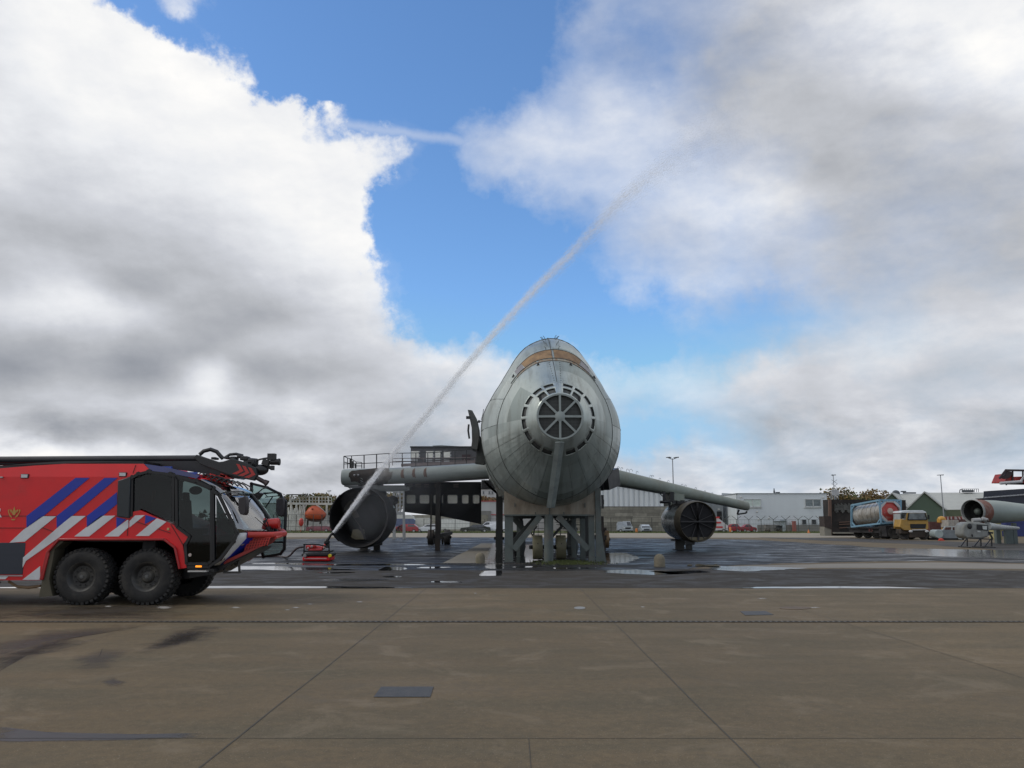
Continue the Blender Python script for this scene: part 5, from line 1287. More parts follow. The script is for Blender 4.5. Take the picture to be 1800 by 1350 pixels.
b.build('vent_slot', mat('slot_rust', (.09, .06, .05), .7), panel, smooth=False)
# left main gear
gl = MB(); Yg = 60.0; px_ = U(770, 900, Yg).x
gl.mm((px_-.17, Yg-.2, 0), (px_+.17, Yg+.2, U(770, 848, Yg).z)); gl.mm((px_-.55, Yg, .9), (px_-.45, Yg+.1, 4)); gl.mm((px_-.1, Yg, .9), (px_+.1, 73.5, 1.15)); gl.mm((U(756, 945, 72.8).x, 72.6, .65), (U(785, 945, 72.8).x, 72.9, .85))
gl.build('gear_leg', M_tyrebk, ac)
drum(756, 931, 958.3, 10, 72, M_tyrebk, 'wheel'); drum(785, 931, 958.3, 10, 72, M_tyrebk, 'wheel'); drum(764, 936, 957, 3, 75, M_tyrebk, 'wheel'); drum(777, 936, 957, 3, 75, M_tyrebk, 'wheel')
# engines ------------------------------------------------------
M_char = mat('charred_steel', (.009, .009, .010), .65, spec=.3, var=.5, scale=1.2, dirt=(.025, .021, .017), dirt_amt=.4, dirt_scale=1)
ce = U(631, 909.5, 56.5); re = 52/F*56.5; axis = V(.06, 1, .0).normalized()
b = MB(); b.lathe(ce, axis, [(1.9, re*.80), (.3, re*.90), (0, re*.96), (-.06, re*.985), (0, re), (.4, re*1.02), (2.2, re*1.02), (4.2, re*.86), (5.4, re*.66), (5.4, re*.5)], 44)
eng = b.build('engine', M_char, ac)
for v in eng.data.vertices:
    pass
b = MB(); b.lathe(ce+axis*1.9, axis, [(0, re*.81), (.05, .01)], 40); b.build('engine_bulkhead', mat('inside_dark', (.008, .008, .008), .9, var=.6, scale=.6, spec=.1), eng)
b = MB(); cc = ce+axis*1.75
def ep(px, py): 
    a = (px-900)/F; q = (675-py)/F; d = V(a, cp-q*sp, sp+q*cp); o_ = V(0, 0, CAMH); t = (cc-o_).dot(axis)/d.dot(axis); return o_+d*t
b.prism([ep(x, y) for x, y in ((620, 931), (629, 930), (636, 935), (640, 948), (616, 948.5))], axis*.05); b.prism([ep(x, y) for x, y in ((634, 929), (640, 931), (641, 942), (638, 941))], axis*.05)
b.build('engine_plate', mat('plate_tan', (.15, .13, .085), .8, var=.3), eng, smooth=False)
b = MB(); b.bar(ep(633, 926), ep(643, 948), .12); b.bar(ep(600, 880), ep(640, 935), .05); 
for k in range(0): a = k*.9; b.bar(cc, cc+V(math.cos(a), -math.cos(a)*.3, math.sin(a))*re*.75, .05)
b.build('engine_strut', M_tyrebk, eng)
b = MB(); b.prism([ep(x, y) for x, y in ((598, 882), (612, 874), (622, 884), (616, 900), (603, 896))], axis*.04); b.prism([ep(x, y) for x, y in ((618, 900), (625, 896), (632, 908), (622, 912))], axis*.04); b.build('engine_rag', mat('rag_brown', (.05, .042, .030), .9, var=.5), eng)
# dented, patched cowling strips on the left of the lip
b = MB()
for k in range(12):
    a = R(140+k*9+rnd.uniform(-2, 2)); e1 = axis.cross(V(0, 0, 1)).normalized(); e2 = V(0, 0, 1); rr = re*rnd.uniform(1.0, 1.05)
    q = ce+e1*math.cos(a)*-rr*-1+e2*math.sin(a)*rr*.98; b.box(q+axis*.6, (.5, 1.1, .06), 0, Matrix.Rotation(-a+math.pi/2, 3, 'Y'))
b.build('cowl_flap', M_char, eng)
b = MB(); b.tube([U(683, 882, 58), U(692, 880, 60)], .35, 8); b.prism([U(684, 886, 58.2), U(694, 884, 59), U(696, 894, 59), U(686, 896, 58.2)], (0, .2, 0)); b.build('engine_duct', M_char, eng)
b = MB(); b.prism([U(685, 890, 58.1), U(692, 888, 58.4), U(695, 893, 58.4), U(686, 894, 58.1)], (0, .05, 0)); b.build('torn_cover', mat('cover_pale', (.42, .48, .50), .4), eng, smooth=False)
def leg(px0, px1, Y, top, m, name='engine_leg'):
    b = MB(); a = U(px0, 960, Y).x; c = U(px1, 960, Y).x; b.mm((a, Y, 0), (c, Y+.3, top)); b.mm((a-.15, Y-.15, 0), (c+.15, Y+.5, .06)); b.mm((c+.3, Y+.8, 0), (c+.75, Y+1.1, top*.8)); b.box((c+.5, Y+1, top*.4), (.8, .4, .3))
    return b.build(name, m, ac)
leg(633, 646, 60.5, 1.2, mat('leg_paint', (.05, .05, .045), .6))
b = MB(); b.prism([U(640, 848, 59), U(664, 848, 59), U(672, 868, 59), U(628, 868, 59)], (0, 2.5, 0)); b.bar(U(634, 852, 58.5), U(634, 862, 58.5), .3); b.box(U(630, 863, 58), (.9, .4, .14)); b.build('pylon', M_char, ac)
# right engine
ce = U(1227, 917, 58.5); re = 35/F*58.5; axis = V(-.22, 1, .02).normalized()
b = MB(); b.lathe(ce, axis, [(.2, re*.93), (0, re*.95), (-.05, re*.98), (0, re), (.25, re*1.03), (.8, re*1.04)], 40); lip = b.build('engine', mat('lip_brown', (.075, .065, .045), .6, var=.4), ac)
b = MB(); b.lathe(ce, axis, [(.8, re*1.0), (2.2, re*1.02), (3.4, re*.92), (4.2, re*.72), (4.2, .4)], 40); b.build('cowling', mat('cowl_metal', (.30, .33, .34), .28, metal=.5, var=.25, dirt=(.08, .07, .06), dirt_amt=.45), lip)
b = MB(); b.lathe(ce+axis*.18, axis, [(0, re*.94), (.04, .01)], 36); b.build('engine_bulkhead', mat('fan_dark', (.010, .010, .012), .8), lip)
e1 = axis.cross(V(0, 0, 1)).normalized(); e2 = e1.cross(axis)
b = MB()
for k in range(4): a = math.pi/2*k; b.bar(ce+axis*.02, ce+axis*.02+(e1*math.cos(a)+e2*math.sin(a))*re*.93, .13, .08)
for k in range(8): a = math.pi/4*k+.39; b.bar(ce+axis*.1, ce+axis*.1+(e1*math.cos(a)+e2*math.sin(a))*re*.9, .045)
b.lathe(ce+axis*.1, axis, [(0, .001), (0, .18), (.1, .2)], 16); b.build('engine_spoke', mat('spoke_dark', (.035, .033, .034), .6), lip)
b = MB(); q0 = ce+axis*.12; b.prism([q0+e1*x*re+e2*y*re for x, y in ((-.5, -.76), (.5, -.76), (.3, -.88), (0, -.93), (-.3, -.88))], axis*.05); b.build('engine_plate', MATS['plate_tan'], lip, smooth=False)
leg(1188, 1203, 61.5, U(1195, 950, 61.5).z+.5, MATS['leg_paint'])
b = MB(); b.prism([U(1178, 866, 60.6), U(1203, 869, 60.6), U(1203, 885, 60.6), U(1180, 889, 60.6)], (0, 3, 0)); b.box(U(1190, 885, 60.4), (1.4, .5, .2)); b.build('pylon', MATS['wing_green'], ac)
b = MB(); b.prism([U(1178, 864, 60.5), U(1185, 865, 60.5), U(1185, 885, 60.5), U(1178, 885, 60.5)], (0, .08, 0)); b.build('pylon_gap_dark', M_black, ac, smooth=False)  # black plate stands in for the dark of the pylon gap
b = MB()
for k in range(8): b.box(U(1186+k*4.5, 882.5+(k % 3)*.5, 59.2), (rnd.uniform(.1, .35), .3, rnd.uniform(.1, .25)))
b.bar(U(1182, 889, 59.5), U(1215, 884, 59.2), .2); b.box(U(1213, 954, 59), (.6, .3, .25)); b.box(U(1183, 949, 60), (.3, .3, .15)); b.build('engine_fitting', M_black, lip)
# ============================================================ BACKGROUND
def gx0(px, Y): return (px-900)/F*(Y/(cp-sp*-.17))
YFN = 150.0
# fence --------------------------------------------------------
def fence(xs, label, Y, ytop, yarm, gapless=True, group=None, armed=True, postw=.09, col=(.10, .105, .10)):
    Pm = mat('fence_post_'+str(round(col[0], 3)), col, .6)
    c = U((xs[0]+xs[-1])/2, 935, Y); t = thing('perimeter_fence', label, 'fence', (c.x, Y, 0))
    zt = U(900, ytop, Y).z; za = U(900, yarm, Y).z if armed else zt
    for x in xs:
        X = U(x, 930, Y).x; b = MB(); b.bar((X, Y, 0), (X, Y, zt), postw)
        if armed: b.bar((X, Y, zt), (X-.85, Y-.1, za), postw*.7); b.bar((X, Y, zt), (X+.85, Y+.1, za), postw*.7)
        b.build('post', Pm, t, smooth=False)
    b = MB(); X0, X1 = U(xs[0], 930, Y).x, U(xs[-1], 930, Y).x
    for z in (zt-.02, zt*.66, zt*.33, .1): b.bar((X0, Y, z), (X1, Y, z), .045)
    if armed:
        for s in (-1, 1):
            for f in (.5, 1.): b.bar((X0+s*.85*f, Y, lerp(zt, za, f)), (X1+s*.85*f, Y, lerp(zt, za, f)), .012)
    for k in range(int((X1-X0)/.5)): b.bar((X0+k*.5, Y, .05), (X0+k*.5, Y, zt), .012)
    b.build('mesh_panel', Pm, t, smooth=False)
fence([1275, 1295.5, 1317, 1338.5, 1360.5, 1382, 1404, 1422.5, 1443], 'tall mesh fence with forked barbed arms before the pale grey office', YFN, 913.5, 907)
fence([1000, 1036, 1074, 1110, 1146, 1180], 'plain mesh fence before the concrete block wall of the hangar', YFN, 909.5, 905, armed=False, postw=.12, col=(.06, .058, .05))
fence([745, 775, 800, 826, 852, 873, 890], 'mesh fence behind the scrapped cars left of the nose', YFN+2, 912, 905, armed=False, postw=.1, col=(.07, .07, .065))
fence([300, 330, 360, 390, 420, 450, 480, 506, 520, 535, 550, 565, 580], 'dark mesh fence before the lifeboat rack', YFN, 904.5, 900, armed=False, postw=.10, col=(.05, .05, .05))
# buildings ---------------------------------------------------
def wallmat(name, c, stripe=0, rough=.6, var=.06, dirt=None, amt=.3):
    m = bpy.data.materials.new(name); m.use_nodes = True; T = NT(m.node_tree); p = T.n['Principled BSDF']
    t = T.node('ShaderNodeTexCoord').outputs['Object']; s = T.sep(t)
    n = T.noise(T.vec('MULTIPLY', t, (1, 1, .3)), .5, 6, .6)
    cc = T.mix(T.mapr(n, .3, .7), tuple(x*(1-var*1.5) for x in c), tuple(x*(1+var) for x in c))
    if dirt: cc = T.mix(T.mapr(T.noise(T.vec('MULTIPLY', t, (2, 2, .25)), .8, 6, .7), .5, .75, 0, amt), cc, dirt)
    T.put(p.inputs['Base Color'], cc); p.inputs['Roughness'].default_value = rough
    return m
def ribbed(name, x0, x1, zb, zt0, zt1, Y, m, parent, pitch=.9, depth=.12):
    b = MB(); n = max(1, int((x1-x0)/pitch)); pts = []
    for i in range(n):
        xa = x0+(x1-x0)*i/n; w = (x1-x0)/n
        pts += [(xa, Y), (xa+w*.55, Y), (xa+w*.65, Y+depth), (xa+w*.9, Y+depth)]
    pts.append((x1, Y)); 
    vs = [V(x, y, zb) for x, y in pts]+[V(x, y, lerp(zt0, zt1, (x-x0)/(x1-x0))) for x, y in pts]; k = len(pts)
    b.add(vs, [(i, i+1, k+i+1, k+i) for i in range(k-1)]); return b.build(name, m, parent, smooth=False)
def blockwall(name, x0, x1, z1, Y, parent, rows=8, bw=2.2, seed=1, zfun=None, base=(.25, .235, .20)):
    r = random.Random(seed); ms = [mat('block_%d_%d' % (seed, i), tuple(c*f for c in base), .9, var=.2, scale=1.2, dirt=(.12, .11, .09), dirt_amt=.3) for i, f in enumerate((1, .82, 1.15, .68))]
    b = MB(); h = z1/rows
    for j in range(rows):
        x = x0-(bw/2 if j % 2 else 0)*r.random()*2
        while x < x1:
            w = bw*r.choice((.5, 1, 1, 1)); xa = max(x, x0); xb = min(x+w, x1)
            if xb-xa > .05: b.mm((xa+.012, Y+r.uniform(0, .03), j*h+.012), (xb-.012, Y+.5, (j+1)*h-.012), r.choice((0, 0, 0, 1, 1, 2, 3)))
            x += w
    o = b.build(name, ms, parent, smooth=False)
    b = MB(); b.mm((x0, Y+.06, 0), (x1, Y+.45, z1-.02)); b.build('wall_joint', mat('mortar', (.09, .085, .075), .9), parent); return o
def winbox(parent, x0, y0, x1, y1, Y, name='window', fr=.08, split=0, m=None, frm=None, th=.05, proud=.04):
    A, B = U(x0, y1, Y), U(x1, y0, Y); b = MB(); frm = frm or mat('frame_grey', (.33, .34, .35), .5)
    for (p, q) in (((A.x, A.z), (B.x, A.z)), ((A.x, B.z), (B.x, B.z)), ((A.x, A.z), (A.x, B.z)), ((B.x, A.z), (B.x, B.z))): b.bar((p[0], Y-proud, p[1]), (q[0], Y-proud, q[1]), fr, fr, up=(0, 1, 0))
    if split: b.bar(((A.x+B.x)/2, Y-proud, A.z), ((A.x+B.x)/2, Y-proud, B.z), fr, fr, up=(0, 1, 0))
    f = b.build(name, frm, parent, smooth=False)
    b = MB(); b.mm((A.x, Y-proud-.005, A.z), (B.x, Y-.01, B.z)); b.build('pane', m or mat('window_dark', (.06, .07, .075), .08, var=.3, spec=.9), f, smooth=False); return f
# hangar with ribbed white upper wall over block wall
YH = 158.0
hg = thing('hangar', 'white ribbed hangar wall above grey concrete blocks behind the right wing', 'hangar', (U(1100, 900, YH).x, YH, 0))
hx0, hx1 = U(1000, 890, YH).x, U(1180, 890, YH).x; hz = U(1100, 890.5, YH).z
zt0, zt1 = U(1040, 842, YH).z, U(1180, 868, YH).z
ribbed('upper_wall', hx0, hx1, hz, U(1000, 835, YH).z, zt1, YH+.2, wallmat('hangar_white', (.62, .65, .67), rough=.5), hg, .95, .25)
blockwall('block_wall', hx0, hx1, hz, YH, hg, 8, 2.4, 2)
b = MB(); b.prism([V(hx0, YH, U(1000, 834, YH).z), V(hx1+.2, YH, zt1+.1), V(hx1+.2, YH, zt1-.15), V(hx0, YH, U(1000, 836.5, YH).z)], (0, 30, 0)); b.build('roof', wallmat('roof_pale', (.40, .42, .42)), hg, smooth=False)
b = MB(); b.mm((hx1-.2, YH+.5, 0), (hx1, YH+30, zt1)); b.build('side_wall', MATS['roof_pale'] if 'roof_pale' in MATS else wallmat('hw', (.4, .42, .44)), hg, smooth=False)
b = MB(); b.mm((hx0, YH-.05, hz-.05), (hx1, YH+.25, hz+.06)); b.build('flashing', mat('flash', (.2, .2, .19), .6), hg)
# grey annex between hangar and office
YA_ = 162.0; an = thing('grey_annex', 'grey clad annex with a dark doorway between the hangar and the pale office', 'building', (U(1235, 900, YA_).x, YA_, 0))
W1 = wallmat('annex_grey', (.20, .22, .235), rough=.6); W2 = wallmat('annex_side', (.17, .185, .20), rough=.6)
b = MB(); P = [(1176, 937), (1176, 873), (1205, 873), (1238, 878), (1271, 876), (1271, 937)]; b.prism([U(x, y, YA_) for x, y in P[1:5]]+[V(U(1271, 935, YA_).x, YA_, 0), V(U(1176, 935, YA_).x, YA_, 0)], (0, 12, 0)); b.build('wall', W1, an, smooth=False)
b = MB(); b.mm(V(U(1260, 899, YA_).x, YA_-.06, 0), V(U(1268.5, 899, YA_).x, YA_+.1, U(1260, 899, YA_).z)); b.build('doorway', mat('door_black', (.012, .012, .014), .8), an)
for x in (1213, 1225, 1238, 1250): 
    b = MB(); b.mm(V(U(x, 900, YA_).x, YA_-.04, 0), V(U(x, 900, YA_).x+.07, YA_, U(x, 879, YA_).z)); b.build('cladding_rib', mat('rib', (.13, .145, .155), .6), an)
b = MB(); b.prism([U(1176, 871.5, YA_-.1), U(1205, 871.5, YA_-.1), U(1238, 877, YA_-.1), U(1271, 875, YA_-.1), U(1271, 876.5, YA_-.1), U(1238, 878.4, YA_-.1), U(1205, 873.4, YA_-.1), U(1176, 873.4, YA_-.1)], (0, 12.2, 0)); b.build('roof_trim', mat('trimw', (.4, .41, .42), .5), an, smooth=False)
b = MB(); b.mm(U(1262, 894, YA_-.2), U(1265, 896, YA_-.05)); b.build('lamp', mat('lampg', (.5, .5, .48), .4), an)
# pale office: long front, side face with its shade painted as a darker grey
YO = 155.0; of = thing('office_building', 'pale blue grey two storey office with a flat roof behind the forked fence', 'building', (U(1375, 900, YO).x, YO, 0))
Wf = wallmat('office_front', (.62, .665, .69), rough=.55, var=.04); Ws = wallmat('office_side', (.27, .31, .34), rough=.6, dirt=(.15, .15, .16), amt=.4)
x0, x1 = U(1297, 900, YO).x, U(1455, 900, YO).x; zt = U(1375, 868, YO).z
b = MB(); b.mm((x0, YO, 0), (x1, YO+14, zt)); b.build('wall', Wf, of, smooth=False)
xs_ = U(1271, 900, YO+14).x
b = MB(); b.prism([V(x0-.01, YO+.01, 0), V(xs_, YO+13.9, 0), V(xs_, YO+13.9, zt+.6), V(x0-.01, YO+.01, zt)], (.005, .6, 0)); b.build('side_wall', Ws, of, smooth=False)
b = MB(); b.mm((x0-.15, YO-.12, zt), (x1+.15, YO+14.2, zt+.13)); b.build('roof_edge', mat('edge_grey', (.25, .28, .30), .5), of)
b = MB(); b.mm((U(1330, 900, YO).x, YO-.06, 0), (x1+.02, YO-.001, U(1400, 922.5, YO).z)); b.build('plinth', wallmat('plinth', (.22, .215, .20), rough=.8), of, smooth=False)
Mbl = mat('blind_pale', (.52, .60, .56), .5); Mwd = mat('window_grey', (.16, .19, .20), .12, var=.3, spec=.8)
winbox(of, 1309, 877.5, 1337, 890.5, YO-.01, split=1, m=Mbl, fr=.14, frm=mat('frame_w', (.5, .52, .52), .5)); winbox(of, 1415.5, 877.5, 1442.5, 890.5, YO-.01, split=1, m=Mwd, fr=.14, frm=MATS['frame_w'])
for x0_, x1_ in ((1307.5, 1339), (1413.5, 1444)): b = MB(); A, B = U(x0_, 892.5, YO), U(x1_, 892, YO); b.mm((A.x, YO-.25, A.z), (B.x, YO-.001, A.z+.12)); b.build('sill', MATS['frame_w'], of)
for x0_, x1_ in ((1410, 1417), (1427, 1434.5), (1444, 1450)): winbox(of, x0_, 913.5, x1_, 922, YO-.07, m=mat('window_dk', (.05, .055, .06), .2), fr=.09)
winbox(of, 1372, 914, 1379, 926.5, YO-.07, name='door', m=MATS['window_dk'], fr=.12, frm=mat('door_frame', (.45, .47, .48), .5))
b = MB(); b.mm(U(1371.5, 934, YO-.12), U(1381, 913, YO-.07)); b.v = b.v; b.build('door_panel', mat('door_white', (.42, .48, .50), .5), of)
for x, y in ((1303, 874), (1447, 874.5), (1331, 899.5), (1352, 911), (1334, 913)):
    b = MB(); b.ell(U(x, y, YO-.25), (.18, .18, .15), 8, 6); b.build('wall_lamp', mat('lampg', (.5, .5, .48), .4), of)
b = MB(); p = U(1361, 867, YO+3); b.tube([p, p+V(0, 0, .5)], .16, 8); b.tube([p+V(0, 0, .5), p+V(0, 0, .9)], .1, 8); p = U(1367, 866, YO+3); b.box(p, (.8, .3, .25)); b.build('roof_vent', mat('vent_dk', (.05, .06, .07), .6), of)
b = MB(); b.mm(V(U(1360, 922, YO).x, YO-.5, 1.95), V(U(1383, 922, YO).x, YO, 2.05)); b.build('canopy', mat('edge_grey', (.25, .28, .30), .5), of)
# pole light rails / picnic things by the office
for x, lb in ((1350, 'tall grey gas cabinet by the office wall, left one'), (1371, 'dark wheelie bin under the office door, right of the cabinet')):
    b = MB(); c = U(x, 930, YO-3.5); w = .42 if x == 1350 else .45; b.prism([V(c.x-w, YO-3.5, 0), V(c.x+w, YO-3.5, 0), V(c.x+w*1.1, YO-3.5, 1.1 if x > 1360 else 1.3), V(c.x-w*1.1, YO-3.5, 1.1 if x > 1360 else 1.3)], (0, .8, 0)); b.mm((c.x-w*1.2, YO-3.6, 1.1 if x > 1360 else 1.3), (c.x+w*1.2, YO-2.6, 1.22 if x > 1360 else 1.36))
    tag(b.build('wheelie_bin' if x > 1360 else 'gas_cabinet', mat('bin_dark' if x > 1360 else 'cab_grey', (.04, .045, .045) if x > 1360 else (.2, .19, .17), .6), bevel=.04), lb, 'bin' if x > 1360 else 'cabinet')
for i, x in enumerate((1341, 1357, 1366, 1377)):
    c = U(x, 930, YO-4); b = MB(); b.mm((c.x-.7, YO-4.6, .70), (c.x+.7, YO-3.9, .76)); b.mm((c.x-.7, YO-5.1, .42), (c.x+.7, YO-4.85, .46)); b.mm((c.x-.7, YO-3.65, .42), (c.x+.7, YO-3.4, .46))
    for s in (-.5, .5): b.bar((c.x+s, YO-5.1, 0), (c.x+s, YO-4.3, .72), .06); b.bar((c.x+s, YO-3.4, 0), (c.x+s, YO-4.2, .72), .06); b.bar((c.x+s, YO-5.0, .42), (c.x+s, YO-3.5, .42), .05)
    tag(b.build('picnic_table', mat('wood_grey', (.22, .2, .17), .8), smooth=False), ['weathered picnic table furthest left beside the gas cabinet', 'weathered picnic table just right of the gas cabinet', 'weathered picnic table just left of the dark bin', 'weathered picnic table just right of the dark bin'][i], 'picnic table', 'picnic tables before the office')
b = MB(); c = U(1397, 930, YO-1); b.mm((c.x-.3, YO-1, 0), (c.x+.3, YO-.5, 1.9)); b.mm((c.x-.36, YO-1.1, 1.9), (c.x+.36, YO-.45, 2.0)); tag(b.build('fire_cabinet', mat('cab_red', (.36, .12, .10), .5), bevel=.03), 'red hydrant cabinet at the foot of the office wall', 'cabinet')
# orange posts and cones
def marker(px, y0, y1, Y, label, grp):
    b = MB(); c = U(px, y1, Y); h = U(px, y0, Y).z; b.lathe((c.x, Y, 0), (0, 0, 1), [(0, .30), (.05, .30), (.06, .2), (h*.9, .18), (h, .12), (h, .001)], 12); 
    tag(b.build('marker_post', mat('post_orange', (.62, .20, .05), .5)), label, 'marker post', grp)
marker(1119, 929, 938.5, 146, 'stubby orange marker post between the silver cars and the concrete', 'orange marker posts along the verge')
marker(1284, 926.5, 937, 146, 'orange marker post in front of the red car', 'orange marker posts along the verge')
def cone(px, py, h, label):
    c = G(px, py); b = MB(); b.box((c.x, c.y, .03), (.5, .5, .06)); b.lathe((c.x, c.y, .06), (0, 0, 1), [(0, .2), (h, .04), (h, .001)], 12); tag(b.build('traffic_cone', mat('post_orange', (.62, .20, .05), .5)), label, 'cone')
cone(1421.5, 937, .55, 'small orange cone at the foot of the fence before the office windows')
c = G(1655, 950.5); b = MB(); b.lathe(c-V(.25, 0, -.12), (1, 0, 0), [(0, .001), (0, .1), (.25, .15), (.45, .06), (.45, .001)], 14); b.box(c+V(0, 0, .03), (.6, .3, .06)); tag(b.build('red_buoy', mat('buoy_red', (.55, .06, .04), .5)), 'small bright red object lying before the grey tank cart', 'marker')
# white flats and red-lined hall behind the left of the fuselage
YL = 230.
fl = thing('flat_block', 'white block of flats with small dark windows beyond the nose supports', 'building', (U(870, 900, YL).x, YL, 0))
b = MB(); b.mm((U(846, 900, YL).x, YL, 0), (U(915, 900, YL).x, YL+14, U(870, 860, YL).z)); b.build('wall', wallmat('flats', (.50, .50, .49)), fl, smooth=False)
b = MB(); b.mm((U(845, 900, YL).x, YL-.3, U(870, 860, YL).z), (U(915, 900, YL).x, YL+14.3, U(870, 858.6, YL).z)); b.build('roof_edge', mat('edge_w', (.45, .44, .42), .6), fl)
for y in (863.5, 873.5):
    for x in (848.5, 858.8, 864.2, 874): winbox(fl, x, y, x+2.8, y+5.2, YL-.01, fr=.18, m=mat('win_flat', (.05, .055, .06), .3))
YR_ = 180.
hl = thing('red_lined_hall', 'white low hall with thin red lines along its roof behind the white van', 'building', (U(900, 900, YR_).x, YR_, 0))
b = MB(); b.mm((U(845, 900, YR_).x, YR_, 0), (U(1000, 900, YR_).x, YR_+20, U(900, 881, YR_).z)); b.build('wall', wallmat('hall_white', (.44, .45, .45)), hl, smooth=False)
b = MB(); 
for y0, y1, xa in ((880.2, 881.6, 845), (904, 905.4, 863)): b.mm((U(xa, 900, YR_).x, YR_-.15, U(900, y1, YR_).z), (U(1000, 900, YR_).x, YR_-.005, U(900, y0, YR_).z))
b.build('red_trim', mat('trim_red', (.38, .05, .06), .5), hl, smooth=False)
b = MB(); b.mm((U(845.5, 900, YR_).x, YR_-.2, 0), (U(863, 900, YR_).x, YR_-.01, U(900, 898, YR_).z)); b.build('roller_door', mat('door_grey', (.20, .20, .19), .7), hl, smooth=False)
# long grey brick wall far left of nose
wl = thing('block_wall', 'low wall of weathered grey blocks behind the scrapped cars', 'wall', (U(720, 900, 168).x, 168, 0))
blockwall('wall_face', U(640, 900, 168).x, U(858, 900, 168).x, U(750, 905, 168).z, 168, wl, 5, 2.6, 3, base=(.30, .28, .235))
# distant pale shed on the left
YS2 = 185.; sh = thing('pale_shed', 'pale low shed with a grey roof behind the lifeboat rack', 'shed', (U(540, 900, YS2).x, YS2, 0))
b = MB(); b.mm((U(440, 900, YS2).x, YS2, 0), (U(680, 900, YS2).x, YS2+12, U(600, 884, YS2).z)); b.build('wall', wallmat('shed_white', (.40, .41, .40)), sh, smooth=False)
b = MB(); b.prism([U(440, 884, YS2-.3), U(440, 876, YS2+5), U(440, 884, YS2+12)], (U(680, 900, YS2).x-U(440, 900, YS2).x, 0, 0)); b.build('roof', mat('roof_grey', (.33, .34, .35), .6), sh, smooth=False)
b = MB()
for k in range(9): A = U(572+k*7, 886, YS2-.05); b.mm((A.x, YS2-.05, A.z-.6), (A.x+.5, YS2, A.z))
b.build('window_row', mat('win_flat', (.05, .055, .06), .3), sh, smooth=False)
# green gabled sheds at right -------------------------------------
YG = 200.
def gable(xp, yp, xl, xr, ye, yb, label, xroof=None, ridge=26):
    t = thing('gabled_shed', label, 'shed', (U(xp, 900, YG).x, YG, 0), 'row of green gabled sheds')
    b = MB(); b.prism([U(xl, ye, YG), U(xp, yp+1, YG), U(xr, ye, YG), V(U(xr, ye, YG).x, YG, 0), V(U(xl, ye, YG).x, YG, 0)], (ridge*.6, ridge, 0)); b.build('wall', wallmat('green_'+str(int(xp)), (.085, .125, .085), rough=.7), t, smooth=False)
    b = MB(); a, p, c = U(xl-1.5, ye+.8, YG-.4), U(xp, yp, YG-.4), U(xr+1.5, ye+.8, YG-.4); dz = V(0, 0, .35); rg = V(ridge*.6, ridge+.6, 0)
    b.prism([a, p, p+dz, a+dz], rg); b.prism([p, c, c+dz, p+dz], rg); b.build('roof', wallmat('shed_roof_'+str(int(xp)), (.42, .43, .40), rough=.7), t, smooth=False)
    return t
gable(1568, 868, 1541, 1594, 893, 935, 'green gabled shed furthest left, mostly hidden behind the tank container')
gable(1625, 866, 1594, 1661, 896, 935, 'green gabled shed rising behind the yellow truck cab')
# the pale roofs that run off behind the gables
for nme, P, lb in (('shed_roof_slope', [(1572, 868.5), (1620, 868), (1596, 894)], 'pale grey roof slope between the two green gables'), ('shed_roof_slope', [(1629, 866), (1752, 865.5), (1752, 895), (1662, 896)], 'broad pale grey roof slope right of the green gable')):
    t = thing(nme, lb, 'roof', (U(P[0][0], 900, YG+2).x, YG+2, 0)); b = MB(); q = []
    for x, y in P: q.append(U(x, y, YG+ (14 if y < 870 else 3)))
    n = len(q); b.add(q+[v+V(0, .3, -.3) for v in q], [tuple(range(n)), tuple(range(2*n-1, n-1, -1))]+[(i, (i+1) % n, n+(i+1) % n, n+i) for i in range(n)]); b.build('roof_sheet', wallmat('slope', (.41, .42, .39), rough=.7), t, smooth=False)
    if len(P) == 4:
        b = MB(); b.prism([U(1662, 896, YG+3.1), U(1752, 895, YG+3.1), V(U(1752, 895, YG+3.1).x, YG+3.1, 0), V(U(1662, 895, YG+3.1).x, YG+3.1, 0)], (0, 10, 0)); b.build('wall', wallmat('olive_wall', (.11, .13, .075), rough=.7), t, smooth=False)
        b = MB(); b.mm(U(1694, 865, YG+13), U(1708, 861.5, YG+14)); b.tube([U(1687, 866, YG+13), U(1687.5, 861, YG+13), U(1692, 859.5, YG+13)], .12, 6); 
        for k in range(9): b.bar(U(1692+k*3.5, 865, YG+13.2), U(1692+k*3.5, 859.5, YG+13.2), .09)
        b.bar(U(1692, 859.5, YG+13.2), U(1720, 859.5, YG+13.2), .1); b.build('roof_plant', mat('vent_dk', (.05, .06, .07), .6), t)
    else:
        b = MB(); b.mm(U(1590, 867.5, YG+14), U(1607, 865.5, YG+15)); b.ell(U(1575, 867, YG+14), (1.0, 1, .8), 8, 6); b.box(U(1588, 864, YG+14), (1, 1, .3)); b.bar(U(1588, 864, YG+14), U(1588, 868, YG+14), .1); b.build('roof_vent', mat('vent_dk', (.05, .06, .07), .6), t)
        b = MB(); b.prism([V(v.x, v.y+.4, v.z-.4) for v in (q[0], q[1], q[2])], (0, 5, -.5)); b.build('roof_core', mat('roofcore', (.2, .2, .19), .8), t, smooth=False)
yr = thing('low_dark_roof', 'low dark flat roof with round vents beyond the black burnt wall', 'building', (U(1530, 900, 215).x, 215, 0))
b = MB(); b.prism([U(1505, 876, 215), U(1514, 873.5, 215), U(1565, 872, 215), U(1565, 878, 215), V(U(1565, 878, 215).x, 215, 0), V(U(1505, 878, 215).x, 215, 0)], (0, 10, 0)); b.build('wall', mat('dark_red_wall', (.09, .075, .08), .7), yr, smooth=False)
b = MB(); b.ell(U(1519, 872, 214), (1.2, 1, .8), 8, 6); b.ell(U(1526, 873.5, 214), (1, 1, .5), 8, 6); b.build('roof_vent', mat('vent_dk', (.05, .06, .07), .6), yr)
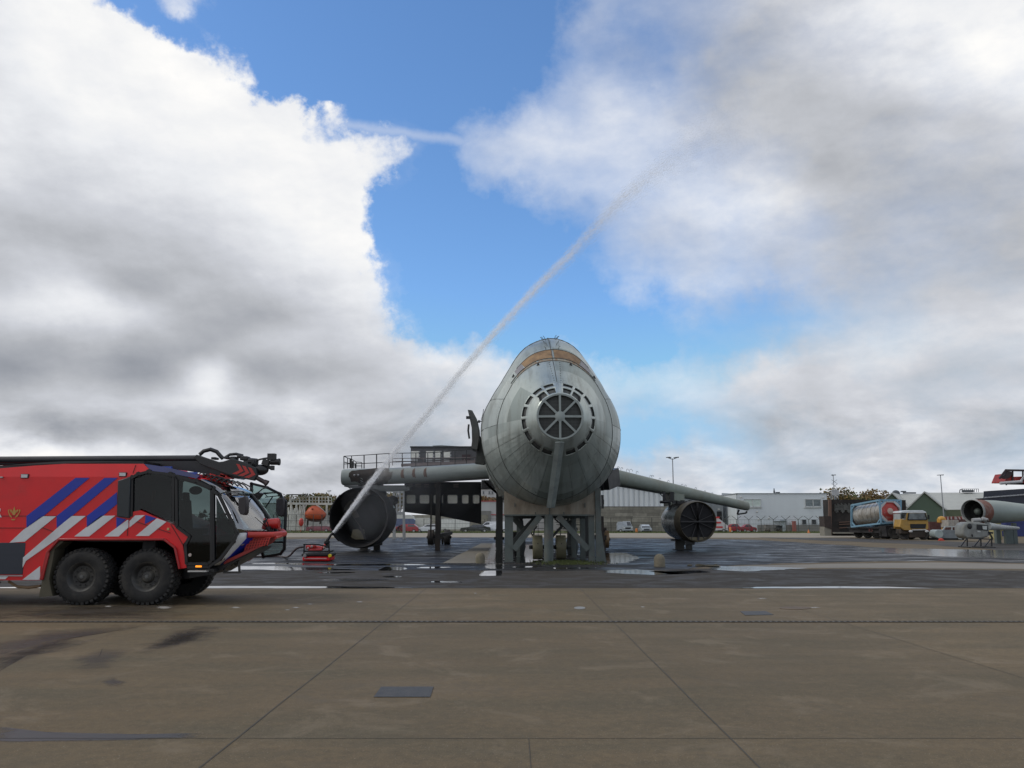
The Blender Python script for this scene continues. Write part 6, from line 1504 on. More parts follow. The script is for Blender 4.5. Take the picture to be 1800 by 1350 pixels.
# black burnt training wall
YK = 118.
bk = thing('burnt_wall', 'tall black burnt steel training wall left of the tank truck', 'training wall', (U(1510, 900, YK).x, YK, 0))
Mb = mat('burnt_black', (.014, .012, .011), .8, var=.6, scale=.7, dirt=(.05, .038, .032), dirt_amt=.5, dirt_scale=.6)
b = MB(); b.prism([U(1460, 878, YK), U(1592, 879, YK), V(U(1592, 900, YK).x, YK, 0), V(U(1460, 900, YK).x, YK, 0)], (0, 3, 0)); b.build('wall', Mb, bk, smooth=False)
b = MB(); b.prism([U(1448.5, 907.5, YK-.5), U(1460.5, 907.5, YK-.5), V(U(1460.5, 900, YK-.5).x, YK-.5, .9), V(U(1448.5, 900, YK-.5).x, YK-.5, 1.2)], (0, 2, 0)); b.build('low_wall', mat('burnt_brown', (.035, .025, .022), .8, var=.4), bk, smooth=False)
b = MB(); b.prism([V(U(1449, 930, YK-.4).x, YK-.4, 0), V(U(1461, 930, YK-.4).x, YK-.4, 0), V(U(1461, 930, YK-.4).x, YK-.4, .9), V(U(1449, 930, YK-.4).x, YK-.4, 1.25)], (0, 1.8, 0)); b.mm(V(U(1462, 935, YK).x, YK-1, .3), V(U(1500, 935, YK).x, YK-.1, .5)); b.build('footing', mat('footing', (.20, .19, .16), .9), bk, smooth=False)
b = MB(); 
for k in range(16): 
    x = 1468+k*2.2; b.bar(U(x, 886+2*math.sin(k*2.1), YK-.15), U(x, 899+3*math.sin(k*1.3), YK-.15), .18, .1)
b.build('grey_smear', mat('smear', (.07, .072, .068), .8, var=.6, scale=3), bk, smooth=False)
b = MB()
for y in (918, 922, 928): b.bar(U(1475, y, YK-.2), U(1494, y-1, YK-.2), .1)
b.bar(U(1458.5, 878, YK-.1), V(U(1458.5, 935, YK).x, YK-.1, 0), .35); b.build('rusty_pipe', mat('rust_pipe', (.12, .07, .05), .7), bk)
for x in (1595, ): pass
# dark building far right
YD = 120.
dk = thing('dark_building', 'dark slate building with stepped flat roof at the right edge', 'building', (U(1790, 900, YD).x, YD, 0))
b = MB(); b.prism([U(1729, 863.5, YD), U(1800, 859, YD), U(1960, 850, YD), V(U(1960, 900, YD).x, YD, 4), V(U(1729, 900, YD).x, YD, 4)], (9, 12, 0)); b.build('upper_wall', mat('slate', (.032, .036, .050), .6, var=.15), dk, smooth=False)
b = MB(); b.prism([U(1723, 876, YD-1.5), U(1800, 870, YD-1.5), U(1960, 862, YD-1.5), V(U(1960, 900, YD-1.5).x, YD-1.5, 0), V(U(1735, 900, YD-1.5).x, YD-1.5, 0), U(1735, 880, YD-1.5)], (0, 1.4, 0)); b.build('lower_wall', mat('slate2', (.028, .032, .048), .6, var=.15), dk, smooth=False)
b = MB()
for k in range(14): b.bar(U(1731+k*5.5, 874.8-k*.42, YD-1.6), U(1735+k*5.5, 874.3-k*.42, YD-1.6), .25, .16)
b.build('drip_edge', mat('drip', (.30, .31, .33), .5), dk)
b = MB(); b.mm(V(U(1765, 900, 112).x, 112, 0), V(U(1850, 900, 112).x, 114, 2.3)); tag(b.build('blue_container', mat('cont_blue', (.02, .03, .13), .6, var=.3), bevel=.05), 'dark blue container low at the right edge behind the fuselage section', 'container')
# trees -----------------------------------------------------------
def tree(px, Y, ztop, rad, label, c1, c2, seed, dens=420, group=None, trunk=True):
    r = random.Random(seed); X = U(px, 930, Y).x; t = thing('tree', label, 'tree', (X, Y, 0), group)
    b = MB(); b.tube([(X, Y, 0), (X+.1, Y, ztop*.35), (X, Y, ztop*.8)], [.22, .16, .05], 7)
    tips = []
    for k in range(11):
        a = r.uniform(0, 6.3); z = ztop*r.uniform(.3, .75); e = V(X+math.cos(a)*rad*r.uniform(.5, .9), Y+math.sin(a)*rad*.7, min(ztop*.97, z+ztop*r.uniform(.1, .3)))
        b.tube([(X, Y, z*.8), (V(X, Y, z*.8)+e)/2+V(0, 0, .3), e], [.09, .06, .02], 5); tips.append(e)
    b.build('trunk', mat('bark', (.06, .05, .04), .9), t)
    b = MB(); tips += [V(X+r.gauss(0, rad*.4), Y+r.gauss(0, rad*.4), ztop*r.uniform(.45, .93)) for _ in range(14)]
    for i in range(dens*4):
        c = r.choice(tips); gs = lambda w: max(-1.5*w, min(1.5*w, r.gauss(0, w))); q = c+V(gs(rad*.2), gs(rad*.2), gs(rad*.16)); s = r.uniform(.16, .38)
        u = V(r.gauss(0, 1), r.gauss(0, 1), r.gauss(0, 1)).normalized()*s; w = V(r.gauss(0, 1), r.gauss(0, 1), r.gauss(0, 1)).normalized()*s*.8
        b.add([q-u, q+w, q+u, q-w], [(0, 1, 2, 3)], 0 if r.random() < .6 else 1)
    b.build('crown', [mat('leaf_'+str(c1), c1, .8, var=.4, scale=.8), mat('leaf_'+str(c2), c2, .8, var=.4, scale=.8)], t, smooth=False)
G1, G2, O1, O2 = (.075, .095, .03), (.05, .065, .022), (.19, .13, .045), (.13, .09, .035)
tree(562, 172, U(562, 868, 172).z, 3.2, 'thin brown autumn tree rising behind the right end of the lifeboat rack', O1, G1, 1)
tree(540, 176, U(540, 872, 176).z, 3.0, 'greenish tree behind the middle of the lifeboat rack', G1, O2, 2)
tree(512, 172, U(512, 874, 172).z, 3.0, 'brown leafed tree behind the left end of the lifeboat rack', O2, G2, 3)
tree(676, 175, U(676, 870, 175).z, 4.2, 'tall yellow brown tree right of the left engine', O1, G1, 4, 700)
tree(664, 165, U(664, 888, 165).z, 3.0, 'small olive tree close behind the left engine', G1, O1, 5)
tree(852, 200, U(852, 872, 200).z, 3.0, 'rust brown tree in front of the white flats', (.20, .11, .05), O2, 6)
tree(1490, 190, U(1490, 862, 190).z, 4.8, 'rounded brown green tree above the left end of the black wall', O1, G1, 7, 800)
tree(1503, 195, U(1503, 869, 195).z, 3.5, 'lower brown tree right beside the rounded one', O2, G1, 8)
tree(1549, 205, U(1549, 863, 205).z, 4.2, 'autumn tree peeping over the blue tank frame', O1, O2, 9, 600)
tree(1460, 215, U(1460, 880, 215).z, 2.5, 'small tree just past the corner of the office', G1, G2, 10)
# light masts -------------------------------------------------------
def mast(px, ytop, Y, label, heads, r=.11):
    X = U(px, 930, Y).x; z = U(px, ytop, Y).z; t = thing('light_mast', label, 'lamp post', (X, Y, 0)); b = MB(); b.tube([(X, Y, 0), (X, Y, z)], [r*1.3, r*.7], 8); b.build('pole', mat('galv', (.28, .30, .32), .5, metal=.3), t)
    for dx, w in heads:
        b = MB(); b.bar((X, Y, z-.15), (X+dx*.9, Y, z+.05), .07); b.prism([(X+dx-w/2, Y-.2, z+.05+.1*abs(dx)), (X+dx+w/2, Y-.2, z+.05+.1*abs(dx)), (X+dx+w/2, Y-.2, z+.22+.1*abs(dx)), (X+dx-w/2, Y-.2, z+.15+.1*abs(dx))], (0, .5, 0)); b.build('lamp_head', mat('lamp_dark', (.10, .11, .12), .5), t)
mast(1186, 806, 140, 'tall mast with four floodlights rising behind the right wing', [(-.75, .6), (.75, .6), (-.45, .45), (.45, .45)])
mast(1470.5, 836, 185, 'thin lamp mast above the black burnt wall', [(.1, .9), (-.25, .3)])
mast(1661, 836, 170, 'thin lamp mast in front of the broad pale roof', [(0, 1.2)])
mast(576, 864, 175, 'thin short lamp post above the pale shed left of the engine', [(0, .8)], .07)
lm = thing('lattice_mast', 'short grey lattice mast beside the corner of the office', 'mast', (U(1470, 930, 180).x, 180, 0)); b = MB(); X = lm.location.x
for s in (-.6, .6):
    for q in (-.6, .6): b.bar((X+s, 180+q, 0), (X+s, 180+q, U(1470, 861, 180).z), .1)
for k in range(12): b.bar((X-.6, 179.4, k*.9), (X+.6, 179.4, k*.9+.9), .07); b.bar((X+.6, 179.4, k*.9), (X-.6, 179.4, k*.9+.9), .07)
b.build('lattice', mat('galv', (.28, .3, .32), .5), lm, smooth=False)
b = MB(); b.box((X, 179.3, U(1470, 866, 180).z), (1.6, .3, 1.2)); b.build('antenna_panel', mat('ant', (.4, .41, .42), .5), lm)
# vehicles ----------------------------------------------------------
M_cargl = mat('car_glass', (.03, .035, .04), .08, var=.2, spec=.9); M_tyre = mat('car_tyre', (.02, .02, .02), .8); M_wrim = mat('car_rim', (.4, .4, .4), .4, metal=.4)
def paint(c): return mat('paint_%.2f_%.2f_%.2f' % c, c, .3, var=.08, coat=.4)
def car(cx, Y, L, prof, c, label, cat='car', name='parked_car', wheels=(.18, .8), glassx=None, flip=False, Wd=1.75, rz=0, wr=.31):
    """prof: (fraction of length, height) outline of the whole side; glassx: list of window quads in the same units"""
    t = thing(name, label, cat, (cx, Y, 0)); f = -1 if flip else 1
    Pf = lambda q: V(cx+f*(q[0]-.5)*L, Y-Wd/2, q[1])
    b = MB(); P = [Pf(q) for q in prof]; n = len(P); off = [0 if q[1] < .95 else min(.22, (q[1]-.95)*.42) for q in prof]
    b.add([p+V(0, o, 0) for p, o in zip(P, off)]+[p+V(0, Wd-o, 0) for p, o in zip(P, off)], [tuple(range(n)), tuple(range(2*n-1, n-1, -1))]+[(i, (i+1) % n, n+(i+1) % n, n+i) for i in range(n)])
    b.build('body', paint(c), t, smooth=False)
    for gq in glassx or []:
        b = MB(); q = [Pf(p)+V(0, min(.22, max(0, (p[1]-.95)*.42))-.015, 0) for p in gq]; b.prism(q, (0, .01, 0)); b.build('side_window', M_cargl, t, smooth=False)
    for wf in wheels:
        for s in (0, 1):
            c_ = V(cx+f*(wf-.5)*L, Y-Wd/2-.02 if s == 0 else Y+Wd/2+.02, wr); d = (0, 1 if s == 0 else -1, 0)
            b = MB(); b.lathe(c_, d, [(.0, .001), (0, wr*.6), (0, wr*.9), (.03, wr), (.2, wr)], 18); w = b.build('wheel', M_tyre, t)
            b = MB(); b.lathe(c_, d, [(-.01, .001), (-.015, wr*.3), (-.005, wr*.58), (.01, wr*.6)], 14); b.build('rim', M_wrim, w)
    if rz:
        t.rotation_euler = (0, 0, rz)
    return t
hatch = [(0, .3), (.01, .75), (.06, .95), (.3, 1.05), (.46, 1.42), (.6, 1.5), (.85, 1.46), (.97, 1.0), (1, .8), (1, .3)]
hg_ = [[(.36, 1.06), (.48, 1.38), (.62, 1.43), (.62, 1.04)], [(.645, 1.04), (.645, 1.43), (.83, 1.38), (.92, 1.04)]]
sedan = [(0, .3), (.01, .7), (.05, .85), (.28, .98), (.42, 1.36), (.55, 1.42), (.72, 1.38), (.86, 1.02), (.98, .95), (1, .6), (1, .3)]
sg = [[(.34, 1.0), (.43, 1.31), (.56, 1.36), (.56, .99)], [(.58, .99), (.58, 1.36), (.71, 1.31), (.8, 1.0)]]
vanp = [(0, .35), (0, .9), (.03, 1.1), (.16, 1.25), (.27, 1.85), (.32, 1.95), (.98, 1.95), (1, 1.8), (1, .35)]
vg = [[(.19, 1.25), (.28, 1.78), (.38, 1.78), (.38, 1.22)]]
def X(px, Y): return U(px, 930, Y).x
# left group
rc = car(X(710, 147), 147, 5.2, hatch, (.30, .012, .018), 'red scrapped hatchback with its doors torn away', wheels=(.16, .85), glassx=hg_[1:])
b = MB()
for k in range(22): q = V(rc.location.x+rnd.uniform(-2.4, .2), 146.0, rnd.uniform(.2, 1.2)); b.box(q, (rnd.uniform(.1, .5), .3, rnd.uniform(.08, .3)), 0, Matrix.Rotation(rnd.uniform(-.6, .6), 3, 'Y'))
b.build('torn_door', mat('wreck_red', (.26, .02, .02), .5), rc)
b = MB()
for k in range(16): q = V(rc.location.x+rnd.uniform(-1.6, .3), 146.05, rnd.uniform(.35, 1.3)); b.box(q, (rnd.uniform(.2, .6), .25, rnd.uniform(.1, .35)), 0, Matrix.Rotation(rnd.uniform(-.6, .6), 3, 'Y'))
b.build('cabin_gap_dark', M_black, rc)  # black boxes stand in for the dark of the open cabin
car(X(752, 147.5), 147.5, 4.3, hatch, (.55, .57, .60), 'white crumpled hatchback right behind the red scrapped one', glassx=hg_)
car(X(700, 154), 154, 6.2, [(0, .6), (0, 1.9), (.05, 2.35), (.12, 2.45), (.95, 2.45), (1, 2.2), (1, .6)], (.035, .06, .14), 'dark blue crushed car stacked behind the red hatchback', glassx=None)
car(X(703, 160), 160, 5.6, [(0, .4), (0, 2.2), (.04, 2.9), (.18, 3.15), (.85, 3.15), (.96, 2.9), (1, 2.2), (1, .4)], (.50, .50, .46), 'cream white van with a rounded roof behind the blue crushed car', 'van', 'parked_van')
car(X(733, 162), 162, 5.6, [(0, .4), (0, 1.6), (.03, 2.5), (.1, 2.65), (.9, 2.6), (1, 2.2), (1, .4)], (.48, .48, .44), 'cream white van with three side windows behind the white hatchback', 'van', 'parked_van', glassx=[[(.42, 1.7), (.42, 2.35), (.56, 2.35), (.56, 1.7)], [(.6, 1.7), (.6, 2.35), (.74, 2.35), (.74, 1.7)], [(.78, 1.7), (.78, 2.3), (.92, 2.2), (.92, 1.7)]])
car(X(800, 156), 156, 5.6, [(0, .5), (0, 2.3), (.15, 2.5), (.9, 2.3), (1, 1.9), (1, .5)], (.55, .56, .53), 'white van right of the wheel column under the window wall', 'van', 'parked_van', glassx=[[(.1, 1.4), (.1, 2.1), (.35, 2.1), (.35, 1.4)]])
car(X(836, 149), 149, 5.4, sedan, (.03, .035, .03), 'dark wrecked sedan below the slanted edge of the window wall', glassx=sg)
car(X(868, 150), 150, 6.2, vanp, (.62, .64, .67), 'clean white delivery van just left of the nose supports', 'van', 'parked_van', glassx=vg, Wd=1.9)
car(X(672, 146), 146, 3.6, hatch, (.10, .16, .22), 'blue grey crushed car end peeping out right of the left engine', glassx=hg_)
# light poles of wreck yard
# right group
def frontcar(px, Y, Wd, H, c, label, name='parked_car', cat='car', zg0=.95, hood=.9, low=.25, jeep=False):
    cx = X(px, Y); t = thing(name, label, cat, (cx, Y, 0)); w = Wd/2
    b = MB(); b.prism([(cx-w, Y, low), (cx+w, Y, low), (cx+w, Y, hood*.92), (cx+w*.9, Y, hood), (cx-w*.9, Y, hood), (cx-w, Y, hood*.92)], (0, 4.0, 0))
    b.add([(cx-w*.92, Y+.9, hood), (cx+w*.92, Y+.9, hood), (cx+w*.72, Y+1.5, H), (cx-w*.72, Y+1.5, H), (cx-w*.92, Y+3.9, hood), (cx+w*.92, Y+3.9, hood), (cx+w*.72, Y+3.3, H), (cx-w*.72, Y+3.3, H)], [(0, 1, 2, 3), (4, 7, 6, 5), (0, 3, 7, 4), (1, 5, 6, 2), (3, 2, 6, 7)])
    b.build('body', paint(c), t, smooth=False)
    b = MB(); b.add([(cx-w*.84, Y+.93, hood+.06), (cx+w*.84, Y+.93, hood+.06), (cx+w*.66, Y+1.42, H-.1), (cx-w*.66, Y+1.42, H-.1)], [(0, 1, 2, 3)]); o = b.build('windscreen', M_cargl, t, smooth=False, solid=.03)
    b = MB(); b.mm((cx-w*.55, Y-.02, hood*.55), (cx+w*.55, Y+.01, hood*.78)); b.mm((cx-w*.95, Y-.08, low), (cx+w*.95, Y, low+.14)); b.build('grille', M_black, t)
    for s in (-1, 1):
        b = MB(); b.ell((cx+s*w*.75, Y-.0, hood*.7), (.17, .06, .1), 10, 6); b.build('headlight', mat('lens', (.55, .55, .56), .3), t)
        b = MB(); b.mm((cx+s*w*.95, Y+.3, 0), (cx+s*w*.68, Y+.95, .62)); b.build('wheel', M_tyre, t, bevel=.08)
    return t
frontcar(1104, 148, 1.75, 1.95, (.36, .40, .43), 'silver grey jeep like car facing forward by the block wall', hood=1.15)
b = MB()
frontcar(1137, 148, 1.8, 1.4, (.42, .47, .52), 'low silver sedan right of the jeep, before the block wall', hood=.82)
car(X(1098, 149.5), 149.5, 2.8, [(0, .4), (0, 1.5), (.1, 1.9), (.6, 1.9), (.65, 1.0), (1, .9), (1, .4)], (.30, .33, .36), 'boxy grey car parked close left of the silver jeep', wheels=(.2, .8))
am = car(X(1262, 151), 151, 3.2, [(0, .4), (0, 3.0), (.3, 3.0), (.55, 2.4), (.9, 1.5), (1, 1.2), (1, .4)], (.55, .52, .52), 'white and red striped rescue van half hidden by the right engine', 'van', 'rescue_van', wheels=(.75,), glassx=[[(.35, 1.9), (.35, 2.6), (.5, 2.3), (.62, 1.9)]])
b = MB(); 
for z in (.8, 1.6, 2.5): b.mm((am.location.x-1.6, 150.08, z), (am.location.x+.9-z*.3, 150.12, z+.28))
b.build('red_stripe', mat('van_red', (.55, .04, .04), .4), am, smooth=False)
car(X(1286, 152), 152, 2.8, hatch, (.36, .035, .045), 'red hatchback behind the orange post', glassx=hg_)
car(X(1315, 152), 152, 2.7, sedan, (.32, .035, .05), 'dark red saloon behind the forked fence', glassx=sg, flip=True)
car(X(1301, 157), 157, 3.0, hatch, (.25, .27, .30), 'grey car glimpsed between the two red hatchbacks', glassx=sg)
# lifeboat rack ---------------------------------------------------
YQ = 158.; rk = thing('lifeboat_rack', 'white steel rack and gantry carrying an orange lifeboat', 'rack', (X(550, YQ), YQ, 0))
Mw = mat('rack_white', (.50, .50, .46), .5, var=.15, dirt=(.25, .2, .14), dirt_amt=.4)
b = MB()
for Y in (YQ-1.5, YQ+1.5):
    for x in (510, 532, 573, 587): b.bar(V(X(x, Y), Y, 0), V(X(x, Y), Y, U(x, 885, Y).z), .32)
    b.bar(U(506, 885, Y), U(592, 886, Y), .38); b.bar(U(506, 927, Y), U(535, 927, Y), .2); b.bar(U(540, 885, Y), U(534, 897, Y), .2); b.bar(U(556, 886, Y), U(572, 902, Y), .3)
    for k in range(14): x = 510+k*5.6; b.bar(U(x, 885, Y), U(x, 873+1.5*math.sin(k), Y), .10 if k % 3 else .22)
    b.bar(U(508, 879, Y), U(583, 880, Y), .1); b.bar(U(508, 873, Y), U(583, 874, Y), .12)
b.build('rack_frame', Mw, rk, smooth=False)
b = MB()
for k in range(10):
    x = 507+k*3.1; b.tube([U(x, 932, YQ-2), U(x+1, 915, YQ-2), U(x+.5, 900+rnd.uniform(-3, 5), YQ-2), U(x+rnd.uniform(-2, 3), 890+rnd.uniform(-5, 5), YQ-2)], [.3, .25, .2, .13], 8)
for k in range(8): b.bar(U(508+k*3.5, 928-rnd.uniform(0, 25), YQ-2.2), U(513+k*3.5, 926-rnd.uniform(0, 40), YQ-2.2), .14)
b.build('pipe_stack', Mw, rk)
b = MB(); b.prism([U(x, y, YQ-2) for x, y in ((541, 923), (578, 920), (582, 924), (574, 925), (541, 926))], (0, 1, 0)); b.prism([U(x, y, YQ-3) for x, y in ((568, 936), (575, 930), (577, 922), (582, 920), (584, 936))], (0, 2, 0)); b.build('cradle_beam', Mw, rk, smooth=False)
b = MB(); b.mm(V(X(504, YQ-3), YQ-3, U(500, 871, YQ).z), V(X(535, YQ-3), YQ-1, U(500, 869.5, YQ).z)); b.build('canopy', M_black, rk)
lb = thing('lifeboat', 'bright orange enclosed lifeboat hanging in the white rack', 'lifeboat', (X(554, YQ-1), YQ-1, 0)); Yb = YQ-2
hullp = [(537, 904, .2), (541, 915, .9), (552, 917, 1.3), (563, 917, 1.3), (570, 913, .9), (572, 903, .2)]
b = MB(); secs = [(535.5, 904, 906, .1), (538, 899, 911, .8), (543, 892, 915.5, 1.3), (549, 888.5, 917, 1.5), (556, 889, 917.5, 1.6), (563, 893, 917, 1.5), (568, 897, 915, 1.2), (571.5, 901, 910, .7), (573, 903.5, 906, .1)]
for x, yt, yb_, w in secs:
    a = U(x, yt, Yb); c = U(x, yb_, Yb); m_ = (a+c)/2; h = (a.z-c.z)/2
    for k in range(14): an_ = 2*math.pi*k/14; b.v.append(V(m_.x, Yb+math.sin(an_)*w, m_.z+math.cos(an_)*h))
for s in range(len(secs)-1):
    for k in range(14):
        b.f.append([s*14+k, s*14+(k+1) % 14, (s+1)*14+(k+1) % 14, (s+1)*14+k]); b.m.append(1 if 5 <= k <= 8 else 0)
b.f.append(list(range(14))); b.m.append(0); b.f.append(list(range(8*14, 9*14))); b.m.append(0)
b.build('hull', [mat('boat_orange', (.42, .075, .022), .5, var=.15), mat('boat_dark', (.10, .03, .02), .6)], lb)
b = MB(); b.bar(U(536, 905.5, Yb-1.2), U(573, 905.5, Yb-1.2), .14); b.ell(U(549, 894.5, Yb-1.3), .2, 8, 6); b.box(U(547, 900, Yb-1.35), (.5, .1, .12)); b.build('fender', mat('boat_trim', (.25, .04, .02), .6), lb)
b = MB(); b.ell(V(X(529, 152), 152, U(529, 918, 152).z), (.45, .3, .75), 12, 8); b.bar(V(X(529, 152), 152, 0), V(X(529, 152), 152, 2.0), .08); tag(b.build('red_drum', mat('drum_red', (.50, .05, .04), .5)), 'red oval float hung on a post left of the lifeboat', 'float')
car(X(562, 154), 154, 4.6, [(0, .3), (0, .9), (.2, 1.1), (.8, 1.1), (1, .9), (1, .3)], (.22, .06, .08), 'dull red flattened car wreck under the lifeboat', glassx=None)
# ladder tower between engine and window wall
YW2 = 95.; tw = thing('ladder_tower', 'slim grey steel ladder tower left of the black window wall', 'tower', (X(701, YW2), YW2, 0)); b = MB()
for x in (692, 697, 703, 709.5): b.bar(V(X(x, YW2), YW2, U(x, 905, YW2).z if x != 692 else 0), U(x, 861, YW2), .16)
for x in (692, 709.5): b.bar(V(X(x, YW2), YW2, 0), U(x, 861, YW2), .18); b.bar(V(X(x, YW2), YW2+1.5, 0), U(x, 861, YW2+1.5), .14)
for y in (863, 866, 872, 879, 886, 893, 900): b.bar(U(692, y, YW2), U(709.5, y, YW2), .10)
b.bar(U(655, 863.5, YW2), U(712, 862, YW2), .32); b.bar(U(694, 880, YW2), U(706, 863, YW2), .1); b.bar(U(692, 902.5, YW2), U(710, 902.5, YW2), .3)
b.build('frame', mat('tower_grey', (.30, .31, .31), .5), tw, smooth=False)
# yellow truck with tank container ---------------------------------
YT_ = 96.; tk = thing('tank_truck', 'old yellow lorry with a white roofed cab parked facing forward on the right', 'lorry', (X(1565, YT_), YT_, 0))
My = mat('lorry_yellow', (.42, .25, .055), .45, var=.12, dirt=(.2, .15, .08), dirt_amt=.35); Mch = mat('chassis_dark', (.025, .024, .026), .7, var=.3)
yc = 93.
def L(px, py, d=0): return U(px, py, yc+d)
b = MB(); P = [(1584, 912), (1592, 914.5), (1631, 914.5), (1632, 929), (1629, 932), (1590, 932), (1582, 926)]; b.prism([L(*p) for p in P], (0, 1.6, 0)); b.prism([L(x, y) for x, y in ((1592, 915), (1631, 915), (1628, 901), (1594.5, 901))], (0, .1, 0)); b.v[-4:] = b.v[-4:]
b.mm(L(1583, 929, .3), L(1631, 912, .3)+V(0, 1.7, 0)); cabp = b.build('cab', My, tk, bevel=.03)
b = MB(); b.prism([L(x, y) for x, y in ((1583, 901.5), (1585, 898.5), (1600, 897), (1622, 897), (1628, 900), (1629, 902.5))], (0, 2.0, 0)); b.build('cab_roof', mat('lorry_white', (.62, .66, .68), .4), cabp, bevel=.03)
b = MB(); b.prism([L(x, y, .25) for x, y in ((1582, 925), (1582, 903), (1629, 903), (1631, 925))], (0, 1.6, 0)); b.build('cab_interior', mat('cab_white', (.35, .38, .38), .5), cabp, smooth=False)
b = MB(); b.prism([L(x, y, -.04) for x, y in ((1596, 913), (1597.5, 902), (1626, 902), (1629.5, 913))], (0, .04, 0)); b.build('windscreen', mat('screen_pale', (.16, .18, .19), .12, var=.5, scale=1.5, spec=.8), cabp, smooth=False)
b = MB(); 
for pts in (((1596, 913), (1597.5, 902)), ((1626, 902), (1629.5, 913)), ((1595.5, 913.5), (1630, 913.5))): b.bar(L(*pts[0], -.06), L(*pts[1], -.06), .09)
b.prism([L(x, y, -.06) for x, y in ((1600, 921), (1628, 921), (1627, 929), (1601, 929))], (0, .1, 0)); b.bar(L(1600, 913, -.1), L(1612, 914, -.1), .04); b.bar(L(1614, 913, -.1), L(1626, 914, -.1), .04); b.bar(L(1585, 912, -.2), L(1585, 905, -.2), .1); b.bar(L(1632.5, 913, -.2), L(1632, 905, -.2), .14); b.build('grille', M_black, cabp)
b = MB(); b.prism([L(x, y, .24) for x, y in ((1583.5, 911), (1584, 903.5), (1591, 903.5), (1590, 911))], (0, .03, 0)); b.build('side_window', M_cargl, cabp, smooth=False)
b = MB(); b.mm(L(1600, 945, .1), L(1631, 931, .1)+V(0, .5, 0)); b.mm(L(1584, 938, .3), L(1597, 930, .3)+V(0, 1.2, 0)); b.build('bumper', mat('bumper_brown', (.05, .038, .03), .7, var=.3), tk, bevel=.03)
b = MB(); 
for x in (1601, 1629): b.ell(L(x, 934, -.02), (.22, .1, .14), 10, 6)
b.bar(L(1603, 931.5, -.02), L(1628, 931, -.02), .1); b.build('headlight', mat('lens', (.55, .55, .56), .3), tk)
def tw_(px, cy, r, Y, w=.45):
    c = V(X(px, Y), Y, r); t = MB(); t.lathe(c+V(0, 0, 0), (.55, .85, 0), [(0, .001), (0.03, r*.5), (0, r*.55), (-.02, r*.9), (.06, r), (w, r), (w+.04, r*.9), (w+.04, .001)], 24); o = t.build('wheel', M_rubber, tk)
    return o
for x, r, Y in ((1588, .68, 93.6), (1622, .62, 93.2), (1558, .72, 97), (1572, .72, 95.5), (1540, .55, 99), (1524, .55, 101), (1508, .55, 103), (1600, .6, 95), (1551, .6, 100)): tw_(x, 0, r, Y)
b = MB(); q0 = V(X(1503, 104), 104, .9); q1 = V(X(1596, 94.5), 94.5, .9); b.bar(q0, q1, 1.6, .5); b.bar(q0+V(0, 0, .35), q1+V(0, 0, .35), 2.2, .15); b.mm((X(1551, 97), 96, .3), (X(1570, 97), 98, 1.5)); b.build('chassis', Mch, tk)
b = MB(); b.bar(L(1528, 934, 5), L(1533, 934, 5), .06); b.bar(L(1528, 930, 5), L(1533, 930, 5), .06); b.bar(L(1528, 930, 5), L(1528, 934, 5), .06); b.bar(L(1533, 930, 5), L(1533, 934, 5), .06); b.build('ladder', mat('pink_frame', (.25, .09, .08), .6), tk)
# tank container on it: light blue frame, steel barrel, red end
tc_ = thing('tank_container', 'light blue framed tank container with a steel barrel and red end on the lorry', 'tank container', (X(1540, 98), 98, 0))
Mblf = mat('frame_blue', (.16, .30, .40), .5, var=.1)
fy, by = 95.5, 101.5       # front and rear end of the near side
A0, A1, A2, A3 = U(1497, 926, by), U(1497, 888, by), U(1546, 879, fy), U(1549, 920, fy)
B2, B3 = U(1583, 879.5, fy+.6), U(1583, 918, fy+.6)
bw = B2-A2; B0, B1 = A0+bw*.94, A1+bw*.94
b = MB(); t_ = .19
for p, q in ((A0, A1), (A1, A2), (A2, A3), (A3, A0), (A2, B2), (B2, B3), (B3, A3), (A1, B1), (A0, B0), (B0, B1), (B1, B2), (B0, B3)): b.bar(p, q, t_)
for p, d1, d2 in ((A0, A1-A0, A3-A0), (A3, A2-A3, A0-A3), (A2, A3-A2, A1-A2), (A1, A0-A1, A2-A1)): b.bar(p+d1*.22, p+d2*.13, .12)
for p, d1, d2 in ((A2, A3-A2, B2-A2), (B2, B3-B2, A2-B2), (A3, A2-A3, B3-A3), (B3, B2-B3, A3-B3)): b.bar(p+d1*.2, p+d2*.28, .14)
b.build('frame', Mblf, tc_, smooth=False)
ctr = (A2+A3+B2+B3)/4; rear = (A0+A1+B0+B1)/4; ax = (rear-ctr).normalized(); LT = (rear-ctr).length; rr = min((A2-A3).length, (B2-A2).length)*.46
b = MB(); pr2 = [(.05, rr*.4), (.12, rr*.75), (.28, rr*.97)]; k = 7
for i in range(k): s0 = lerp(.35, LT-.35, i/(k-1)); pr2 += [(s0-.06, rr), (s0-.05, rr*1.04), (s0+.05, rr*1.04), (s0+.06, rr)]
pr2 += [(LT-.28, rr*.97), (LT-.1, rr*.7), (LT-.05, .01)]
b.lathe(ctr, ax, pr2, 36); b.build('barrel', mat('tank_steel', (.42, .41, .38), .38, metal=.5, var=.25, dirt=(.22, .19, .15), dirt_amt=.6, dirt_scale=.7), tc_)
b = MB(); b.lathe(ctr, ax, [(.02, .001), (.02, rr*.45), (.06, rr*.72), (.16, rr*.96), (.30, rr*1.02)], 32); b.build('end_cap', mat('tank_red', (.38, .05, .04), .35, var=.25, metal=.3, scale=1.5, dirt=(.45, .40, .36), dirt_amt=.45, dirt_scale=.9), tc_)
b = MB(); b.lathe(ctr+V(.0, 0, .05), ax, [(-.0, .001), (.0, rr*.2), (.02, rr*.3)], 20); b.build('end_disc', mat('disc_pale', (.48, .36, .30), .35, metal=.2), tc_)
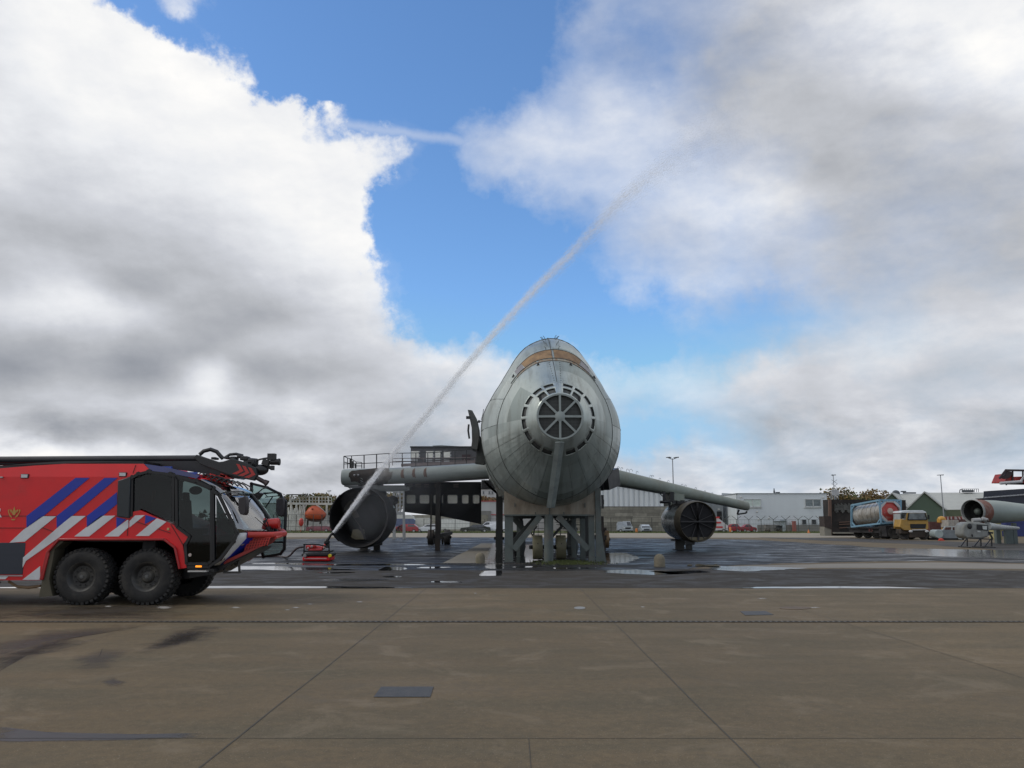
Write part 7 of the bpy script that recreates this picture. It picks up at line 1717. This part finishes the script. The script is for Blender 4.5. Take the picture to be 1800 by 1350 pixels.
b = MB(); o1 = ctr; hw = (B2-A2).length/2; hh = (A2-A3).length/2; e_x = (B2-A2).normalized(); e_z = V(0, 0, 1)
for k in range(8):
    a0, a1 = math.pi/4*k+.39, math.pi/4*(k+1)+.39; b.bar(o1+e_x*math.cos(a0)*hw*.98+e_z*math.sin(a0)*hh*.98, o1+e_x*math.cos(a1)*hw*.98+e_z*math.sin(a1)*hh*.98, .12, .3)
b.build('end_ring', mat('ring_pale', (.45, .46, .47), .5), tc_, smooth=False)
# scrap fuselage section at the right edge ------------------------------
YU = 74.
fs_ = thing('fuselage_section', 'pale green cut fuselage section with a rust red rim on stands at the right edge', 'fuselage section', (X(1760, YU), YU, 0))
ra = U(1709, 899, YU); rad = 20.2/F*YU; axv = V(1, .62, -.005).normalized()
Mg = mat('section_green', (.27, .32, .29), .5, var=.12, scale=.6, dirt=(.15, .16, .13), dirt_amt=.35, dirt_scale=.4)
b = MB(); b.lathe(ra, axv, [(1.6, rad*1.0), (3.6, rad*1.0), (5.0, rad*.95), (7.0, rad*.84), (9.5, rad*.72), (13, rad*.62), (18, rad*.4), (18, .01)], 40); b.build('shell', Mg, fs_)
b = MB(); b.lathe(ra, axv, [(.25, rad*1.012), (1.6, rad*1.012)], 40); b.build('rust_rim', mat('rim_rust', (.19, .075, .05), .7, var=.3, dirt=(.3, .27, .24), dirt_amt=.3, dirt_scale=1), fs_)
b = MB(); b.lathe(ra, axv, [(.4, rad*.93), (0, rad*.95), (-.03, rad*.98), (0, rad*1.015), (.25, rad*1.02)], 40); b.build('rim_edge', mat('rim_grey', (.26, .27, .26), .5), fs_)
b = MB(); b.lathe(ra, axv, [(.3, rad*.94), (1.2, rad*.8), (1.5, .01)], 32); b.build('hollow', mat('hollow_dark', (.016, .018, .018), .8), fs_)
b = MB(); b.ell(ra+axv*.9, .32, 12, 8); b.build('hub', mat('hub_grey', (.09, .11, .10), .6), fs_)
b = MB(); s0 = U(1773, 925, YU+3); b.mm((s0.x-.35, s0.y, 0), (s0.x+.35, s0.y+.35, s0.z)); b.mm((s0.x-.9, s0.y+.5, 0), (s0.x-.5, s0.y+.9, s0.z)); b.mm((s0.x+.45, s0.y+.1, 0), (s0.x+.8, s0.y+.4, s0.z+.3)); b.build('stand', mat('stand_green', (.10, .125, .12), .6), fs_)
b = MB(); b.mm(V(X(1748, YU+6), YU+6, .3), V(X(1761, YU+6), YU+7, 2.0)); b.tube([V(X(1761, YU+6), YU+6, 1.3), V(X(1763, YU+6), YU+6, 1.3)], .2, 8); tag(b.build('yellow_tank', mat('tank_yellow', (.38, .34, .16), .6), bevel=.2), 'dull yellow tank standing under the fuselage section', 'tank')
# small scrapped cockpit with tail boom on legs in front of it
YZ = 66.; hc = thing('scrap_helicopter', 'small grey gutted helicopter shell on skids with a pale tail boom', 'helicopter shell', (X(1720, YZ), YZ, 0))
Mgh = mat('heli_grey', (.21, .22, .21), .55, var=.2, dirt=(.10, .095, .08), dirt_amt=.5)
def Z(px, py, d=0): return U(px, py, YZ+d)
b = MB(); P = [(1692, 928), (1696, 920), (1703, 917.5), (1722, 918), (1736, 921), (1738, 930), (1738, 943), (1728, 947), (1700, 947), (1693, 941)]
b.prism([Z(*p) for p in P], (0, 1.3, 0)); b.build('cabin', Mgh, hc, bevel=.12)
b = MB(); b.tube([Z(1735, 925, .6), Z(1762, 927, 3), Z(1790, 928.5, 6)], [.32, .2, .12], 12); b.build('tail_boom', mat('boom_pale', (.36, .38, .37), .5), hc)
b = MB(); b.tube([Z(1709, 915, .5), Z(1723, 914, .5)], .17, 12); b.tube([Z(1726, 912, .5), Z(1735, 915, .5)], [.17, .19], 12); b.build('exhaust', mat('exh', (.33, .33, .32), .5, metal=.3), hc)
b = MB(); b.ell(Z(1704.5, 925, -.02), (.20, .05, .22), 12, 8); b.ell(Z(1735.5, 915, .4), (.10, .2, .1), 8, 6); b.prism([Z(x, y, -.03) for x, y in ((1717, 922), (1737, 923), (1737, 933), (1717, 931))], (0, .02, 0)); b.ell(Z(1709, 941, -.02), (.06, .05, .13), 8, 6); b.build('opening', M_black, hc)
b = MB(); b.prism([Z(x, y, -.06) for x, y in ((1727, 924.5), (1735, 924.5), (1735, 931), (1728, 930.5))], (0, .02, 0)); b.prism([Z(x, y, -.06) for x, y in ((1718.5, 933), (1723.5, 933), (1723.5, 935.5), (1718.5, 935.5))], (0, .02, 0)); b.build('pale_panel', mat('pale_pan', (.42, .45, .44), .5), hc, smooth=False)
b = MB(); 
for x in (1700, 1724, 1743): b.bar(Z(x, 946, .2), V(X(x, YZ), YZ+.2, .1), .08); b.bar(Z(x, 946, 1.2), V(X(x+1, YZ), YZ+1.2, .1), .06); b.box((X(x, YZ), YZ+.6, .04), (.15, 1.6, .08))
b.bar(Z(1699, 946, .1), Z(1745, 948, .1), .08); b.bar(Z(1745, 947, .1), Z(1738, 935, .1), .1); b.bar(Z(1738, 936, .1), Z(1745, 937, .1), .14); b.bar(Z(1700, 951, .1), Z(1722, 953, .1), .04); b.build('skid', M_black, hc)
b = MB(); b.bar(Z(1725, 917, .6), Z(1725, 911, .6), .12); b.build('rotor_mast', Mgh, hc)
# junk row between the lorry and the section
YJ = 92.
jt = thing('tank_cart', 'grey vehicle shell with a round pale tank at its left end', 'vehicle shell', (X(1665, YJ), YJ, 0))
b = MB(); b.lathe(V(X(1645, YJ), YJ-.6, U(1645, 938.5, YJ).z), (.1, 1, 0), [(0, .001), (.0, .42), (.03, .46), (1.6, .46), (1.6, .001)], 24); b.build('tank', mat('tank_pale', (.32, .38, .38), .5), jt)
b = MB(); b.prism([U(x, y, YJ) for x, y in ((1652, 946), (1652, 933), (1660, 931), (1690, 932), (1691, 946))], (0, 1.6, 0)); b.build('body', mat('jtbody', (.19, .215, .23), .6, var=.2), jt, smooth=False)
b = MB(); 
for p, q in (((1656, 933), (1662, 925.5)), ((1662, 925.5), (1686, 925.5)), ((1686, 925.5), (1690, 933)), ((1680, 925.5), (1680, 933)), ((1673, 926), (1673, 932))): b.bar(U(*p, YJ), U(*q, YJ), .12)
b.prism([U(x, y, YJ-.1) for x, y in ((1684, 930), (1688, 933), (1691, 948), (1686, 948), (1682, 936))], (0, .3, 0)); b.build('cab_bar', mat('bar_pale', (.42, .45, .45), .5), jt, smooth=False)
b = MB(); b.mm(V(X(1640, YJ), YJ+.1, 0), V(X(1694, YJ), YJ+1.4, U(1660, 945.5, YJ).z)); b.build('undercarriage', M_black, jt)
def crate(px0, py0, px1, py1, Y, c, label, name='steel_skip', dirt=(.12, .06, .05)):
    b = MB(); A, B = U(px0, py1, Y), U(px1, py0, Y); b.mm((A.x, Y, A.z if py1 < 930 else 0), (B.x, Y+2, B.z)); n = max(2, int((B.x-A.x)/.5))
    for i in range(n+1): b.mm((lerp(A.x, B.x, i/n)-.04, Y-.06, (A.z if py1 < 930 else 0)+.02), (lerp(A.x, B.x, i/n)+.04, Y, B.z-.02))
    tag(b.build(name, mat('c_'+label[:14], c, .7, var=.3, dirt=dirt, dirt_amt=.4), smooth=False), label, 'skip' if name == 'steel_skip' else 'panel')
crate(1635, 917, 1668, 931, 112, (.11, .045, .04), 'rust red steel skip right behind the lorry cab')
crate(1668, 914, 1684, 927, 108, (.33, .31, .28), 'pale grey box between the rust red skip and the cut fuselage')
crate(1684, 913, 1697, 931, 112, (.07, .03, .028), 'dark brown skip just behind the rim of the cut fuselage')
for i, (x, a) in enumerate(((1664, 0), (1670, .0), (1676, .1), (1682, -.35), (1688, -.4), (1693, -.3))):
    p = U(x, 908, 114); b = MB(); b.box((p.x, 114, p.z-.9), (.45, .3, 1.8), 0, Matrix.Rotation(a, 3, 'Y')); b.box((p.x+.05, 113.8, p.z-.9), (.14, .1, 1.8), 1, Matrix.Rotation(a, 3, 'Y'))
    b.mm((p.x-.1, 114.05, 0), (p.x+.1, 114.2, p.z-1.5))
    tag(b.build('barrier_board', [mat('board_red', (.22, .06, .05), .7), mat('board_pale', (.42, .38, .36), .7)], smooth=False), ['red and pale barrier board furthest left above the skip', 'red and pale barrier board second from the left above the skip', 'red and pale barrier board third from the left above the skip', 'leaning red barrier board fourth from the left', 'leaning red barrier board next to the last', 'leaning red barrier board closest to the cut fuselage'][i], 'board', 'red barrier boards above the skips')
b = MB(); p = U(1655, 912, 110); b.ell((p.x, 110, p.z), (.5, .4, .35), 12, 8); b.mm((p.x-.45, 109.7, p.z-.5), (p.x+.45, 110.4, p.z)); b.mm((p.x-.1, 109.9, 0), (p.x+.1, 110.1, p.z)); tag(b.build('yellow_machine', mat('mach_yel', (.50, .27, .05), .5), bevel=.05), 'orange yellow rounded machine on top of the skips', 'machine')
# red rescue platform high at the right edge, on a mast just outside the frame
YV = 70.; rp = thing('rescue_platform', 'red and dark training platform high on a mast at the right edge', 'platform', (X(1835, YV), YV, 0))
def Q(px, py, d=0): return U(px, py, YV+d)
b = MB(); b.prism([Q(x, y) for x, y in ((1767, 846), (1773, 832), (1780, 833), (1780, 838), (1860, 836), (1860, 849), (1767, 848))], (0, 2, 0)); b.build('cabin', mat('plat_red', (.30, .03, .025), .6, var=.3), rp, smooth=False)
b = MB(); b.bar(Q(1757, 841, -.1), Q(1769, 825.5, -.1), .14); b.bar(Q(1769, 826.5, -.1), Q(1860, 828, -.1), .16); b.prism([Q(x, y, -.15) for x, y in ((1766, 836), (1770, 828), (1779, 829), (1779, 834), (1774, 840), (1767, 842), (1760, 840), (1762, 837))], (0, .2, 0))
for x in (1780, 1798, 1815): b.bar(Q(x, 828, -.1), Q(x, 847, -.1), .1)
b.build('frame', mat('plat_dark', (.03, .02, .022), .6), rp)
b = MB(); b.tube([Q(1758, 849.5, -.3), Q(1796, 846.5, -.3)], .13, 10); b.bar(Q(1794, 846, -.3), Q(1802, 835, -.3), .12); b.build('float_tube', mat('tube_pale', (.42, .42, .43), .5), rp)
b = MB(); b.bar(Q(1769, 848, .5), Q(1769, 853, .5), .08); b.bar(Q(1768, 848.5, 1), Q(1860, 850, 1), .3); q = Q(1835, 850, 1); b.mm((q.x-.4, q.y-.4, 0), (q.x+.4, q.y+.4, q.z)); b.build('mast', mat('plat_dark', (.03, .02, .022), .6), rp)
# low horizon belt of hedges and sheds far behind
b = MB(); r = random.Random(9)
for i in range(5200):
    x = r.uniform(-230, 260); y = 290+r.uniform(-6, 6); h = 3.0+1.6*math.sin(x*.05)+1.0*math.sin(x*.17+1)
    q = V(x, y, r.uniform(.2, max(.8, h))); s = r.uniform(.4, 1.0); u = V(r.gauss(0, 1), r.gauss(0, 1), r.gauss(0, 1)).normalized()*s; w = V(r.gauss(0, 1), r.gauss(0, 1), r.gauss(0, 1)).normalized()*s
    b.add([q-u, q+w, q+u, q-w], [(0, 1, 2, 3)])
o = b.build('far_trees', mat('far_leaf', (.06, .065, .035), .9, var=.4, scale=.1), smooth=False); tag(o, 'dark belt of far trees along the horizon', 'trees'); struct(o, 'stuff')

# pieces that stand apart become parts of their own
def split_clusters(o, grow=.06):
    me = o.data; n = len(me.vertices); par = list(range(n))
    def find(a):
        while par[a] != a: par[a] = par[par[a]]; a = par[a]
        return a
    for e in me.edges:
        a, b_ = find(e.vertices[0]), find(e.vertices[1]); par[a] = b_
    isl = {}
    for i in range(n): isl.setdefault(find(i), []).append(i)
    L_ = []
    for vs in isl.values():
        co = [me.vertices[i].co for i in vs]
        L_.append([set(vs), [min(c[k] for c in co)-grow for k in range(3)], [max(c[k] for c in co)+grow for k in range(3)]])
    ch = True
    while ch:
        ch = False
        for i in range(len(L_)):
            for j in range(i+1, len(L_)):
                A, B = L_[i], L_[j]
                if all(A[1][k] <= B[2][k] and B[1][k] <= A[2][k] for k in range(3)):
                    A[0] |= B[0]; A[1] = [min(A[1][k], B[1][k]) for k in range(3)]; A[2] = [max(A[2][k], B[2][k]) for k in range(3)]
                    L_.pop(j); ch = True; break
            if ch: break
    if len(L_) < 2: return
    for vs, _, _ in L_[1:]:
        c = o.copy(); c.data = me.copy(); COL.objects.link(c)
        bm = bmesh.new(); bm.from_mesh(c.data); bm.verts.ensure_lookup_table()
        bmesh.ops.delete(bm, geom=[v for v in bm.verts if v.index not in vs], context='VERTS'); bm.to_mesh(c.data); bm.free()
    bm = bmesh.new(); bm.from_mesh(me); bm.verts.ensure_lookup_table()
    bmesh.ops.delete(bm, geom=[v for v in bm.verts if v.index not in L_[0][0]], context='VERTS'); bm.to_mesh(me); bm.free()
SPLIT = {'engine_fitting', 'boom_hose', 'turret', 'vent_grille', 'jack_post', 'diagonal_brace', 'gear_leg', 'axle', 'opening', 'pale_panel', 'lower_panel', 'vent_slot', 'headlight', 'hinge', 'lifting_lug', 'exhaust', 'wiper', 'strobe', 'valve', 'engine_rag', 'engine_plate', 'shutter_latch', 'roof_vent', 'wheel_axle', 'side_rail', 'cradle_beam', 'wing_bracket', 'stud', 'engine_leg', 'stand', 'door_bar', 'bumper', 'column', 'footing', 'lamp', 'window_row', 'red_trim'}
for o in [x for x in bpy.data.objects if x.type == 'MESH' and x.parent and x.name.split('.')[0] in SPLIT and not x.children]: split_clusters(o)
